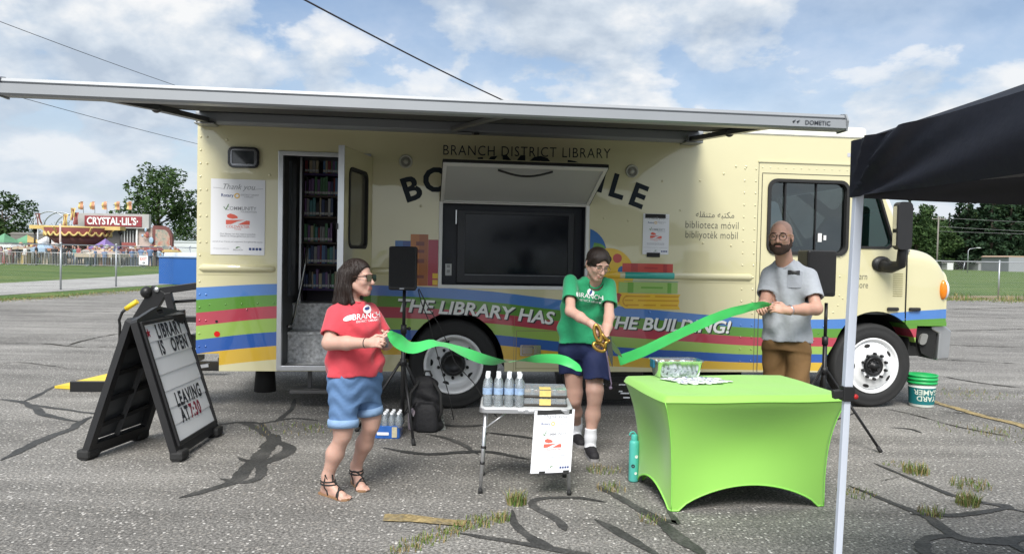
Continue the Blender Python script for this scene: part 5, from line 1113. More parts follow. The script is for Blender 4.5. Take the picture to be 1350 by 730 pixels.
# ---------------------------------------------------------------- the woman in green with the big scissors
def woman_green():
    who = empty('person', (.60, 5.95, 0)); tag(who, 'woman in a green printed shirt and navy shorts cutting the ribbon, head bowed', 'person')
    bf = unit((.10, -1, 0)); lf = V(-bf[1], bf[0], 0); yaw = math.atan2(bf[1], bf[0])
    body = Field((.20, 5.35, -.005), (1.10, 6.75, 1.72), .0065)
    c_ = lambda y: V(*P(771, y, 6.0))
    zs = [.78, .86, .95, 1.05, 1.15, 1.25, 1.34, 1.40]; cx = [.575, .575, .58, .585, .595, .605, .62, .64]; cy = [6.05, 6.05, 6.04, 6.02, 5.99, 5.95, 5.91, 5.88]
    body.loft(zs, cx, cy, [.16, .17, .155, .145, .148, .150, .130, .055], [.11, .115, .108, .10, .10, .095, .075, .05], yaw)
    sR, sL = P(752, 369, 5.86), P(803, 374, 5.92); eR, eL = P(752, 410, 5.66), P(803, 418, 5.72); wR, wL = P(781, 428, 5.46), P(797, 447, 5.50)
    for s_, e_, w_ in ((sR, eR, wR), (sL, eL, wL)):
        body.chain([V(*s_)-V(0,0,.014), e_], [.036, .038], .03); body.chain([e_, np.array(e_)*.55+np.array(w_)*.45, w_], [.039, .037, .024], .02)
    hand(body, V(*wR), unit(V(*P(792, 438, 5.43))-V(*wR)), (.3, .2, -.8), 1.15, .9, 1); hand(body, V(*wL), unit(V(*P(789, 462, 5.43))-V(*wL)), (-.7, -.2, .4), 1.1, .9, -1)
    pel = V(.575, 6.06, .84)
    legs = [(pel-lf*.085, V(*P(757, 527, 6.11)), V(.565, 6.30, .09), V(.55, 6.36, 0), V(.60, 6.12, 0)), (pel+lf*.085, V(*P(784, 525, 5.90)), V(.640, 5.90, .09), V(.635, 5.95, 0), V(.655, 5.72, 0))]
    for hp_, kn, an, he, to in legs:
        cal = kn*.62+an*.38+V(0, .02, 0); body.chain([hp_, kn+V(0,0,.06), kn, cal, an+V(0,0,.07), an], [.092, .064, .053, .056, .036, .036], .03); d = unit(to-he)
        body.cone(an, he+d*.04+V(0,0,.045), .036, .034, .02); body.cone(he+d*.04+V(0,0,.045), he+d*.2+V(0,0,.035), .034, .030, .02)
    up = unit((.16, -.30, 1)); hd = Head(P(787.5, 347, 5.80), (.36, -.84, -.40), up, 1.03); hd.add(body, V(.635, 5.89, 1.38))
    lipc = hd.p(.094, 0, -.068)
    body.build('body', [M['skin'], M['lips']], who, pick=lambda c: ((np.abs((c-lipc)@hd.F[2]) < .0085) & (np.abs((c-lipc)@hd.F[1]) < .020) & (((c-lipc)@hd.F[0]) > -.012)))
    hd.eyes(who, .004)
    mb = MB(); mb.tube([hd.p(.0930-.00035*q*q, q*.0065, -.0675+.0005*q*q) for q in (-3,-2,-1,0,1,2,3)], .0042, 6); part('teeth', mb, M['teeth'], who)
    for q in (-1, 1):
        mb = MB(); mb.tube([Vector(hd.p(.098, q*.014, .020)), Vector(hd.p(.098, q*.03, .026)), Vector(hd.p(.086, q*.05, .020))], [.003, .004, .002], 6); part('eyebrow', mb, M['hair'], who)
    h = Field((.42, 5.60, 1.35), (.98, 6.12, 1.78), .006)
    h.ell(hd.p(-.003, 0, .034), hd.F, (.102, .084, .093), .01); h.ell(hd.p(-.10, 0, -.02), hd.F, (.040, .04, .045), .03)
    for q in (-1, 1): h.chain([hd.p(.045, q*.062, .060), hd.p(.010, q*.076, .01), hd.p(-.03, q*.076, -.05)], [.014, .012, .010], .015)
    h.chain([hd.p(-.10, .03, -.03), hd.p(-.07, .085, -.02), hd.p(-.05, .10, -.05)], [.012, .009, .005], .01)
    h.ell(hd.p(.112, .004, -.022), hd.F, (.062, .060, .092), .012, True)
    ho = h.build('hair', M['hair'], who); strands(ho, hd, 60, .04, 5)
    sh = Field((.22, 5.45, .77), (1.02, 6.40, 1.46), .0062)
    zs = [.79, .91, .98, 1.06, 1.14, 1.22, 1.29, 1.34, 1.375, 1.40]; cx = [.578, .578, .58, .585, .592, .60, .61, .62, .63, .64]; cy = [6.045, 6.04, 6.035, 6.02, 6.0, 5.965, 5.94, 5.92, 5.90, 5.885]
    garment(sh, lambda q: q.loft(zs, cx, cy, [.205, .205, .200, .195, .193, .192, .180, .145, .108, .078], [.142, .148, .145, .142, .140, .138, .126, .106, .092, .08], yaw, .02, 2.2, 0, wrinkle(4.1, .010, 26)),
        [(V(*sR)-V(0,0,.010), V(*eR), .054, .070, .64), (V(*sL)-V(0,0,.010), V(*eL), .054, .070, .64)], .013)
    nk = V(.64, 5.88, 1.405); sh.cone(nk+V(.005, -.045, -.055), nk+V(0, .01, .12), .058, .075, .006, True)
    sh.cut(lambda X, Y, Z: .872+.008*np.sin(X*21+Y*9)-Z); sh.cut(lambda X, Y, Z: Z-1.425)
    shirt = sh.build('shirt', M['green_cloth'], who, 3); collar(shirt, V(.642, 5.866, 1.40), .060, bf, who, M['green_cloth'])
    wl = pm('white_print', (.78,.80,.78), .6); rt = (1, .06, -.13); upv = (.10, .05, 1)
    print_on(shirt, who, 'BRANCH', .050, P(781, 393.5, 5.7), rt, upv, wl, .012, sx=.98); print_on(shirt, who, 'DISTRICT LIBRARY', .021, P(781, 398.5, 5.7), rt, upv, wl, .010, name='small_lettering')
    patch_on(shirt, [(.010*math.cos(q), .018*math.sin(q)) for q in np.linspace(0, 6, 12)], P(761.5, 388, 5.7), rt, (0,0,1), wl, 'leaf_print')
    patch_on(shirt, [(.028*math.cos(q), .028*math.sin(q)) for q in np.linspace(0, 6.05, 16)], P(782, 386, 5.7), rt, (0,0,1), wl, 'name_badge', lift=.008)
    patch_on(shirt, [(.022*math.cos(q)*.45+.008*math.sin(q), .020*math.sin(q)) for q in np.linspace(0, 6, 10)], P(782, 386, 5.7), rt, (0,0,1), M['ink_navy'], 'badge_print', lift=.0105)
    jn = Field((.22, 5.65, .52), (1.0, 6.45, .95), .0062)
    jn.loft([.735, .79, .84, .89, .93], [.576]*5, [6.05]*5, [.15, .187, .189, .18, .172], [.09, .126, .132, .128, .12], yaw, .03)
    for (hp_, kn, an, he, to) in legs: jn.chain([hp_, V(kn[0]+(-.022 if hp_[0] < .57 else .020), kn[1], .585)], [.104, .104], .018)
    X, Y, Z = jn.coords((slice(None),)*3); jn.d = jn.d+(.005*np.sin(X*42+2*np.sin(Z*16)+Y*20)).astype(np.float32)
    jn.shell(.014); jn.cut(lambda X, Y, Z: .612+.012*np.sin(X*30)-Z); jn.cut(lambda X, Y, Z: Z-.90)
    sm = np.abs((X-.583)); jn.build('shorts', M['navy'], who, 2)
    sock = pm('white_sock', (.72,.73,.76), .9, bump=.3, bscale=120)
    for hp_, kn, an, he, to in legs:
        d = unit(to-he); f = Field((.35, 5.5, -.002), (.9, 6.6, .30), .006)
        f.chain([an+V(0,0,.13), an+V(0,0,.05), he+d*.05+V(0,0,.055), he+d*.19+V(0,0,.042)], [.047, .045, .043, .036], .02); f.cut(lambda X, Y, Z: Z-(an[2]+.125)); f.build('sock', sock, who)
        f = Field((.35, 5.5, .002), (.9, 6.6, .16), .006)
        f.cone(he+d*.025+V(0,0,.045), he+d*.05+V(0,0,.06), .040, .043, .02); f.cone(he+d*.05+V(0,0,.055), he+d*.205+V(0,0,.04), .044, .036, .02); f.cone(he+d*.1+V(0,0,.03), he+d*.22+V(0,0,.03), .038, .036, .02)
        f.cone(he+d*.03+V(0,0,.10), he+d*.055+V(0,0,.15), .038, .04, .012, True); f.cut(lambda X, Y, Z: .022-Z); shoe = f.build('shoe', pm('black_trainer', (.014,.013,.016), .7, bump=.4, bscale=150), who)
        mb = MB(); s = np.cross(d, (0,0,1)); ol = [(-.022, .028), (.03, .040), (.12, .036), (.19, .041), (.24, .030), (.255, .010)]; ol += [(x, -y) for x, y in reversed(ol)]
        mb.plate(ol, [], .024, lambda x, y, c: Vector(he+d*x+s*y+V(0,0,.001+c))); part('shoe_sole', mb, pm('grey_sole', (.30,.29,.29), .7), who, shoe)
        mb = MB()
        for q in range(4): mb.tube([Vector(he+d*(.085+.022*q)+s*y+V(0,0,.098-.010*q-.004*abs(y)*100*.2)) for y in (-.018, 0, .018)], .003, 5)
        part('lace', mb, pm('grey_lace', (.25,.25,.27), .8), who, shoe)
    mb = MB()
    for q in (-1, 1): mb.tube([Vector(hd.p(.108-.10*abs(.033+.024*math.cos(t))*.4, q*(.033+.024*math.cos(t)), -.004+.020*math.sin(t))) for t in np.linspace(0, 2*math.pi, 19)], .0017, 5)
    mb.tube([Vector(hd.p(.106, -.009, .002)), Vector(hd.p(.109, 0, .004)), Vector(hd.p(.106, .009, .002))], .0017, 5)
    for q in (-1, 1): mb.tube([Vector(hd.p(.087, q*.057, .0)), Vector(hd.p(.06, q*.073, .0)), Vector(hd.p(-.01, q*.083, -.004))], .0018, 5)
    part('eyeglasses', mb, pm('thin_grey_frame', (.12,.10,.10), .25, .6), who)
    mb = MB(); a = [Vector(P(x, y, 5.80)) for x, y in ((799, 462), (802, 478), (804, 495), (806, 505), (805, 511))]; mb.tube(a, .006, 6); mb.ball(a[-1], .014, 6); part('key_lanyard', mb, pm('purple_grey_cord', (.22,.17,.24), .7), who)
    # the giant scissors: two gold loops, two dark blades
    sc = empty('giant_scissors', P(797, 452, 5.40)); tag(sc, 'oversized gold handled scissors held in both hands by the woman in green', 'scissors')
    o = Vector(P(803, 449, 5.41)); 
    def loop(cpx, cpy, rx, ry, an, nme):
        mb = MB(); c = Vector(P(cpx, cpy, 5.40)); ca, sa = math.cos(an), math.sin(an); pts = []
        for t in np.linspace(0, 2*math.pi, 25): x, z = rx*math.cos(t), ry*math.sin(t); pts.append(c+Vector((x*ca-z*sa, .01*math.sin(t), x*sa+z*ca)))
        mb.tube(pts, .0125, 8, False); mb.tube([pts[0], c.lerp(o, .6)+Vector((0,0,.0)), o], [.012, .014, .014], 8); return mb.build(nme, M['gold'], sc, M=Matrix.Translation(-sc.location))
    loop(788, 439, .022, .058, .25, 'handle'); loop(790, 457, .046, .024, -.45, 'handle')
    for (ex, ey), dy, nme in (((815, 464), .006, 'blade'), ((806, 474), -.006, 'blade')):
        e = Vector(P(ex, ey, 5.43)); d = (e-o).normalized(); s = d.cross(Vector((0,1,0))).normalized(); mb = MB()
        ol = [(-.03, .018), (.10, .016), ((e-o).length+.05, .002), ((e-o).length+.05, -.002), (.10, -.02), (-.03, -.018)]; mb.plate(ol, [], .004, lambda x, y, c: o+d*x+s*y+Vector((0, dy+c, 0))); mb.build(nme, pm('dark_blade', (.16,.16,.17), .2, .9), sc, M=Matrix.Translation(-sc.location))
    mb = MB(); mb.ball(o+Vector((0,-.012,0)), .009, 8); mb.build('pivot', M['gold'], sc, M=Matrix.Translation(-sc.location))
    return who
woman_green()

# ---------------------------------------------------------------- the man in grey
def man_grey():
    who = empty('person', (2.22, 6.15, 0)); tag(who, 'bearded man with shaved head, round glasses and grey pocket shirt behind the lime table', 'person')
    bf = unit((-.62, -.78, 0)); lf = V(-bf[1], bf[0], 0); yaw = math.atan2(bf[1], bf[0]); D = 6.1
    body = Field((1.70, 5.40, -.005), (2.75, 6.75, 1.95), .0068)
    zs = [.86, .95, 1.05, 1.15, 1.25, 1.36, 1.45, 1.515]; cx = [2.245, 2.245, 2.24, 2.235, 2.235, 2.23, 2.225, 2.21]; cy = [6.15]*8
    body.loft(zs, cx, cy, [.155, .158, .152, .152, .155, .160, .14, .068], [.11, .115, .115, .11, .11, .105, .085, .065], yaw)
    sR, sL = P(1014, 359, 6.25), P(1067, 361, 6.04); eR, eL = P(1009, 398, 6.12), P(1076, 407, 5.88); wR, wL = P(1004, 410, 5.92), P(1037, 409, 5.70)
    for s_, e_, w_ in ((sR, eR, wR), (sL, eL, wL)):
        body.chain([V(*s_)-V(0,0,.02), e_], [.040, .047], .03); body.chain([e_, np.array(e_)*.6+np.array(w_)*.4, w_], [.049, .046, .031], .02)
    hand(body, V(*wL), unit(V(*P(1016, 404, 5.72))-V(*wL)), (.2, .6, -.35), .75, 1.0, -1); hand(body, V(*wR), unit(V(*P(1001, 400, 5.76))-V(*wR)), (.3, -.2, -.7), .9, .98, 1)
    pel = V(2.245, 6.15, .93)
    legs = [(pel-lf*.09, V(2.16, 6.20, .50), V(2.15, 6.27, .09)), (pel+lf*.09, V(2.31, 6.05, .50), V(2.33, 6.10, .09))]
    for hp_, kn, an in legs: body.chain([hp_, kn+V(0,0,.06), kn, kn*.62+an*.38-bf*.02, an+V(0,0,.07), an], [.080, .068, .058, .060, .042, .04], .03); body.cone(an, an+bf*.12-V(0,0,.05), .038, .034, .02)
    hd = Head(P(1029.5, 312, 6.05), (-.50, -.86, -.02), k=1.10); hd.add(body, V(2.215, 6.15, 1.50), True)
    lipc = hd.p(.094, 0, -.068)
    def pick(c):
        r = c-hd.c; f, l, u = (r@hd.F[0])/hd.k, (r@hd.F[1])/hd.k, (r@hd.F[2])/hd.k; out = np.zeros(len(c), int)
        inhead = (u > -.14) & (np.abs(l) < .1) & (np.abs(f) < .13)
        out[inhead & (u > .035+.25*np.maximum(0, f-.03)) & (f < .06)] = 2
        out[inhead & (u > -.02) & (f < .01) & (np.abs(l) < .083) & (f > -.12) & (u < .05) & (f < -.03)] = 2
        out[(np.abs(u+.068) < .009) & (np.abs(l) < .022) & (f > .082)] = 1
        return out
    body.build('body', [M['skin_tan'], pm('lips_muted', (.34,.15,.115), .5), M['stubble']], who, pick=pick)
    hd.eyes(who)
    b = Field((1.95, 5.75, 1.50), (2.45, 6.40, 1.86), .0055)
    b.ell(hd.p(.034, 0, -.078), hd.F, (.072, .071, .060), .01); b.ell(hd.p(.068, 0, -.108), hd.F, (.032, .038, .026), .02)
    for q in (-1, 1): b.chain([hd.p(.0, q*.0715, -.022), hd.p(.008, q*.0685, -.06), hd.p(.03, q*.052, -.09)], [.010, .014, .02], .012)
    b.cone(hd.p(.098, -.024, -.053), hd.p(.098, .024, -.053), .0085, .0085, .008)
    b.ell(hd.p(.098, 0, -.0675), hd.F, (.020, .019, .0062), .004, True); b.ell(hd.p(.085, 0, -.012), hd.F, (.06, .050, .036), .012, True)
    for q in (-1, 1): b.ell(hd.p(.075, q*.045, -.030), hd.F, (.040, .028, .030), .012, True)
    b.build('beard', M['beard'], who)
    for q in (-1, 1):
        mb = MB(); mb.tube([Vector(hd.p(.098, q*.013, .0245)), Vector(hd.p(.097, q*.03, .0285)), Vector(hd.p(.084, q*.052, .0215))], [.0025, .0035, .002], 6); part('eyebrow', mb, M['beard'], who)
    sh = Field((1.74, 5.60, .82), (2.72, 6.70, 1.60), .0066)
    zs = [.83, .96, 1.04, 1.12, 1.20, 1.28, 1.37, 1.45, 1.50, 1.53, 1.555]; cx = [2.245]*4+[2.24, 2.24, 2.235, 2.23, 2.225, 2.22, 2.215]
    garment(sh, lambda q: q.loft(zs, cx, [6.15]*11, [.196, .192, .186, .182, .185, .192, .190, .168, .134, .102, .082], [.150, .147, .143, .140, .140, .142, .136, .120, .105, .092, .082], yaw, .02, 2.2, 0, wrinkle(2.2, .010, 24)),
        [(V(*sR)-V(0,0,.02), V(*eR), .066, .082, .72), (V(*sL)-V(0,0,.02), V(*eL), .066, .082, .68)], .014, .05)
    nk = V(2.212, 6.145, 1.56); sh.cone(nk+V(bf[0]*.035, bf[1]*.035, -.025), nk+V(0,0,.1), .070, .085, .006, True)
    sh.cut(lambda X, Y, Z: .905+.10*(.0)+.008*np.sin(X*19+Y*13)-Z); sh.cut(lambda X, Y, Z: Z-1.572)
    shirt = sh.build('shirt', M['grey_cloth'], who, 3); collar(shirt, nk+V(bf[0]*.016, bf[1]*.016, 0), .074, bf, who, M['grey_cloth'])
    rt = (.88, -.47, 0); pk = pm('pocket_grey', (.30,.32,.355), .85, bump=.25, bscale=30)
    patch_on(shirt, rrect(-.055, -.075, .055, .055, .008, 3), P(1045, 367, 5.9), rt, (0,0,1), pk, 'chest_pocket', lift=.004)
    patch_on(shirt, rrect(-.045, -.018, .045, .018, .003, 2), P(1043.5, 357.5, 5.9), rt, (0,.1,1), M['black_plastic'], 'name_tag', lift=.009)
    tr_ = Field((1.75, 5.70, .05), (2.75, 6.60, .98), .008)
    tr_.loft([.84, .90, .97], [2.245]*3, [6.15]*3, [.176, .168, .158], [.126, .126, .12], yaw, .05)
    for hp_, kn, an in legs: tr_.chain([hp_-V(0,0,.06), kn, an+V(0,0,.02)], [.098, .088, .075], .04)
    X, Y, Z = tr_.coords((slice(None),)*3); tr_.d = tr_.d+(.006*np.sin(X*34+2*np.sin(Z*14)+Y*20)).astype(np.float32)
    tr_.cut(lambda X, Y, Z: .06-Z); tr_.cut(lambda X, Y, Z: Z-.96); tr_.build('trousers', M['khaki'], who, 2)
    for hp_, kn, an in legs:
        he = V(an[0], an[1], 0)-bf*.05; f = Field(he-V(.35,.35,.0), he+V(.35,.35,.14), .008); f.cone(he+bf*.02+V(0,0,.045), he+bf*.2+V(0,0,.04), .045, .042, .02); f.cut(lambda X, Y, Z: .003-Z); f.build('shoe', pm('brown_shoe', (.06,.035,.02), .5), who)
    mb = MB()
    for q in (-1, 1): mb.tube([Vector(hd.p(.108-.10*abs(.033+.025*math.cos(t))*.4, q*(.034+.0255*math.cos(t)), -.003+.0245*math.sin(t))) for t in np.linspace(0, 2*math.pi, 21)], .0030, 6)
    mb.tube([Vector(hd.p(.107, -.009, .006)), Vector(hd.p(.110, 0, .009)), Vector(hd.p(.107, .009, .006))], .0026, 5)
    g = part('eyeglasses', mb, pm('dark_round_frame', (.03,.02,.015), .25), who)
    mb = MB()
    for q in (-1, 1): mb.tube([Vector(hd.p(.088, q*.060, .008)), Vector(hd.p(.06, q*.075, .010)), Vector(hd.p(-.015, q*.085, .008))], .0024, 5)
    part('temple_arm', mb, M['gold'], who, g)
    u = Vector(V(*wL)-V(*eL)).normalized().to_track_quat('Z', 'Y').to_matrix().to_4x4(); u.translation = Vector(V(*wL)*.90+V(*eL)*.10)
    mb = MB(); mb.lathe([(.036+.004*math.cos(q), .010*math.sin(q)) for q in np.linspace(0, 6.283, 9)], u, 20); wt = part('wrist_watch', mb, M['steel'], who)
    mb = MB(); mb.ball(u.translation+Vector((-.01, -.034, .0)), (.018, .010, .018), 8); part('watch_face', mb, pm('watch_dial', (.6,.62,.64), .2), who, wt)
    return who
man_grey()
# ============================================================ things in front of the truck
def wtag(name, loc, label, cat, group=None, rz=0.0): return tag(empty(name, loc, rz), label, cat, group)
def loc_build(mb, name, mat, root, parent=None, bevel=0): return mb.build(name, mat, parent or root, bevel, M=Matrix.Translation(-root.location))

# ---- A-frame letter board
g0, g1, g2, g3 = G(232, 609), G(287, 572), G(108, 607), G(190, 576)
sg = wtag('sandwich_board', (g0+g1+g2+g3)/4, 'black folding letter board sign reading library is open leaving at 7:30', 'sign')
xa = (g1-g0); xa.z = 0; Wd = xa.length; xa.normalize(); apex = (g0+g1+g2+g3)/4+Vector((0, 0, 1.03)); cm = (g0+g1)/2; cb = (g2+g3)/2; 
def panel_frame(base, c0, c1):
    x = (c1-c0); x.z = 0; wd = x.length; x.normalize(); mid = (c0+c1)/2; up = (Vector((apex.x, apex.y, 1.03))-mid); h = up.length; up.normalize(); n = x.cross(up); return mid, x, up, n, wd, h
def leaf_outline(wd, h):
    w2 = wd/2; return [(-w2, .0), (-w2, .10), (-w2+.01, h-.02), (-w2+.03, h), (-.10, h+.055), (0, h+.07), (.10, h+.055), (w2-.03, h), (w2-.01, h-.02), (w2, .10), (w2, .0), (w2-.02, -.0), (w2-.13, .0), (w2-.16, .035), (-w2+.16, .035), (-w2+.13, .0)]
for c0, c1, front in ((g0, g1, True), (g2, g3, False)):
    mid, x, up, n, wd, h = panel_frame(None, c0, c1)
    if n.dot(mid-(g0+g1+g2+g3)/4) < 0: n = -n
    T = lambda a, b, c: mid+x*a+up*b+n*c
    hole = rrect(-.055, h+.012, .055, h+.045, .015)
    mb = MB()
    if front:
        mb.plate(leaf_outline(wd, h), [hole], .05, lambda a, b, c: T(a, b, c-.025))
        fr = loc_build(mb, 'front_leaf', M['black_plastic'], sg, None, .008)
        bw, b0, b1 = wd/2-.065, .13, h-.055
        mb = MB(); mb.plate([(-bw-.03, b0-.03), (bw+.03, b0-.03), (bw+.03, b1+.03), (-bw-.03, b1+.03)], [[(-bw, b0), (bw, b0), (bw, b1), (-bw, b1)]], .02, lambda a, b, c: T(a, b, .0265+c)); loc_build(mb, 'board_rim', M['black_plastic'], sg, fr, .006)
        mb = MB(); nr = 7
        for k in range(nr):
            za, zb = b0+(b1-b0)*k/nr, b0+(b1-b0)*(k+1)/nr
            mb.add([T(-bw+.001, za, .033), T(bw-.001, za, .033), T(bw-.001, zb-.007, .0275), T(-bw+.001, zb-.007, .0275), T(-bw+.001, zb, .033), T(bw-.001, zb, .033)], [(0,1,2,3), (3,2,5,4)], False)
        lb = loc_build(mb, 'letter_panel', pm('letter_panel_white', (.86,.88,.89), .35, var=.03), sg, fr)
        iv = Matrix.Translation(-sg.location)
        rows = [('LIBRARY', .045, .870, M['ink']), ('IS   OPEN', .045, .730, M['ink']), ('LEAVING', .035, .27, M['ink']), ('AT', -.125, .130, M['ink']), ('7:30', .075, .130, pm('letter_red', (.28,.012,.04), .5))]
        for s_, ox, oz, mt in rows:
            text(s_, .150, mt, lambda a, b: iv @ T(a+ox, b0+(b1-b0)*oz+b, .0345), 'letter', lb, .034, sx=.72, spacing=1.18)
        mb = MB(); st = [((.038 if k % 2 == 0 else .016)*math.sin(math.pi*k/5), (.038 if k % 2 == 0 else .016)*math.cos(math.pi*k/5)) for k in range(10)]
        mb.plate(st, [], .001, lambda a, b, c: T(a-bw+.045, b0+(b1-b0)*.875+.05+b, .0345+c)); loc_build(mb, 'star', pm('star_red', (.33,.012,.03), .5), sg, lb)
    else:
        w2 = wd/2; mb = MB(); mb.plate(leaf_outline(wd, h)[:3]+[(-w2+.03, h), (w2-.03, h)]+leaf_outline(wd, h)[8:], [[(-w2+.07, .12), (w2-.07, .12), (w2-.07, h-.07), (-w2+.07, h-.07)]], .05, lambda a, b, c: T(a, b, c-.025))
        for k in range(4): z_ = .25+.2*k; mb.bar(T(-w2+.08, z_, 0), T(w2-.08, z_+.04, 0), .02, .03)
        mb.bar(T(-.04, .12, 0), T(.06, h-.08, 0), .025, .035)
        bk = loc_build(mb, 'back_leaf', M['black_plastic'], sg, None, .008)
        mb = MB(); mb.plate([(-w2+.065, .125), (w2-.065, .125), (w2-.065, h-.075), (-w2+.065, h-.075)], [], .004, lambda a, b, c: T(a, b, .026+c)); loc_build(mb, 'back_panel', pm('back_panel_grey', (.07,.075,.08), .3), sg, bk)
    for q in (-1, 1):
        mb = MB(); mb.box((-.07, -.05, 0), (.07, .05, .075), Matrix.Translation(T(q*(wd/2-.065), .005, 0)*1) @ Matrix.Rotation(math.atan2(x.y, x.x), 4, 'Z')); loc_build(mb, 'foot', M['black_rubber'], sg, None, .02)

# ---- loudspeakers on tripods
def speaker(loc, rz, label, wd=.24, h=.37, dp=.25):
    s = wtag('loudspeaker', loc, label, 'loudspeaker', None, rz)
    mb = MB(); mb.plate([(-wd/2, 0), (wd/2, 0), (wd/2-.035, dp), (-wd/2+.035, dp)], [], h, lambda a, b, c: (a, b, c)); mb.build('cabinet', M['black_plastic'], s, .018, 3)
    mb = MB(); mb.plate(rrect(-wd/2+.012, .03, wd/2-.012, h-.012, .02), [], .006, lambda a, b, c: (a, -.001-c, b)); mb.build('grille', pm('speaker_grille', (.012,.012,.013), .7, var=.4, scale=300, bump=.6, bscale=700), s)
    mb = MB(); mb.plate(rrect(-.02, .010, .02, .020, .004), [], .003, lambda a, b, c: (a, -.001-c, b)); mb.build('badge', M['galv'], s); return s
def tripod(loc, top, label, spread=.42, rz=0.3, hub=.62):
    s = wtag('speaker_stand', loc, label, 'stand', None, rz)
    mb = MB(); mb.tube([(0,0,.10), (0,0,top*.72)], .019, 12); mb.build('lower_pole', M['black_metal'], s)
    mb = MB(); mb.tube([(0,0,top*.72), (0,0,top)], .0145, 12); mb.build('upper_pole', M['black_metal'], s)
    mb = MB(); mb.tube([(0,0,top*.70), (0,0,top*.76)], .026, 12); mb.build('collar', M['black_plastic'], s); mb = MB(); mb.tube([(0,0,hub-.03), (0,0,hub+.03)], .028, 12); mb.build('hub', M['black_plastic'], s)
    mb = MB(); mb.tube([(.02,0,top*.73), (.06,0,top*.73)], .009, 8); mb.ball((.065,0,top*.73), .016, 6); mb.build('knob', M['black_plastic'], s)
    for k in range(3):
        a = 2*math.pi*k/3; c, sn = math.cos(a), math.sin(a); mb = MB(); mb.tube([(c*.025, sn*.025, hub), (c*spread, sn*spread, .02)], .012, 8); lg = mb.build('leg', M['black_metal'], s)
        mb = MB(); mb.tube([(c*(spread-.02), sn*(spread-.02), .045), (c*(spread+.012), sn*(spread+.012), .004)], .017, 8); mb.build('rubber_foot', M['black_rubber'], lg)
        mb = MB(); mb.tube([(c*.02, sn*.02, .16), (c*spread*.55, sn*spread*.55, .29)], .007, 6); mb.build('brace', M['black_metal'], s)
    return s
b = G(530, 572); st = tripod(b, 1.24, 'black tripod stand carrying the loudspeaker beside the rear wheel', .40, .9)
p = P(532, 382, b.y); speaker((p.x, b.y-.10, p.z), -.05, 'black loudspeaker on the stand between the woman in red and the hatch')
b2 = Vector((2.70, 6.50, 0)); tripod(b2, 1.2, 'black tripod stand behind the bearded man, its legs beside the front wheel', .47, 1.35)
p = P(1080, 390, 6.50); speaker((p.x-.03, 6.38, p.z), .1, 'black loudspeaker half hidden behind the bearded man', .26, .39, .26)
for nme, pts, lab in (('speaker_cable', [P(551, 381, 6.5), P(556, 400, 6.5), P(566, 425, 6.6), P(572, 450, 6.65), P(580, 480, 6.7), P(592, 520, 6.7), P(598, 553, 6.7)], 'thin black cable hanging from the loudspeaker, the left one of two'),
                      ('speaker_cable', [P(552, 380, 6.5), P(562, 400, 6.5), P(577, 425, 6.6), P(588, 448, 6.65), P(600, 478, 6.7), P(625, 505, 6.7), P(640, 530, 6.7), P(655, 549, 6.75)], 'thin black cable from the loudspeaker crossing in front of the wheel hub')):
    mb = MB(); mb.tube(pts, .0045, 6); o = mb.build(nme, M['black_rubber']); tag(o, lab, 'cable')

# ---- luggage by the rear wheel
bp_ = wtag('backpack', G(562, 566), 'black backpack slumped on the pavement by the rear wheel', 'backpack')
f = Field((-.17, -.14, 0), (.19, .16, .52), .012); f.loft([-.02, .08, .20, .32, .40, .45, .475], [0, 0, .0, -.01, -.015, -.02, -.02], [.02]*7, [.135, .142, .135, .122, .11, .085, .04], [.09, .10, .09, .085, .08, .065, .03], -1.57, .02, 3.2, 0, lambda a, b, Z: .008*np.sin(b*28+Z*31)+.006*np.sin(Z*55+b*12)); f.loft([.0, .04, .15, .22, .25], [.01]*5, [-.09]*5, [.09, .105, .10, .09, .05], [.04, .05, .045, .035, .02], -1.57, .02, 3); f.cut(lambda X, Y, Z: .002-Z)
o = f.build('bag_body', pm('black_nylon', (.014,.014,.016), .7, var=.3, bump=.5, bscale=40), bp_); o.location = (0,0,0)
mb = MB(); mb.tube([(-.04, .02, .47), (-.02, .02, .515), (.02, .02, .515), (.04, .02, .47)], .010, 6); mb.build('carry_handle', M['black_rubber'], bp_)
for q in (-1, 1): mb = MB(); mb.tube([(q*.06, -.05, .44), (q*.13, -.10, .34), (q*.14, -.10, .18), (q*.10, -.05, .06)], .014, 6); mb.build('shoulder_strap', M['black_rubber'], bp_)
sp = wtag('speckled_tote', G(578, 567), 'grey speckled folder leaning against the black backpack', 'folder', None, .25)
mb = MB(); mb.plate(rrect(-.066, 0, .066, .30, .015), [], .03, lambda a, b, c: (a-b*.18, c+b*.12, b)); mb.build('cover', two_tone('speckled_cloth', (.03,.03,.03), (.12,.13,.12), (.40,.42,.40), 55, .8), sp, .005)
mb = MB(); mb.plate(rrect(-.025, .225, .022, .265, .008), [], .003, lambda a, b, c: (a-b*.18, b*.12-.001-c, b)); mb.build('sticker', M['paper'], sp)
mb = MB(); mb.tube([(-.03,-.01,.30), (-.02,-.02,.335), (.02,-.02,.335), (.03,-.01,.30)], .006, 6); mb.build('loop_handle', M['black_rubber'], sp, M=Matrix.Translation((-.055,.04,0)))
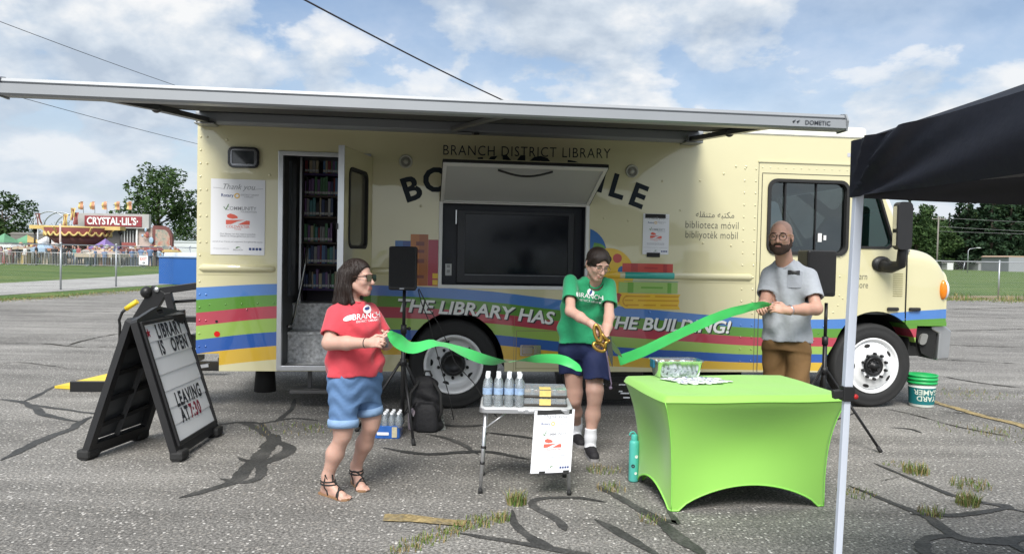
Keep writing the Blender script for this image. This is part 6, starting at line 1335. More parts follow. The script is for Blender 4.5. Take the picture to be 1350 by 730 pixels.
def tumbler(name, loc, label, col, r, h, loop=True):
    t = wtag(name, loc, label, 'water bottle'); m = pm(name+'_coat', col, .4, var=.05)
    mb = MB(); mb.lathe([(0,.002), (r*.9,.002), (r,.012), (r,h*.80), (r*.92,h*.85), (r*.6,h*.88), (0,h*.88)], None, 24); mb.build('bottle_body', m, t)
    mb = MB(); mb.lathe([(r*.66,h*.88), (r*.66,h*.97), (r*.55,h), (0,h)], None, 20); mb.build('cap', m if loop else M['black_plastic'], t)
    mb = MB(); mb.tube([(r*.6*math.cos(q)-(r*.35 if loop else 0), 0, h*.98+r*.65*math.sin(q)) for q in np.linspace(-.2, 3.3, 10)], .006, 6); mb.build('carry_loop', m if loop else M['black_plastic'], t)
    for z, x, s_ in ((.35, -.3, .013), (.55, .35, .012), (.2, .25, .010)):
        mb = MB(); mb.plate(circ(0, 0, s_, 10), [], .001, lambda a, b, c: ((r+.001+c)*math.sin(x+a/r), -(r+.001+c)*math.cos(x+a/r), z*h+b)); mb.build('sticker', M['paper'] if z != .35 else M['ink'], t)
    return t
tumbler('travel_flask', G(544, 566), 'lilac grey drink flask standing beside the black backpack', (.42,.36,.40), .044, .225, False)
tumbler('sports_bottle', G(835, 634), 'tall mint green bottle with loop cap beside the lime table', (.10,.52,.45), .035, .33)

# ---- water: a case on the ground and bottles on the little table
lab_m, cap_m = pm('bottle_label_blue', (.30,.42,.60), .4, var=.6, scale=45), pm('bottle_cap_white', (.75,.77,.80), .4)
water = pm('water_in_bottle', (.85,.92,.96), .03, trans=1, var=.01, ior=1.33)
def bottle_meshes(loc, label, group, h=.205, r=.032):
    t = wtag('water_bottle', loc, label, 'water bottle', group); k = h/.205
    mb = MB(); mb.lathe([(0,.001), (r*.85,.001), (r,.01*k), (r,.03*k), (r*.96,.036*k), (r,.042*k), (r,.06*k), (r*.97,.066*k), (r,.072*k), (r,.13*k), (r*.9,.148*k), (r*.42,.176*k), (r*.40,.190*k), (0,.190*k)], None, 18); mb.build('bottle_body', M['pet'], t)
    mb = MB(); mb.lathe([(r*1.01,.080*k), (r*1.01,.122*k)], None, 18); mb.build('bottle_label', lab_m, t)
    mb = MB(); mb.lathe([(r*.47,.184*k), (r*.47,.205*k), (0,.205*k)], None, 14); mb.build('cap', cap_m, t)
    return t
tl, tr2 = G(636, 650), G(747.5, 652); TX = (tr2-tl); TX.z = 0; TX.normalize(); TY = Vector((-TX.y, TX.x, 0)); TZ = .565
tb = wtag('folding_table', (tl+tr2)/2+TY*.2, 'small white topped camping table with adjustable aluminium legs', 'table', None, math.atan2(TX.y, TX.x))
tw, td = .60, .42
mb = MB(); mb.plate(rrect(-tw/2, -td/2, tw/2, td/2, .04), [], .012, lambda a, b, c: (a, b, TZ-.013+c)); mb.build('table_top', pm('marbled_white_top', (.66,.67,.67), .3, var=.15, scale=10, coat=.3), tb)
mb = MB(); mb.plate(rrect(-tw/2-.006, -td/2-.006, tw/2+.006, td/2+.006, .045), [rrect(-tw/2+.012, -td/2+.012, tw/2-.012, td/2-.012, .03)], .030, lambda a, b, c: (a, b, TZ-.036+c)); mb.box((-.055, -td/2-.011, TZ-.03), (-.012, -td/2-.0062, TZ-.012)); mb.box((.012, -td/2-.011, TZ-.03), (.05, -td/2-.0062, TZ-.012)); mb.build('top_rim', M['aluminium'], tb, .003)
for sx_ in (-1, 1):
    for sy_ in (-1, 1):
        a = Vector((sx_*(tw/2-.035), sy_*(td/2-.03), TZ-.037)); b = Vector((sx_*(tw/2-.01), sy_*(td/2-.01), .01)); mb = MB(); mb.tube([a, b], .0125, 10); lg = mb.build('leg', M['aluminium'], tb)
        for q in (.42, .62): mb = MB(); mb.tube([a.lerp(b, q), a.lerp(b, q+.03)], .017, 10); mb.build('leg_clamp', M['black_plastic'], lg)
        mb = MB(); mb.tube([a.lerp(b, .96), b+Vector((0,0,-.008))], .015, 10); mb.build('foot_cap', M['black_rubber'], lg)
    mb = MB(); mb.tube([(sx_*(tw/2-.03), -td/2+.03, .42), (sx_*(tw/2-.17), -td/2+.03, TZ-.037)], .006, 6); mb.tube([(sx_*(tw/2-.03), -td/2+.03, .50), (sx_*(tw/2-.03), td/2-.03, .50)], .007, 6); mb.build('leg_brace', M['aluminium'], tb)
Tt = tb.matrix_basis.copy(); 
b0_ = None
for r_ in range(3):
    for c in range(4):
        p = tb.location+TX*(-.255+.070*c+random.uniform(-.003,.003))+TY*(-.155+.075*r_+random.uniform(-.003,.003))+Vector((0,0,TZ))
        if b0_ is None: b0_ = bottle_meshes(p, 'clear water bottle with blue label and white cap among the rows on the small table', 'water bottles on the small table')
        else: n = copy_tree(b0_); n.location = p; n.rotation_euler.z = random.uniform(0, 6)
cs = wtag('water_case', G(511, 578)+Vector((0,.1,0)), 'shrink-wrapped case of bottled water on the ground behind the woman in red', 'water case')
shrink = pm('printed_shrink_wrap', (.03,.13,.45), .12, var=.35, scale=14, coat=.5, bump=.4, bscale=25)
mb = MB(); mb.plate(rrect(-.115, -.10, .10, .10, .03), [], .105, lambda a, b, c: (a*(1-.06*c), b*(1-.06*c), .002+c)); mb.build('wrap', shrink, cs, .012)
for r_ in range(3):
    for c in range(4):
        x, y = -.088+.057*c, -.07+.065*r_; mb = MB(); mb.lathe([(.027,.09), (.029,.145), (.026,.165), (.012,.195), (.012,.20)], Matrix.Translation((x, y, 0)), 14); bt = mb.build('bottle', M['pet'], cs)
        mb = MB(); mb.lathe([(.014,.198), (.014,.216), (0,.216)], Matrix.Translation((x, y, 0)), 12); mb.build('cap', cap_m, bt)
mb = MB(); mb.plate(rrect(-.05, .03, .05, .055, .006), [], .001, lambda a, b, c: (a-.04, -.1035-c, b)); mb.build('wrap_label', M['paper'], cs); mb = MB(); mb.plate(rrect(.035, .012, .078, .10, .006), [], .0012, lambda a, b, c: (a, -.1035-c, b)); mb.build('paper_label', pm('cream_label', (.55,.50,.34), .5, var=.3, scale=50), cs)

# ---- pastry boxes
donut = pm('pastry', (.30,.16,.07), .6, var=.5, scale=30); dark_d = pm('chocolate_pastry', (.05,.025,.015), .4)
for k, lab in ((0, 'lower clear pastry box of the two stacked on the small table'), (1, 'upper clear pastry box with yellow label, on top of the other box')):
    p = tb.location+TX*.115+TY*-.03+Vector((0, 0, TZ+.001+.056*k)); bx = wtag('pastry_box', p, lab, 'pastry box', None, math.atan2(TX.y, TX.x))
    mb = MB(); mb.box((-.155, -.125, 0), (.155, .125, .018)); mb.build('tray', pm('black_tray', (.03,.025,.02), .35), bx, .006)
    mb = MB(); mb.plate(rrect(-.153, -.123, .153, .123, .015), [], .036, lambda a, b, c: (a*(1-.03*c/.036), b*(1-.03*c/.036), .0185+c)); mb.build('clear_lid', M['clear_lid'], bx, .004)
    for i in range(4):
        for j in range(3):
            mb = MB(); T = Matrix.Translation((-.112+.075*i, -.08+.08*j, .022)); mb.lathe([(.012,.006), (.012,.016), (.02,.026), (.030,.022), (.032,.012), (.026,.004), (.012,.004)], T, 14); mb.build('doughnut', random.choice((donut, dark_d, donut, pm('glazed', (.45,.30,.16), .3))), bx)
    mb = MB(); mb.box((-.03, -.1265, .010), (.045, -.1242, .050)); mb.box((-.03, -.124, .0553), (.045, -.02, .0559)) if k else None; mb.build('price_label', pm('yellow_label', (.72,.55,.18), .5, var=.2, scale=50), bx)

# ---- thank-you posters
def poster(root, Tf, wd, h, tape_top=None, tape_bot=None):
    """paper and print; Tf(a, b, c) puts a (0..wd), b (0..h up), c (proud) in place"""
    mb = MB(); mb.grid(lambda u, v: Tf(u*wd, v*h, 0), 6, 8); mb.grid(lambda u, v: Tf(u*wd, v*h, -.001), 6, 8); mb.build('sheet', M['paper'], root)
    k = wd; e = .0012
    def tx(s, x, y, size, mt, bold=0.0, sx=1.0, shear=0, nme='print'): text(s, size*k, mt, lambda a, b: Tf(x*k+a, h-y*h+b, e), nme, root, bold, sx=sx, shear=shear)
    def shp(ol, mt, nme): mb = MB(); mb.plate(ol, [], .0004, lambda a, b, c: Tf(a*k, h-b*h, e+c*.5)); mb.build(nme, mt, root)
    tx('Thank you', .5, .135, .150, M['ink_grey'], -.003, .95, .35); shp([(.04,.115),(.14,.118),(.24,.130),(.24,.133),(.14,.122),(.04,.119)], M['ink_grey'], 'flourish'); shp([(.76,.133),(.86,.122),(.96,.117),(.96,.121),(.86,.126),(.76,.137)], M['ink_grey'], 'flourish')
    tx('Rotary', .30, .235, .085, M['ink_navy'], .008); rw = h/wd
    mb = MB(); mb.lathe([(.052*k, 0), (.030*k, 0)], None, 20); v_ = [Tf(.48*k+q[0], h-.22*h+q[1], e) for q in mb.v]; mb.v = v_; mb.build('wheel_emblem', M['ink_gold'], root)
    tx('DISTRICT GRANT', .72, .215, .042, M['ink_grey']); tx('Coldwater', .70, .240, .040, M['ink_grey'])
    tx('COMMUNITY', .56, .408, .098, M['ink_grey'], .002, .95); tx('FOUNDATION', .70, .440, .045, M['ink_grey']); shp([(.24,.36),(.275,.395),(.32,.33),(.335,.335),(.28,.415),(.235,.37)], M['ink_green'], 'tick_emblem')
    shp([(.30,.475),(.36,.455),(.44,.47),(.49,.49),(.50,.515),(.40,.525),(.33,.515),(.30,.50)], M['ink_red'], 'tree_emblem'); shp([(.28,.54),(.62,.538),(.50,.555),(.38,.595),(.28,.60)], M['ink_red'], 'field_emblem'); shp([(.66,.545),(.72,.548),(.72,.60),(.50,.60),(.57,.575)], M['ink_red'], 'field_emblem')
    tx('COLDWATER', .5, .645, .070, M['ink_red'], -.002); tx('township', .5, .668, .035, M['ink_red'])
    tx('Our library on the road is possible', .5, .735, .047, M['ink_grey']); tx('thanks to these generous partners', .5, .763, .047, M['ink_grey']); tx('and all of our friends and supporters throughout the county', .5, .835, .038, M['ink_grey'])
    tx('www.branchdistrictlibrary.org', .19, .925, .024, M['ink_grey']); tx('BRANCH', .51, .945, .045, M['ink_grey']); shp([(.46,.915),(.48,.895),(.52,.89),(.56,.905),(.52,.902),(.485,.915)], M['ink_green'], 'leaf_emblem')
    for i in range(4): shp([(.71+.062*i, .905), (.755+.062*i, .905), (.755+.062*i, .937), (.71+.062*i, .937)], M['ink_navy'], 'social_icon')
    for tp in (tape_top, tape_bot):
        if tp: 
            a0, b0, a1, b1 = tp; mb = MB(); mb.plate(rect(a0, b0, a1, b1), [], .001, lambda a, b, c: Tf(a, b, .0016+c)); mb.build('tape_strip', M['black_rubber'], root)
TM = Matrix.Translation(T0) @ Matrix.Rotation(YAW, 4, 'Z')
def on_truck(s0, z0, wob=0.0): return lambda a, b, c: (a, -.003-c-wob*math.sin(a*9)*math.sin(b*5), b)
pr = wtag('thank_you_poster', TM @ Vector((-2.342, -.003, 1.506)), 'large white thank-you poster stuck beside the doorway', 'poster', None, YAW); poster(pr, on_truck(0, 0), .502, .722)
mb = MB()
pr = wtag('thank_you_poster', TM @ Vector((1.905, -.003, 1.592)), 'small white thank-you poster taped to the side under the round vent', 'poster', None, YAW); poster(pr, on_truck(0, 0, .004), .275, .415, (.02, .355+.015, .235, .412), (.045, -.028, .185, .018))
a_, b_ = P(705, 541, 4.875), P(757, 539, 4.90)
xd = (b_-a_); wdp = .262; xd.z = xd.z+.0; xd.normalize(); dn = Vector((-.055, -.10, -1)).normalized(); nn = xd.cross(-dn)
pr = wtag('thank_you_poster', a_+dn*.40, 'white thank-you poster hanging from the front of the small table', 'poster')
poster(pr, lambda a, b, c: (a_-pr.location)+xd*a+dn*(.40-b)+nn*(c+.010*math.sin(a*10)*(1-b/.4)), wdp, .40, (.018, .372, .246, .400), (.055, -.012, .25, .012))

# ---- the lime table
TXg = Vector((math.cos(R(9)), math.sin(R(9)), 0)); TYg = Vector((-TXg.y, TXg.x, 0)); cen = Vector((1.457, 5.02, 0)); hgt = .725
gt = wtag('cloth_covered_table', cen, 'rectangular table under a stretchy lime green fitted cover', 'table', None, math.atan2(TXg.y, TXg.x))
bx_, by_, tx_, ty_ = .525, .335, .615, .42
def cover(u, v):                    # u around, v from hem up to the top edge
    k = u*4; i = int(k) % 4; f = k-int(k)
    cs_ = [(-1,-1),(1,-1),(1,1),(-1,1)]; a, b = cs_[i], cs_[(i+1) % 4]
    prof = v**1.0; fl = v**3.2
    # pulled-in middle of each side, gathered to the feet at the hem
    g = max(0, min(1, (f-.05)/.90)); arcz = (.15 if i % 2 == 0 else .11)*(math.sin(math.pi*g)**.7 if 0 < g < 1 else 0)*(1-v)**1.3
    sag = .055*math.sin(math.pi*f)*math.sin(math.pi*min(1, v*1.05))
    hx, hy = bx_+(tx_-bx_)*fl, by_+(ty_-by_)*fl
    x = (a[0]+(b[0]-a[0])*f); y = (a[1]+(b[1]-a[1])*f); r = 1-.035*(abs(x*y)**6)
    x, y = x*hx*r, y*hy*r
    if i % 2 == 0: y -= math.copysign(sag, y)
    else: x -= math.copysign(sag*.8, x)
    return (x, y, .006+(hgt-.035-.006)*v+arcz)
mb = MB(); mb.grid(cover, 160, 26); mb.build('fitted_skirt', M['lime'], gt)
def topf(u, v):
    x, y = (u*2-1), (v*2-1); e = max(abs(x), abs(y)); r = 1-.035*(abs(x*y)**6); dz = -.038*max(0, (e-.93)/.07)**2.2; return (x*(tx_+.003)*r, y*(ty_+.003)*r, hgt+dz+.0015*math.sin(x*7+y*5))
mb = MB(); mb.grid(topf, 60, 40); mb.build('table_top', M['lime'], gt)
mb = MB()
for i in range(4): mb.tube([cover((i+q/20)/4+(1e-6 if q == 0 else -1e-6 if q == 20 else 0), 0) for q in range(21)], .006, 6)
for x, y in ((-1,-1),(1,-1)): mb.tube([Vector(cover((0 if x < 0 else .25)+1e-6, q/16))+Vector((x*.001, y*.002, 0)) for q in range(17)], .003, 6)
mb.build('hem_piping', pm('lime_piping', (.30,.74,.12), .6), gt)
mb = MB()
for x in (-1, 1):
    for y in (-1, 1): mb.tube([(x*(bx_-.03), y*(by_-.03), .002), (x*(bx_-.03), y*(by_-.03), hgt-.06)], .014, 8)
mb.box((-bx_, -by_, hgt-.07), (bx_, by_, hgt-.045)); mb.build('table_frame', M['galv'], gt)
zt = hgt+.004
# clear tub of buttons, buttons spread in front of it
ct = P(896, 487, 5.25); tub_p = Vector((1.165, 5.32, zt)); trz = math.atan2(TXg.y, TXg.x)+.02
tub = wtag('button_tub', tub_p, 'clear plastic tub with blue latches standing on the lime table', 'tub', None, trz)
mb = MB(); w0, d0, w1, d1, hh_ = .145, .085, .165, .10, .115
lo_ = rrect(-w0, -d0, w0, d0, .03, 4); hi_ = rrect(-w1, -d1, w1, d1, .03, 4); m_ = len(lo_)
mb.add([(a, b, .002) for a, b in lo_]+[(a, b, hh_) for a, b in hi_]+[(a*1.045, b*1.06, hh_+.002) for a, b in hi_]+[(a*1.045, b*1.06, hh_-.008) for a, b in hi_], [(i, (i+1) % m_, m_+(i+1) % m_, m_+i) for i in range(m_)]+[(m_+i, m_+(i+1) % m_, 2*m_+(i+1) % m_, 2*m_+i) for i in range(m_)]+[(2*m_+i, 2*m_+(i+1) % m_, 3*m_+(i+1) % m_, 3*m_+i) for i in range(m_)], True); mb.add([(a, b, .002) for a, b in lo_], [list(range(m_))], False)
mb.build('tub_wall', M['tub'], tub)
for q in (-1, 1): mb = MB(); mb.box((q*.172-.008, -.035, .06), (q*.172+.008, .035, .118)); mb.build('latch', pm('latch_blue', (.02,.12,.22), .4), tub, .006)
but_w = pm('button_white', (.74,.76,.79), .18, coat=.6, var=.04); but_c = [M['ink_navy'], M['ink_grey'], pm('button_green', (.25,.42,.28), .3), pm('button_lilac', (.30,.27,.45), .3), pm('button_grey', (.12,.12,.13), .3)]
def button_proto(mat2, k):
    b = wtag('pin_button', (0,0,0), 'x', 'button')
    mb = MB(); mb.lathe([(0,0), (.0265,0), (.028,.002), (.026,.0045), (.015,.0062), (0,.0066)], None, 18); mb.build('button_face', but_w, b)
    mb = MB(); mb.plate([(-.012,-.004+.002*k), (.004,-.012), (.014,.004), (.002,.012), (-.010,.008)], [], .0006, lambda x, y, c: (x, y, .0069+c)); mb.build('button_print', mat2, b); return b
protos = [button_proto(m, i) for i, m in enumerate(but_c)]; used_p = set()
def put_button(T, label, group):
    i = random.randrange(len(protos)); 
    if i in used_p: b = copy_tree(protos[i])
    else: b = protos[i]; used_p.add(i)
    b['label'] = label; b['group'] = group; b.matrix_basis = T
TB = Matrix.Translation(tub_p) @ Matrix.Rotation(trz, 4, 'Z')
for k in range(110):
    lay = k % 5; x, y = random.uniform(-.115, .115), random.uniform(-.06, .06); 
    if k < 34: y = -.066-.006*lay*.4; x = -.12+.24*(k % 9)/8+random.uniform(-.008,.008); z = .028+.019*(k//9); rot = Matrix.Rotation(R(random.uniform(60, 95)), 4, 'X') @ Matrix.Rotation(R(random.uniform(-25,25)), 4, 'Y')
    else: z = .02+.017*lay; rot = Matrix.Rotation(R(random.uniform(-45,45)), 4, 'X') @ Matrix.Rotation(R(random.uniform(-45,45)), 4, 'Y')
    put_button(TB @ Matrix.Translation((x, y, z)) @ rot @ Matrix.Rotation(random.uniform(0,6), 4, 'Z'), 'round pin button heaped among others inside the clear tub', 'pin buttons heaped inside the clear tub')
for k in range(52):
    i, j = k % 11, k//11; x = -.15+.034*i+.012*(j % 2)+random.uniform(-.01,.01); y = -.125-.047*j+random.uniform(-.008,.008)-.02
    put_button(TB @ Matrix.Translation((x+.02*j, y, .0012+.0032*((i+j) % 3))) @ Matrix.Rotation(R(random.uniform(-7,7)), 4, 'X') @ Matrix.Rotation(R(random.uniform(-7,7)), 4, 'Y') @ Matrix.Rotation(random.uniform(0,6), 4, 'Z'), 'flat round pin button spread on the lime cloth before the tub', 'pin buttons spread on the lime table')
for i, b in enumerate(protos):
    if i not in used_p: 
        for ch in list(b.children): bpy.data.objects.remove(ch)
        bpy.data.objects.remove(b)

# ---- the cut ribbon
def ribbon(name, pts, wid, label, twist):
    n = 60; P_ = [Vector(p) for p in pts]
    def cr(t):
        k = t*(len(P_)-1); i = min(int(k), len(P_)-2); f = k-i; a, b, c, d = P_[max(i-1,0)], P_[i], P_[i+1], P_[min(i+2, len(P_)-1)]
        return .5*((2*b)+(c-a)*f+(2*a-5*b+4*c-d)*f*f+(3*b-a-3*c+d)*f**3)
    vs = []; 
    for i in range(n+1):
        t = i/n; p = cr(t); d = (cr(min(1, t+.01))-cr(max(0, t-.01))).normalized(); up = Vector((0,0,1))-d*d.z; up.normalize(); s = d.cross(up)
        tw = np.interp(t, twist[0], twist[1]); wv = np.interp(t, wid[0], wid[1])/2; ax = up*math.cos(tw)+s*math.sin(tw)
        for q in (-1, -.33, .33, 1): vs.append(p+ax*wv*q+ax.cross(d)*(.006*mnoise.noise(Vector((t*22, q*1.3, len(pts))))))
    mb = MB(); mb.add(vs, [(i*4+j, i*4+j+1, i*4+j+5, i*4+j+4) for i in range(n) for j in range(3)], True); o = mb.build(name, M['ribbon'])
    tag(o, label, 'ribbon')
ribbon('ribbon', [P(513, 437, 4.55), P(522, 447, 4.57), P(543, 458, 4.65), P(575, 452, 4.8), P(607, 462, 5.0), P(640, 474, 5.15), P(665, 477, 5.3), P(700, 473, 5.45), P(735, 473, 5.5), P(755, 480, 5.5), P(767, 489, 5.5)],
       ([0, .06, .12, .3, .5, .58, .63, .72, .85, .95, 1], [.03, .06, .085, .07, .07, .06, .018, .07, .07, .055, .018]), 'green ribbon from the hands of the woman in red, falling before the navy shorts', ([0, .12, .25, .33, .5, .58, .63, .7, .85, 1], [.4, .15, -.9, -1.1, .3, .9, 1.5, .5, -.2, -.9]))
ribbon('ribbon', [P(816, 475, 5.55), P(850, 462, 5.58), P(900, 438, 5.65), P(950, 416, 5.7), P(985, 406, 5.72), P(1003, 402, 5.73), P(1016, 402, 5.75)],
       ([0, .1, .5, .85, 1], [.085, .082, .075, .066, .035]), 'green ribbon held by the bearded man, its cut end near the scissors', ([0, .2, .5, .8, 1], [.25, .1, .15, .5, 1.0]))

# ---- green bucket by the front wheel
bk = wtag('bucket', G(1214.5, 535), 'plastic bucket with green ribbed rim and teal printed band beside the front wheel', 'bucket', None, .1)
mb = MB(); mb.lathe([(0,.003), (.118,.003), (.122,.012), (.138,.255), (.128,.255), (.115,.02), (0,.02)], None, 36); mb.build('pail', pm('pail_white', (.66,.70,.64), .4), bk)
mb = MB(); mb.lathe([(.1255,.035), (.1365,.215)], None, 36); mb.build('printed_band', pm('band_teal', (.012,.16,.17), .45, var=.1), bk)
mb = MB(); mb.lathe([(.139,.252), (.150,.254), (.152,.275), (.145,.28), (.146,.292), (.155,.295), (.156,.315), (.147,.32), (.148,.332), (.156,.336), (.156,.352), (.140,.352), (.130,.26)], None, 36); mb.build('rim', pm('rim_green', (.02,.42,.11), .4), bk)
for s_, z_, k in (('YARD', .128, -1), ('GAMER', .196, -1)):
    text(s_, .078, pm('band_print', (.62,.70,.60), .5), lambda x, y, z_=z_: ((.1425+.0*y)*math.sin(-x/.135+.05-.25), -(.1275+.0611*(z_-y-.035)+.0015)*math.cos(-x/.135-.20), z_-y) if False else ((.1275+.0611*(z_-y-.035)+.0015)*math.sin(-x/.13-.18), -(.1275+.0611*(z_-y-.035)+.0015)*math.cos(-x/.13-.18), z_-y), 'lettering', bk, .02)

# ---- books on the shelves inside the doorway
cs_ = wtag('bookcase', TM @ Vector((-1.585, 1.0, .987)), 'dark bookcase of six shelves inside the doorway', 'bookcase', None, YAW)
cw_ = .62
shelf_z = [.158, .433, .673, .953, 1.183, 1.423]
mb = MB(); mb.box((-.07, .02, .0), (-.045, .30, 1.56)); mb.box((cw_-.0, .02, .0), (cw_+.02, .30, 1.56)); mb.box((-.07, .301, 0), (cw_+.02, .315, 1.56)); mb.build('carcass', M['wood_dark'], cs_, .003)
for k, z in enumerate(shelf_z):
    mb = MB(); mb.box((-.0445, .0, z-.022), (cw_-.0005, .30, z)); mb.build('shelf', M['purple'] if k in (0, 5) else pm('shelf_brown', (.10,.075,.06), .5), cs_, .002)
bcol = dict(navy=(.06,.09,.22), white=(.72,.72,.70), teal=(.12,.34,.38), maroon=(.32,.07,.08), cream=(.62,.55,.40), grey=(.40,.41,.43), green=(.12,.30,.16), black=(.03,.03,.035), blue=(.14,.28,.55), purple=(.27,.16,.38))
bmat = {k: pm('spine_'+k, v, .45, var=.2, scale=30) for k, v in bcol.items()}
shelf_nm = ['lowest', 'second lowest', 'third lowest', 'third highest', 'second highest', 'highest']
for k, z in enumerate(shelf_z):
    x = -.04
    while x < cw_-.05:
        t = random.uniform(.014, .036); h = random.uniform(.155, .215); d = random.uniform(.13, .17); cn = random.choice(list(bcol)); o = wtag('library_book', TM @ Vector((-1.585+x+t/2, 1.0, .987+z)), '%s spined book on the %s shelf of the bookcase' % (cn, shelf_nm[k]), 'book', 'books on the %s shelf' % shelf_nm[k], YAW)
        mb = MB(); mb.box((-t/2+.0006, .03, .0006), (t/2-.0006, .03+d, h)); mb.build('cover', bmat[cn], o, .002)
        mb = MB(); mb.box((-t/2+.001, .0285, .018), (t/2-.001, .0296, .045)); mb.build('spine_label', M['paper'], o)
        x += t+(random.uniform(.0, .004) if random.random() < .93 else .05)

# ---- the black pop-up canopy on the right
ctop = P(1129, 262, 3.1); cbot = P(1102, 715, 3.1)
slope = (cbot-ctop)/(ctop.z-cbot.z); foot = ctop+slope*ctop.z
cx0, cy0, CW, CD = ctop.x-.012, ctop.y+.012, 3.0, 3.0
can = wtag('pop_up_canopy', (cx0+CW/2, cy0-CD/2, 0), 'black pop-up canopy with white legs at the edge of the scene', 'canopy')
ev = 2.045; pk = Vector((cx0+CW/2, cy0-CD/2, 2.72)); low = 1.815
cor = [Vector((cx0, cy0, ev)), Vector((cx0+CW, cy0, ev)), Vector((cx0+CW, cy0-CD, ev)), Vector((cx0, cy0-CD, ev))]
mb = MB()
for i in range(4):
    a, b = cor[i], cor[(i+1) % 4]
    def fn(u, v): p = a.lerp(b, u).lerp(pk, v); return p+Vector((0, 0, -.05*math.sin(math.pi*v)*(1-.0*u)-.02*math.sin(math.pi*u)*(1-v)))
    mb.grid(fn, 14, 14)
loc_build(mb, 'roof_cloth', M['canopy'], can)
mb = MB()
for i in range(4):
    a, b = cor[i], cor[(i+1) % 4]; d = (b-a).normalized(); n = Vector((d.y, -d.x, 0)) if i in (0,1,2,3) else None
    n = -(((cor[0]+cor[2])/2-(a+b)/2).normalized())
    def fn(u, v):
        p = a.lerp(b, u); w_ = min(1, 12*u, 12*(1-u)); s1 = min(u, 1-u)*3.0; z = ev-.02*math.sin(math.pi*u)-(ev-low)*v
        # folds fanning out from each corner
        th = math.atan2((1-v)*.26+.02, s1+.02); fold = .030*math.sin(th*13+1.0)*math.exp(-s1*.8)+.014*math.sin(th*29+2+i)*math.exp(-s1*1.2); bil = .03*math.sin(math.pi*v)*math.sin(math.pi*u)
        return p+n*(.012+fold*w_+bil*w_)+Vector((0, 0, z-p.z))
    mb.grid(fn, 90, 16)
loc_build(mb, 'valance', M['canopy'], can)
for i, c in enumerate(cor):
    sx_, sy_ = (1 if i in (0, 3) else -1), (-1 if i in (0, 1) else 1)
    t = Vector((c.x+sx_*.02, c.y+sy_*.02, ev-.02)); f = Vector((c.x+sx_*.02+(foot.x-ctop.x)*sx_, c.y+sy_*.02, 0))
    mid = t.lerp(f, (ev-1.02)/ev)
    mb = MB(); mb.bar(f+Vector((0,0,.006)), mid+Vector((0,0,.02)), .026, .026, (0,1,0)); lg = loc_build(mb, 'leg', M['pole'], can, None, .002)
    mb = MB(); mb.bar(mid, t, .033, .033, (0,1,0)); loc_build(mb, 'upper_leg', M['pole'], can, None, .002)
    mb = MB(); mb.bar(mid+Vector((0,0,-.025)), mid+Vector((0,0,.035)), .047, .047, (0,1,0)); mb.bar(mid+Vector((-.02,-.005,.005)), mid+Vector((-.06,-.005,.0)), .03, .035); loc_build(mb, 'leg_lock', M['black_plastic'], can, None, .004)
    mb = MB(); mb.ball(mid+Vector((.028*sx_,-.018,-.005)), .011, 8); loc_build(mb, 'lock_button', M['red_knob'], can)
    mb = MB(); mb.bar(f, f+Vector((0,0,.008)), .09, .09, (0,1,0)); loc_build(mb, 'foot_plate', M['galv'], can)
tr_m = pm('truss_grey', (.20,.20,.20), .4, .3)
for i in range(4):
    a, b = cor[i], cor[(i+1) % 4]; inn_ = ((cor[0]+cor[2])/2-(a+b)/2).normalized()*.05; m1 = a.lerp(b, .5)
    for p, q in (((a, 2.00), (m1, 1.86)), ((a, 1.86), (m1, 2.00)), ((m1, 2.00), (b, 1.86)), ((m1, 1.86), (b, 2.00))):
        mb = MB(); mb.bar(Vector((p[0].x, p[0].y, p[1]))+inn_, Vector((q[0].x, q[0].y, q[1]))+inn_*1.2, .014, .026); loc_build(mb, 'truss_bar', tr_m, can)
for a in cor:
    mb = MB(); mb.bar(Vector((a.x, a.y, ev-.03)).lerp(pk, .02), pk-Vector((0,0,.12)), .02, .026); loc_build(mb, 'roof_rib', tr_m, can)
# ============================================================ beyond the lot
GZ = -.04
# ---- chain-link fences
def fence(name, pts, h, label, gz=GZ, mesh=.11):
    c = pts[0]; root = wtag(name, (c[0], c[1], gz), label, 'fence'); iv = -Vector((c[0], c[1], 0))
    for x, y in pts:
        mb = MB(); mb.tube([(x, y, 0), (x, y, h+.04)], .035, 8); mb.ball((x, y, h+.05), .045, 6); mb.build('post', M['galv'], root, M=Matrix.Translation(iv))
    mb = MB(); mb.tube([(x, y, h) for x, y in pts], .024, 6); mb.build('top_rail', M['galv'], root, M=Matrix.Translation(iv))
    mb = MB()
    for (xa_, ya_), (xb_, yb_) in zip(pts, pts[1:]):
        a, b = Vector((xa_, ya_, 0)), Vector((xb_, yb_, 0)); L_ = (b-a).length; d = (b-a)/L_; k = -h
        while k < L_:
            for sgn in (1, -1):
                s0, s1 = max(0, k), min(L_, k+h); 
                z0_, z1_ = (s0-k, s1-k) if sgn == 1 else (h-(s0-k), h-(s1-k))
                p, q = a+d*s0+Vector((0,0,z0_)), a+d*s1+Vector((0,0,z1_)); r = .0022
                nn = Vector((-d.y, d.x, 0))*r; up = Vector((0,0,r))
                mb.add([p-up, p+up, q+up, q-up], [(0,1,2,3)], False)
            k += mesh
    mb.build('wire_mesh', M['galv'], root, M=Matrix.Translation(iv)); return root
f0, f1, f2 = G(80, 381), G(153, 377), G(250, 373)
d_ = (f1-f0).normalized()
fence('chain_link_fence', [(p.x, p.y) for p in (f0-d_*3.6*3, f0-d_*3.6*2, f0-d_*3.6, f0, f1, f2, f2+(f2-f1).normalized()*4, f2+(f2-f1).normalized()*8)], 1.66, 'grey chain-link fence at the left edge of the lot before the fairground')
g_ = G(1316, 392.5)
fence('chain_link_fence', [(g_.x+3.9*k, g_.y-.02*k) for k in range(-3, 6)], 1.75, 'grey chain-link fence before the mown field on the right')

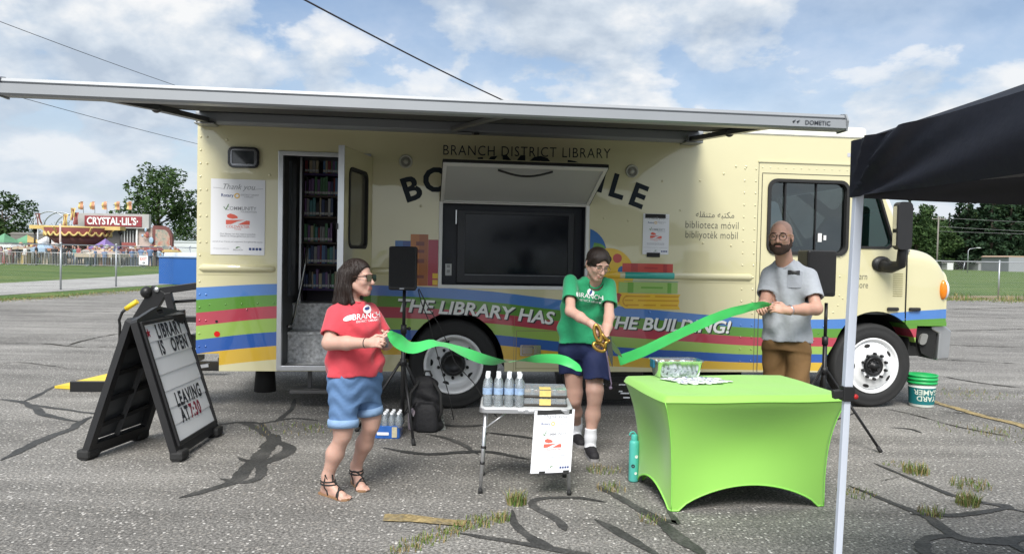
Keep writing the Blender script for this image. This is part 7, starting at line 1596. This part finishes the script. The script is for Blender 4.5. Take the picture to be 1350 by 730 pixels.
# ---- trees
leaf_m = [two_tone('leaf_dark', (.018,.040,.014), (.032,.062,.020), (.05,.09,.03), .6, .7), two_tone('leaf_mid', (.030,.060,.018), (.05,.09,.028), (.075,.125,.04), .6, .7), two_tone('leaf_light', (.05,.09,.03), (.075,.125,.04), (.11,.16,.055), .6, .7), two_tone('needle', (.012,.030,.016), (.022,.046,.022), (.038,.07,.030), .6, .7)]
bark = two_tone('bark', (.05,.04,.03), (.09,.075,.06), (.14,.12,.10), 5, .9)
def crown_cloud(lobes, n, size, rnd, mats_w):
    """leaf sprays spread through the volume of many lobes; uneven outline, gaps, mixed greens"""
    mb = MB(); tot = sum(l[3]**2 for l in lobes)
    for (cx, cy, cz, r) in lobes:
        k = int(n*r*r/tot)
        for _ in range(k):
            while True:
                v = Vector((rnd.uniform(-1,1), rnd.uniform(-1,1), rnd.uniform(-1,1)))
                if .02 < v.length < 1: break
            v = v.normalized()*(v.length**.45); p = Vector((cx, cy, cz))+Vector((v.x, v.y, v.z*.85))*r*(1+.35*mnoise.noise(v*2.3+Vector((cx, cy, cz))))
            s = size*rnd.uniform(.5, 1.25); a = Vector((rnd.gauss(0,1), rnd.gauss(0,1), rnd.gauss(0,.6))).normalized(); b = a.cross(Vector((rnd.gauss(0,1), rnd.gauss(0,1), rnd.gauss(0,1)))).normalized()
            mb.cur = rnd.choices(range(len(mats_w)), mats_w)[0]
            mb.add([p-a*s*.5, p-b*s*.22+a*s*.05, p+a*s*.55, p+b*s*.25-a*s*.05], [(0,1,2,3)], False)
    return mb
def broad_tree(loc, h, w_, label, seed, n=5200, group=None, mats_w=(4,4,2), base=.28, leaf=.055):
    rnd = random.Random(seed); root = wtag('tree', loc, label, 'tree', group)
    mb = MB(); mb.tube([(0,0,-.2), (.02*h,0,h*.2), (0,.01*h,h*.45), (.01*h,0,h*.72)], [h*.032, h*.024, h*.016, h*.006], 10); lobes = []
    for k in range(11):
        a = k*2.4+rnd.uniform(-.4,.4); z0_ = h*rnd.uniform(.22, .55); rr_ = w_*.5*rnd.uniform(.45, .92); z1_ = z0_+h*rnd.uniform(.10, .30); e = Vector((rr_*math.cos(a), rr_*math.sin(a), z1_))
        mb.tube([(0,0,z0_), (e.x*.45, e.y*.45, z0_+(z1_-z0_)*.55), tuple(e)], [h*.012, h*.008, h*.003], 6); lobes.append((e.x, e.y, e.z, w_*rnd.uniform(.13, .22)))
    for k in range(16):
        a = rnd.uniform(0, 6.28); t = rnd.uniform(0, 1); z = h*(base+.07+t*(.92-base)); rad = w_*.45*math.sqrt(max(.03, 1-((t-.36)/.66)**2))*rnd.uniform(.35, 1.0); lobes.append((rad*math.cos(a), rad*math.sin(a), z, w_*rnd.uniform(.11, .2)*(1-.35*t)))
    mb.build('trunk', bark, root); crown_cloud(lobes, n, h*leaf, rnd, mats_w).build('crown', leaf_m[:3], root); return root
def conifer(loc, h, w_, label, seed, n=3600, group=None):
    rnd = random.Random(seed); root = wtag('tree', loc, label, 'tree', group); mb = MB(); mb.tube([(0,0,-.2), (0,0,h*.5), (0,0,h*.98)], [h*.02, h*.013, h*.003], 8); lobes = []
    for k in range(46):
        t = (k+.5)/46; a = k*2.4; z = h*(.10+.88*t); rad = w_*.5*(1-t)**.8*rnd.uniform(.45, 1.0); e = Vector((rad*math.cos(a), rad*math.sin(a), z-.02*h)); mb.tube([(0,0,z), tuple(e)], [h*.005, h*.002], 5); lobes += [(e.x*.62, e.y*.62, z-.01*h, w_*.10*(1.25-t)), (e.x, e.y, e.z, w_*.085*(1.2-t))]
    mb.build('trunk', bark, root); crown_cloud(lobes, n, h*.045, rnd, (1,)).build('crown', [leaf_m[3]], root); return root
# the big tree behind the fairground, left; its neighbour at the frame's edge
p = P(207, 350, 108); broad_tree((p.x, 108, GZ), 13.4, 10.8, 'large spreading tree with gaps in its crown behind the fairground', 3, 6500, base=.26, leaf=.042)
p = P(2, 350, 100); broad_tree((p.x, 100, GZ), 8.6, 6.6, 'round dark tree at the left edge of the photo behind the green tents', 11, 5200, mats_w=(6,3,1), base=.1)
for k, (px_, h, w_, Y) in enumerate(((60, 6.5, 14, 150), (130, 6, 12, 160), (245, 6.2, 9, 140), (262, 7.5, 10, 135))):
    p = P(px_, 345, Y); broad_tree((p.x, Y, GZ), h, w_, 'low tree in the far row behind the fairground', 30+k, 2200, 'far row of low trees', (5,4,1), .02)
# the wood on the right
pA = conifer((0,0,0), 25, 12, 'x', 5); pB = conifer((0,0,0), 25, 9.5, 'x', 8); pC = broad_tree((0,0,0), 22, 17, 'x', 9, 6500, None, (7,3,.6), .02); pD = broad_tree((0,0,0), 22, 15, 'x', 14, 6500, None, (5,4,.8), .02)
rnd = random.Random(5); first = {id(q): True for q in (pA, pB, pC, pD)}
def plant(q, px_, Y, k, rz, label, group):
    t = q if first[id(q)] else copy_tree(q); first[id(q)] = False; p = P(px_, 346, Y); t.location = (p.x, Y, GZ); t.scale = (k, k, k); t.rotation_euler.z = rz; t['label'] = label; t['group'] = group
LB = {'A': 'tall dark conifer with drooping branches in the wood beyond the field', 'C': 'broad leafy tree in the wood beyond the field'}
for px_, Y, q, k in ((1148,235,pA,.92),(1162,240,pB,.98),(1178,250,pC,.85),(1196,238,pA,.98),(1207,215,pC,.82),(1222,232,pD,.85),(1236,236,pC,.72),(1250,262,pA,.80),(1262,245,pB,1.05),(1274,238,pA,1.18),(1284,250,pC,1.0),(1297,240,pB,1.22),(1306,232,pA,1.15),(1318,246,pC,1.2),(1331,236,pA,1.25),(1342,250,pD,1.15),(1352,238,pB,1.25),(1366,240,pA,1.2),(1130,240,pC,.9),(1110,246,pA,.9),(1382,244,pC,1.2),
    (1215,275,pA,.9),(1242,280,pC,.8),(1268,282,pD,1.0),(1290,284,pC,1.1),(1312,282,pA,1.2),(1335,284,pC,1.2),(1190,272,pD,.9),(1170,272,pC,.95)):
    kk = 'A' if q in (pA, pB) else 'C'; plant(q, px_, Y, k*rnd.uniform(.93, 1.05), rnd.uniform(0, 6), LB[kk], 'conifers in the wood' if kk == 'A' else 'leafy trees in the wood')
# poles, lamp, sheds on the right
wood_p = pm('weathered_pole', (.20,.185,.165), .85, var=.2, scale=3)
p = P(1235, 346, 130); up_ = wtag('utility_pole', (p.x, 130, GZ), 'tall weathered utility pole with a crossarm before the wood', 'utility pole')
mb = MB(); mb.tube([(0,0,0), (.05,0,9.8)], [.16, .11], 8); mb.build('shaft', wood_p, up_); mb = MB(); mb.box((-1.1,-.06,9.25), (1.1,.06,9.40)); mb.build('crossarm', wood_p, up_)
for x in (-1, 0.35, 1): mb = MB(); mb.lathe([(.06,9.40), (.07,9.5), (.03,9.56), (0,9.56)], Matrix.Translation((x,0,0)), 8); mb.build('insulator', M['galv'], up_)
wire_m = pm('far_wire', (.25,.25,.26), .6)
for k, (z0_, z1_) in enumerate(((9.5, 9.3), (8.0, 7.6), (7.2, 5.9))):
    mb = MB(); a = Vector((p.x, 130, z0_)); b = Vector((p.x+75, 128, z1_+(2.6 if k == 2 else 0))); mb.tube([a.lerp(b, i/10)-Vector((0,0,.8*math.sin(math.pi*i/10))) for i in range(11)], .022, 4); o = mb.build('power_line', wire_m); tag(o, ('topmost', 'middle', 'lowest')[k]+' of the wires running right from the utility pole before the wood', 'wire')
p = P(1276, 346, 150); sl = wtag('street_lamp', (p.x, 150, GZ), 'grey street lamp with a long arm before the dark wood', 'street lamp')
mb = MB(); mb.tube([(0,0,0), (0,0,4.4), (.25,0,4.72), (1.6,0,4.95)], [.10,.08,.07,.06], 8); mb.build('lamp_post', M['galv'], sl); mb = MB(); mb.ball((2.0,0,4.97), (.55,.16,.09), 8); mb.build('lamp_head', pm('lamp_head_grey', (.6,.62,.63), .4), sl)
def shed(px0, px1, ptop, Y, dpt, col, label, roof=None, gable=False, door=None, name='shed'):
    a, b = P(px0, 346, Y), P(px1, 346, Y); wd = b.x-a.x; ht = P((px0+px1)/2, ptop, Y).z-GZ; r_ = wtag(name, ((a.x+b.x)/2, Y, GZ), label, 'building')
    mb = MB()
    if gable: mb.plate([(-wd/2, 0), (wd/2, 0), (wd/2, ht*.66), (0, ht*.97), (-wd/2, ht*.66)], [], dpt, lambda x, z, c: (x, c, z))
    else: mb.box((-wd/2, 0, 0), (wd/2, dpt, ht*.92))
    mb.build('wall', pm(name+'_wall', col, .7, var=.08, scale=1), r_); mb = MB()
    if gable:
        for q in (-1, 1): mb.bar((q*wd*.27, -.2, ht*.83), (q*wd*.27, dpt+.2, ht*.83), wd*.60, .12, (q*ht*.31*2/wd, 0, 1))
    else: mb.plate([(-wd/2-.3, ht*.925), (wd/2+.3, ht*.925), (wd/2*.9, ht), (-wd/2*.9, ht)], [], dpt, lambda x, z, c: (x, c-.05, z))
    mb.build('roof', pm(name+'_roof', roof or (.3,.28,.26), .6, var=.1), r_)
    if door: mb = MB(); mb.box((door[0]-door[1]/2, -.05, 0), (door[0]+door[1]/2, -.005, ht*.5)); mb.build('door', pm('shed_door', (.08,.085,.09), .6), r_)
    return r_
shed(1290, 1309, 342.5, 230, 6, (.34,.35,.36), 'small grey gabled shed with dark doorway at the end of the field', (.22,.22,.22), True, (0, 1.6))
shed(1309, 1332, 344.5, 226, 5, (.72,.73,.74), 'long low white trailer between the grey shed and the tan roofed barn', (.6,.6,.6), name='trailer')
shed(1330, 1368, 337.5, 205, 12, (.27,.28,.30), 'grey barn with a tan roof at the right edge of the field', (.42,.30,.22), name='barn')
shed(1249, 1257, 345.8, 226, 3, (.65,.66,.66), 'tiny white shed just in front of the truck at the field end', (.4,.4,.4))
p = P(1270, 346, 190); o = wtag('utility_pole', (p.x, 190, GZ), 'short leaning pole beside the street lamp', 'pole'); mb = MB(); mb.tube([(0,0,0), (.35,0,2.2)], .09, 6); mb.build('shaft', M['galv'], o)
# ---- wires across the sky
for lab, a, b, r in (('thick dark cable crossing the sky above the awning', P(330, -38, 13), P(760, 175, 24), .017), ('thin wire crossing the sky at the upper left', P(-60, 6, 38), P(300, 136, 60), .017), ('thin wire seen below the left end of the awning', P(-40, 110, 40), P(320, 204, 60), .016)):
    mb = MB(); mb.tube([a.lerp(b, i/14)-Vector((0,0,.12*math.sin(math.pi*i/14))) for i in range(15)], r, 6); o = mb.build('power_line', pm('cable_black', (.03,.025,.03), .6)); tag(o, lab, 'wire')

# ---- the fairground
def at(px_, py_, Y): return P(px_, py_, Y)
def root_at(name, px_, Y, label, cat, group=None): p = P(px_, 346, Y); return wtag(name, (p.x, Y, GZ), label, cat, group)
# blue panel bin by the fence
c0 = G(209, 373.5); 
bl = wtag('blue_bin', (c0.x+1.15, c0.y+.4, GZ), 'bright blue open-topped bin behind the fence beside the truck', 'bin')
hb = 1.20; mb = MB(); mb.plate([(-1.15,-.4),(1.3,-.4),(1.3,.9),(-1.15,.9)], [[(-1.10,-.35),(1.25,-.35),(1.25,.85),(-1.10,.85)]], hb, lambda a, b, c: (a, b, c)); mb.box((-1.1,-.35,.1),(1.25,.85,.15)); mb.build('bin_side', pm('bin_blue', (.02,.10,.34), .45, var=.06, scale=2), bl, .02)
mb = MB(); mb.box((-1.17,-.44,hb), (1.32,-.36,hb+.06)); mb.box((-1.17,.86,hb), (1.32,.94,hb+.06)); mb.build('bin_rim', pm('rim_blue_grey', (.20,.28,.42), .4), bl, .01)
mb = MB(); mb.box((-1.0,-.2,hb-.1), (.45,.5,hb+.22)); mb.build('white_carton', pm('carton_white', (.66,.70,.76), .6), bl, .02); mb = MB(); mb.box((.5,-.2,hb-.1), (1.1,.5,hb+.17)); mb.build('dark_carton', M['black_plastic'], bl, .02)
# crowd barriers
bar_m = pm('barrier_steel', (.55,.56,.57), .4, .5)
def barrier():
    r = wtag('crowd_barrier', (0,0,0), 'x', 'barrier', 'crowd barriers before the fairground'); L_ = 2.3
    mb = MB(); mb.tube([(-L_/2,0,.12), (-L_/2,0,1.0), (-L_/2+.08,0,1.08), (L_/2-.08,0,1.08), (L_/2,0,1.0), (L_/2,0,.12), (-L_/2,0,.12)], .024, 6); mb.build('outer_frame', bar_m, r)
    mb = MB()
    for k in range(1, 18): x = -L_/2+L_*k/18; mb.tube([(x,0,.12), (x,0,1.08)], .011, 5, False)
    mb.build('bars', bar_m, r)
    for q in (-1, 1): mb = MB(); mb.bar((q*L_*.4,-.3,.03), (q*L_*.4,.3,.03), .05, .03); mb.bar((q*L_*.4,0,.03), (q*L_*.4,0,.13), .04, .04); mb.build('foot', bar_m, r)
    return r
b0 = barrier()
YB = 62
xs_ = [P(px_, 350, YB).x for px_ in (-14, 212)]; nb = int((xs_[1]-xs_[0])/2.36)
for k in range(nb+1):
    b = b0 if k == 0 else copy_tree(b0); b.location = (xs_[0]+2.36*k, YB+.12*math.sin(k*2.1), GZ); b.rotation_euler.z = .03*math.sin(k*3.7)
    b['label'] = 'steel crowd barrier standing in the row along the fairground edge'
ex = root_at('exit_sign', 189, YB-.4, 'white exit sign with red letters hung on a crowd barrier', 'sign'); mb = MB(); mb.box((-.37,0,.25), (.37,.03,.98)); mb.build('board', M['paper'], ex)
text('EXIT', .32, M['ink_red'], lambda x, y: (x, -.005, .62+y), 'lettering', ex, .02, sx=.85); text('\u2192', .36, M['ink'], lambda x, y: (x, -.005, .30+y), 'arrow', ex, .02)
# fairground rides
YF = 74
def col(name, c, r=.6):
    g = sum(c)/3; return pm(name, tuple(x*.66+g*.34 for x in c), r, var=.22, scale=1.5)  # colours muted toward grey, standing in for distance haze
m_yel, m_red, m_mar, m_org, m_pur, m_grn, m_wht, m_pnk, m_sky, m_gry, m_tan = col('ride_yellow', (.66,.44,.04)), col('ride_red', (.36,.05,.04)), col('ride_maroon', (.20,.045,.035)), col('ride_orange', (.55,.20,.05)), col('ride_purple', (.20,.10,.42)), col('tent_green', (.08,.32,.14)), col('tent_white', (.62,.64,.64)), col('pale_pink', (.55,.40,.34)), col('sky_blue', (.25,.42,.60)), col('facade_grey', (.40,.39,.37)), col('facade_tan', (.50,.38,.24))
fc = root_at('funhouse', 160, YF+5, 'fairground funhouse with a red name board, arched painted panel and flags on its roof', 'fairground ride')
Y = YF+5
def fp(px_, py_, dy=0): return P(px_, py_, Y)-fc.location+Vector((0, dy, 0))
def fbox(px0, py0, px1, py1, mat, name, dy=0, dp=.15, parent=None):
    a, b = fp(px0, py1), fp(px1, py0); mb = MB(); mb.box((a.x, dy-dp, a.z), (b.x, dy, b.z)); return mb.build(name, mat, parent or fc, .02)
fbox(103, 283, 200, 300, m_gry, 'sign_board', -.1, .5)
sb = fbox(116, 286, 191, 298, pm('sign_red', (.27,.045,.055), .5), 'name_panel', -.61, .06)
a = fp(153, 296.0); text("CRYSTAL·LIL'S·", 1.02, M['white_letter'], lambda x, y: (a.x+x, -.70, a.z-.02+y), 'lettering', sb, .03, sx=.80)
fbox(103, 300, 200, 352, col('facade_dark', (.10,.09,.09)), 'front_wall', .6, .3)
for k, (x0_, x1_, mt) in enumerate(((104,114,m_tan),(183,202,m_pnk),(160,182,m_red))): fbox(x0_, 301 if k < 2 else 320, x1_, 352 if k < 2 else 327, mt, 'painted_panel', 0, .2)
for k in range(6): fbox(160+3.8*k, 304, 161+3.8*k, 320, m_wht, 'railing_bar', 0, .06)
fbox(182, 300, 184, 352, M['white_paint'], 'corner_post', -.25, .2)
# arched painted panel on the right
a, b = fp(204, 340), fp(230, 298); w_ = b.x-a.x; h_ = b.z-a.z
ol = [(0, -.6), (w_, -.6), (w_, h_*.55)]+[(w_-w_*.0-w_*.5*(1-math.cos(R(q))), h_*.55+h_*.45*math.sin(R(q))) for q in (20,40,60,80)]+[(0, h_)]
mb = MB(); mb.plate(ol, [], .4, lambda x, z, c: (a.x+x, -.5+c, a.z+z)); mb.build('arched_panel', m_mar, fc)
ol2 = [(w_*.16+(x-w_*.16)*.0+x*.74, h_*.2+max(z, 0)*.68) for x, z in ol]; mb = MB(); mb.plate(ol2, [], .05, lambda x, z, c: (a.x+x*1.0, -.57+c, a.z+z)); mb.build('painted_scene', two_tone('painted_scene', (.12,.22,.20), (.42,.34,.28), (.45,.16,.12), 1.6, .6), fc)
rnd = random.Random(2)
for k in range(26):
    x = rnd.uniform(184, 228); y = rnd.uniform(302, 340); 
    if x > 203 and y < 325: continue
    mb = MB(); q = fp(x, y); mb.ball((q.x, -.62, q.z), (rnd.uniform(.12,.3), .06, rnd.uniform(.12,.35)), 6); mb.build('painted_figure', rnd.choice((m_tan, m_red, m_org, m_wht, m_pnk, m_sky, m_gry, col('deep_green', (.06,.16,.08)))), fc)
for k, px_ in enumerate((110, 125, 141, 158, 174)):
    q = fp(px_, 283); t = fp(px_, 265); mb = MB(); mb.tube([(q.x, 0, q.z), (t.x, 0, t.z)], .03, 5); fl = mb.build('flag_pole', M['galv'], fc)
    mb = MB(); mb.grid(lambda u, v: (t.x-.34*u, .08*math.sin(v*7+k), t.z-.05-.85*v), 4, 6); mb.build('flag', m_org, fl)
    mb = MB(); mb.grid(lambda u, v: (t.x-.34-.2*u, .08*math.sin(v*7+k)+.02, t.z-.15-.70*v), 3, 6); mb.build('flag_stripe', m_yel, fl)
# spinning bowl ride
Y = YF-3; rd = root_at('spinning_ride', 103, Y, 'round fairground ride with a red bowl and yellow scalloped trim', 'fairground ride')
cz = P(103, 301, Y).z-GZ; bz = P(103, 326, Y).z-GZ; r1 = (P(142, 301, Y).x-P(64, 301, Y).x)/2; r2 = r1*.56
mb = MB(); mb.lathe([(0, bz-.2), (r2, bz), (r1*.9, cz-.75), (r1*.88, cz-.75)], None, 36); mb.build('bowl', m_mar, rd)
mb = MB(); mb.lathe([(r1*.93, cz-.80), (r1, cz-.05), (r1*1.0, cz)], None, 36); mb.build('upper_band', m_red, rd)
mb = MB()
for k in range(24): 
    a0 = 2*math.pi*k/24; pts = [((r1*.985)*math.cos(a0+q*.026), (r1*.985)*math.sin(a0+q*.026), cz-.40-.32*math.sin(math.pi*q/10)) for q in range(11)]; mb.tube(pts, .10, 5)
mb.lathe([(r1*1.01, cz), (r1*1.02, cz+.12), (r1*.98, cz+.14)], None, 36); mb.build('scalloped_trim', m_yel, rd)
for k in range(6):
    a0 = 2*math.pi*k/6+.35; mb = MB(); mb.bar((r2*.6*math.cos(a0), r2*.6*math.sin(a0), bz-.2), (r1*1.12*math.cos(a0), r1*1.12*math.sin(a0), cz+.05), .14, .14); mb.build('support_beam', m_yel, rd)
for k in range(10):
    a0 = 2*math.pi*k/10; mb = MB(); mb.ball((r2*1.2*math.cos(a0), r2*1.2*math.sin(a0), .9), (.5,.5,.42), 8); mb.build('ride_car', [m_pur, m_org, m_red, m_sky, m_yel][k % 5], rd)
mb = MB(); mb.tube([(0,0,0), (0,0,cz-.3)], .35, 12); mb.lathe([(r2*1.5, .1), (r2*1.5, .5), (0, .5)], None, 30); mb.build('base', m_tan, rd); mb = MB(); mb.tube([(-.02,-r1*1.0,.0), (-.02,-r1*1.0,cz+.3)], .09, 6); mb.build('front_mast', m_pnk, rd)
for px_ in (57, 150):
    a, b = P(px_-14, 300, Y)-rd.location, P(px_+12, 302, Y)-rd.location; mb = MB(); mb.box((a.x, -.5, cz-.12), (b.x, .5, cz+.22)); mb.build('canopy_edge', m_yel, rd)
    for q in (a.x+.2, b.x-.2): mb = MB(); mb.tube([(q,0,0), (q,0,cz)], .08, 6); mb.ball((q,0,cz-.3), .22, 6); mb.build('lamp_column', M['black_metal'], rd)
# looping grey hoops behind
hp = root_at('hoop_ride', 82, YF+9, 'thin grey hoops of a fairground ride behind the bowl ride', 'fairground ride')
for px_, rr_ in ((66, 2.0), (80, 1.9), (92, 1.6)):
    q = P(px_, 301, YF+9)-hp.location; mb = MB(); mb.tube([(q.x+rr_*math.cos(R(t)), 0, q.z+rr_*.92*math.sin(R(t))) for t in range(0, 181, 12)], .07, 5); mb.build('hoop', M['galv'], hp)
for px_ in (50, 62, 88, 98): q = P(px_, 301, YF+9)-hp.location; mb = MB(); mb.tube([(q.x,0,0), (q.x,0,q.z)], .07, 5); mb.build('hoop_post', M['galv'], hp)
for k, (px_, lab) in enumerate(((46, 'red and white flag on the leftmost pole by the rides'), (83, 'yellow flag on a pole behind the bowl ride'), (93, 'yellow and red flag taller than its neighbour behind the bowl ride'), (97, 'small red flag beside the tall yellow and red flag'))):
    t = P(px_, (281, 282, 274, 280)[k], YF+3); fl = wtag('flag', (t.x, YF+3, GZ), lab, 'flag'); z = t.z-GZ
    mb = MB(); mb.tube([(0,0,0), (0,0,z)], .035, 5); mb.build('flag_pole', M['galv'], fl); mb = MB(); mb.grid(lambda u, v: (.55*u*(1-.3*v)+(.35*v if k == 0 else 0), .1*math.sin(5*v+u*3), z-1.25*v), 5, 7); mb.build('banner', (m_mar, m_yel, m_yel, m_red)[k], fl)
    mb = MB(); mb.grid(lambda u, v: (.16+.16*u+(.35*v if k == 0 else 0), -.03+.1*math.sin(5*v+u*3), z-.1-1.1*v), 3, 7); mb.build('banner_stripe', (m_wht, m_org, m_red, m_red)[k], fl)
# tents
def tent(px0, px1, ytop, yeave, Y, mats, label, name='market_tent'):
    r_ = root_at(name, (px0+px1)/2, Y, label, 'tent'); wd = (P(px1, 330, Y).x-P(px0, 330, Y).x)/2; zt_, ze = P(px0, ytop, Y).z-GZ, P(px0, yeave, Y).z-GZ
    for i in range(4):
        a = [(-1,-1),(1,-1),(1,1),(-1,1)][i]; b = [(1,-1),(1,1),(-1,1),(-1,-1)][i]; mb = MB(); A, B, T = Vector((a[0]*wd, a[1]*1.6, ze)), Vector((b[0]*wd, b[1]*1.6, ze)), Vector((0,0,zt_))
        mb.grid(lambda u, v: A.lerp(B, u).lerp(T, v)+Vector((0,0,-.12*math.sin(math.pi*v))), 6, 6); mb.grid(lambda u, v: A.lerp(B, u)-Vector((0,0,.3*v)), 6, 1); mb.build('tent_cloth', mats[i % len(mats)], r_)
        mb = MB(); mb.tube([(a[0]*wd*.97, a[1]*1.55, 0), (a[0]*wd*.97, a[1]*1.55, ze)], .05, 6); mb.build('tent_pole', M['galv'], r_)
tent(-8, 20, 307, 319, 70, [m_grn], 'green peaked tent at the left edge of the fairground'); tent(22, 50, 309, 319, 72, [m_grn, m_yel], 'green and yellow tent left of the bowl ride'); tent(46, 76, 311, 323, 73, [m_wht], 'white peaked tent left of the bowl ride'); tent(40, 74, 320, 327, 67, [m_sky], 'pale blue tent in front of the white one'); tent(0, 42, 323, 334, 68, [m_yel], 'low yellow tent before the green tents'); tent(128, 150, 314, 326, 70, [m_pur], 'purple tent right of the bowl ride')
shed(14, 68, 306.5, 90, 8, (.17,.16,.15), 'dark low building behind the green tents', (.22,.21,.20), name='dark_building')
shed(229, 262, 317.5, 84, 8, (.62,.66,.67), 'white ribbed building right of the fairground behind the blue bin', (.52,.57,.58), name='white_building')
tent(112, 160, 327, 334, 66, [m_tan], 'tan awning tent under the purple one')
# the clutter of stalls and smaller rides between the tents
rnd = random.Random(77); stall_c = [m_red, m_yel, m_wht, m_tan, m_sky, m_org, m_gry, m_pnk, m_mar]
for k, (px_, wpx, ytop, Yk, lab) in enumerate(((8,16,322,66,'striped game stall at the far left of the fairground'),(27,12,325,65,'small stall with a tan front left of the fence post'),(34,9,318,76,'narrow pale ticket booth behind the tents'),(60,10,327,66,'low stall under the left edge of the bowl ride'),(118,12,329,66,'stall with a pale front under the bowl ride'),(134,9,331,65,'small dark red stall right of the bowl ride'),(168,14,328,68,'game stall below the painted funhouse panels'),(196,12,326,69,'stall with a light counter below the arched panel'),(222,10,329,72,'small pale stall at the right end of the fairground'))):
    s_ = root_at('game_stall', px_, Yk, lab, 'stall'); wd = wpx*Yk/1000; ht = P(px_, ytop, Yk).z-GZ
    mb = MB(); mb.box((-wd/2,0,0), (wd/2,1.6,.95)); mb.build('counter', stall_c[k % 9], s_, .02)
    mb = MB(); mb.box((-wd/2,1.5,.95), (wd/2,1.6,ht*.86)); mb.build('back_wall', stall_c[(k+4) % 9], s_)
    mb = MB(); mb.plate([(-wd/2-.2, ht*.84), (wd/2+.2, ht*.84), (wd/2, ht), (-wd/2, ht)], [], 2.0, lambda x, z, c: (x, c-.3, z)); mb.build('stall_roof', stall_c[(k+2) % 9], s_)
    for q in (-1, 1): mb = MB(); mb.tube([(q*wd*.47,-.1,0), (q*wd*.47,-.1,ht*.85)], .05, 6); mb.build('stall_post', M['galv'], s_)
    for q in range(7): mb = MB(); mb.ball((wd*(-.42+.14*q), 1.3, 1.25+.5*rnd.random()), rnd.uniform(.13,.24), 5); mb.build('prize', stall_c[rnd.randrange(9)], s_)
# people of the crowd: small, standing about behind the barriers
def crowd_person(seed, shirt, pants, hair, skin):
    rnd = random.Random(seed); f = Field((-.45,-.3,-.01), (.45,.3,1.75), .028)
    f.loft([.80,.95,1.15,1.35,1.42], [0]*5, [0]*5, [.17,.165,.17,.19,.10], [.12,.12,.12,.12,.08], -1.57, .02)
    for q in (-1, 1):
        f.chain([(q*.09,0,.85), (q*.10,.02*q,.48), (q*.11,.03*q,.06)], [.09,.065,.045], .02); f.cone((q*.11,.03*q,.04), (q*.12,-.10,.03), .045, .035, .02)
        f.chain([(q*.20,0,1.36), (q*.25,.02,1.10), (q*(.24-.06*rnd.random()),-.12*rnd.random(),.86)], [.055,.045,.035], .02)
    f.cone((0,0,1.40), (0,-.01,1.5), .05, .05, .01); f.ell((0,-.01,1.59), np.eye(3), (.075,.09,.115), .01)
    def pick(c): z = c[:, 2]; o = np.where(z < .9, 1, 0); o = np.where((z > 1.44) | ((np.abs(c[:, 0]) > .2) & (z < 1.18) & (z > .7)), 3, o); o = np.where((z > 1.60) & ((c[:, 1] > -.03) | (z > 1.66)), 2, o); return np.where(z < .07, 2, o)
    return f.build('person', [shirt, pants, hair, skin], None, 1, pick)
pal_s = [(col('crowd_blue', (.10,.20,.42)), 'blue'), (col('crowd_red', (.42,.06,.06)), 'red'), (col('crowd_white', (.58,.58,.58)), 'white'), (col('crowd_grey', (.22,.23,.25)), 'grey'), (col('crowd_black', (.03,.03,.035)), 'black'), (col('crowd_pink', (.50,.24,.28)), 'pink'), (col('crowd_teal', (.07,.27,.28)), 'teal'), (col('crowd_sky', (.32,.45,.60)), 'pale blue')]
pal_p = [col('jeans', (.06,.09,.17)), col('dark_trousers', (.03,.03,.04)), col('tan_shorts', (.30,.24,.16))]
cp = [crowd_person(i, s[0], pal_p[i % 3], M['hair'], M['skin']) for i, s in enumerate(pal_s)]; usedc = set(); rnd = random.Random(21)
for k in range(58):
    i = k % 8; px_ = -6+216*((k*0.61803) % 1); Y = rnd.uniform(63.5, 71); 
    if i in usedc: o = copy_tree(cp[i])
    else: o = cp[i]; usedc.add(i)
    p = P(px_, 346, Y); o.location = (p.x, Y, GZ); o.rotation_euler.z = rnd.uniform(0, 6.28); s = rnd.uniform(.86, 1.06); o.scale = (s, s, s)
    tag(o, 'distant person in a %s top standing in the fairground crowd behind the barriers' % pal_s[i][1], 'person', 'people in the fairground crowd')
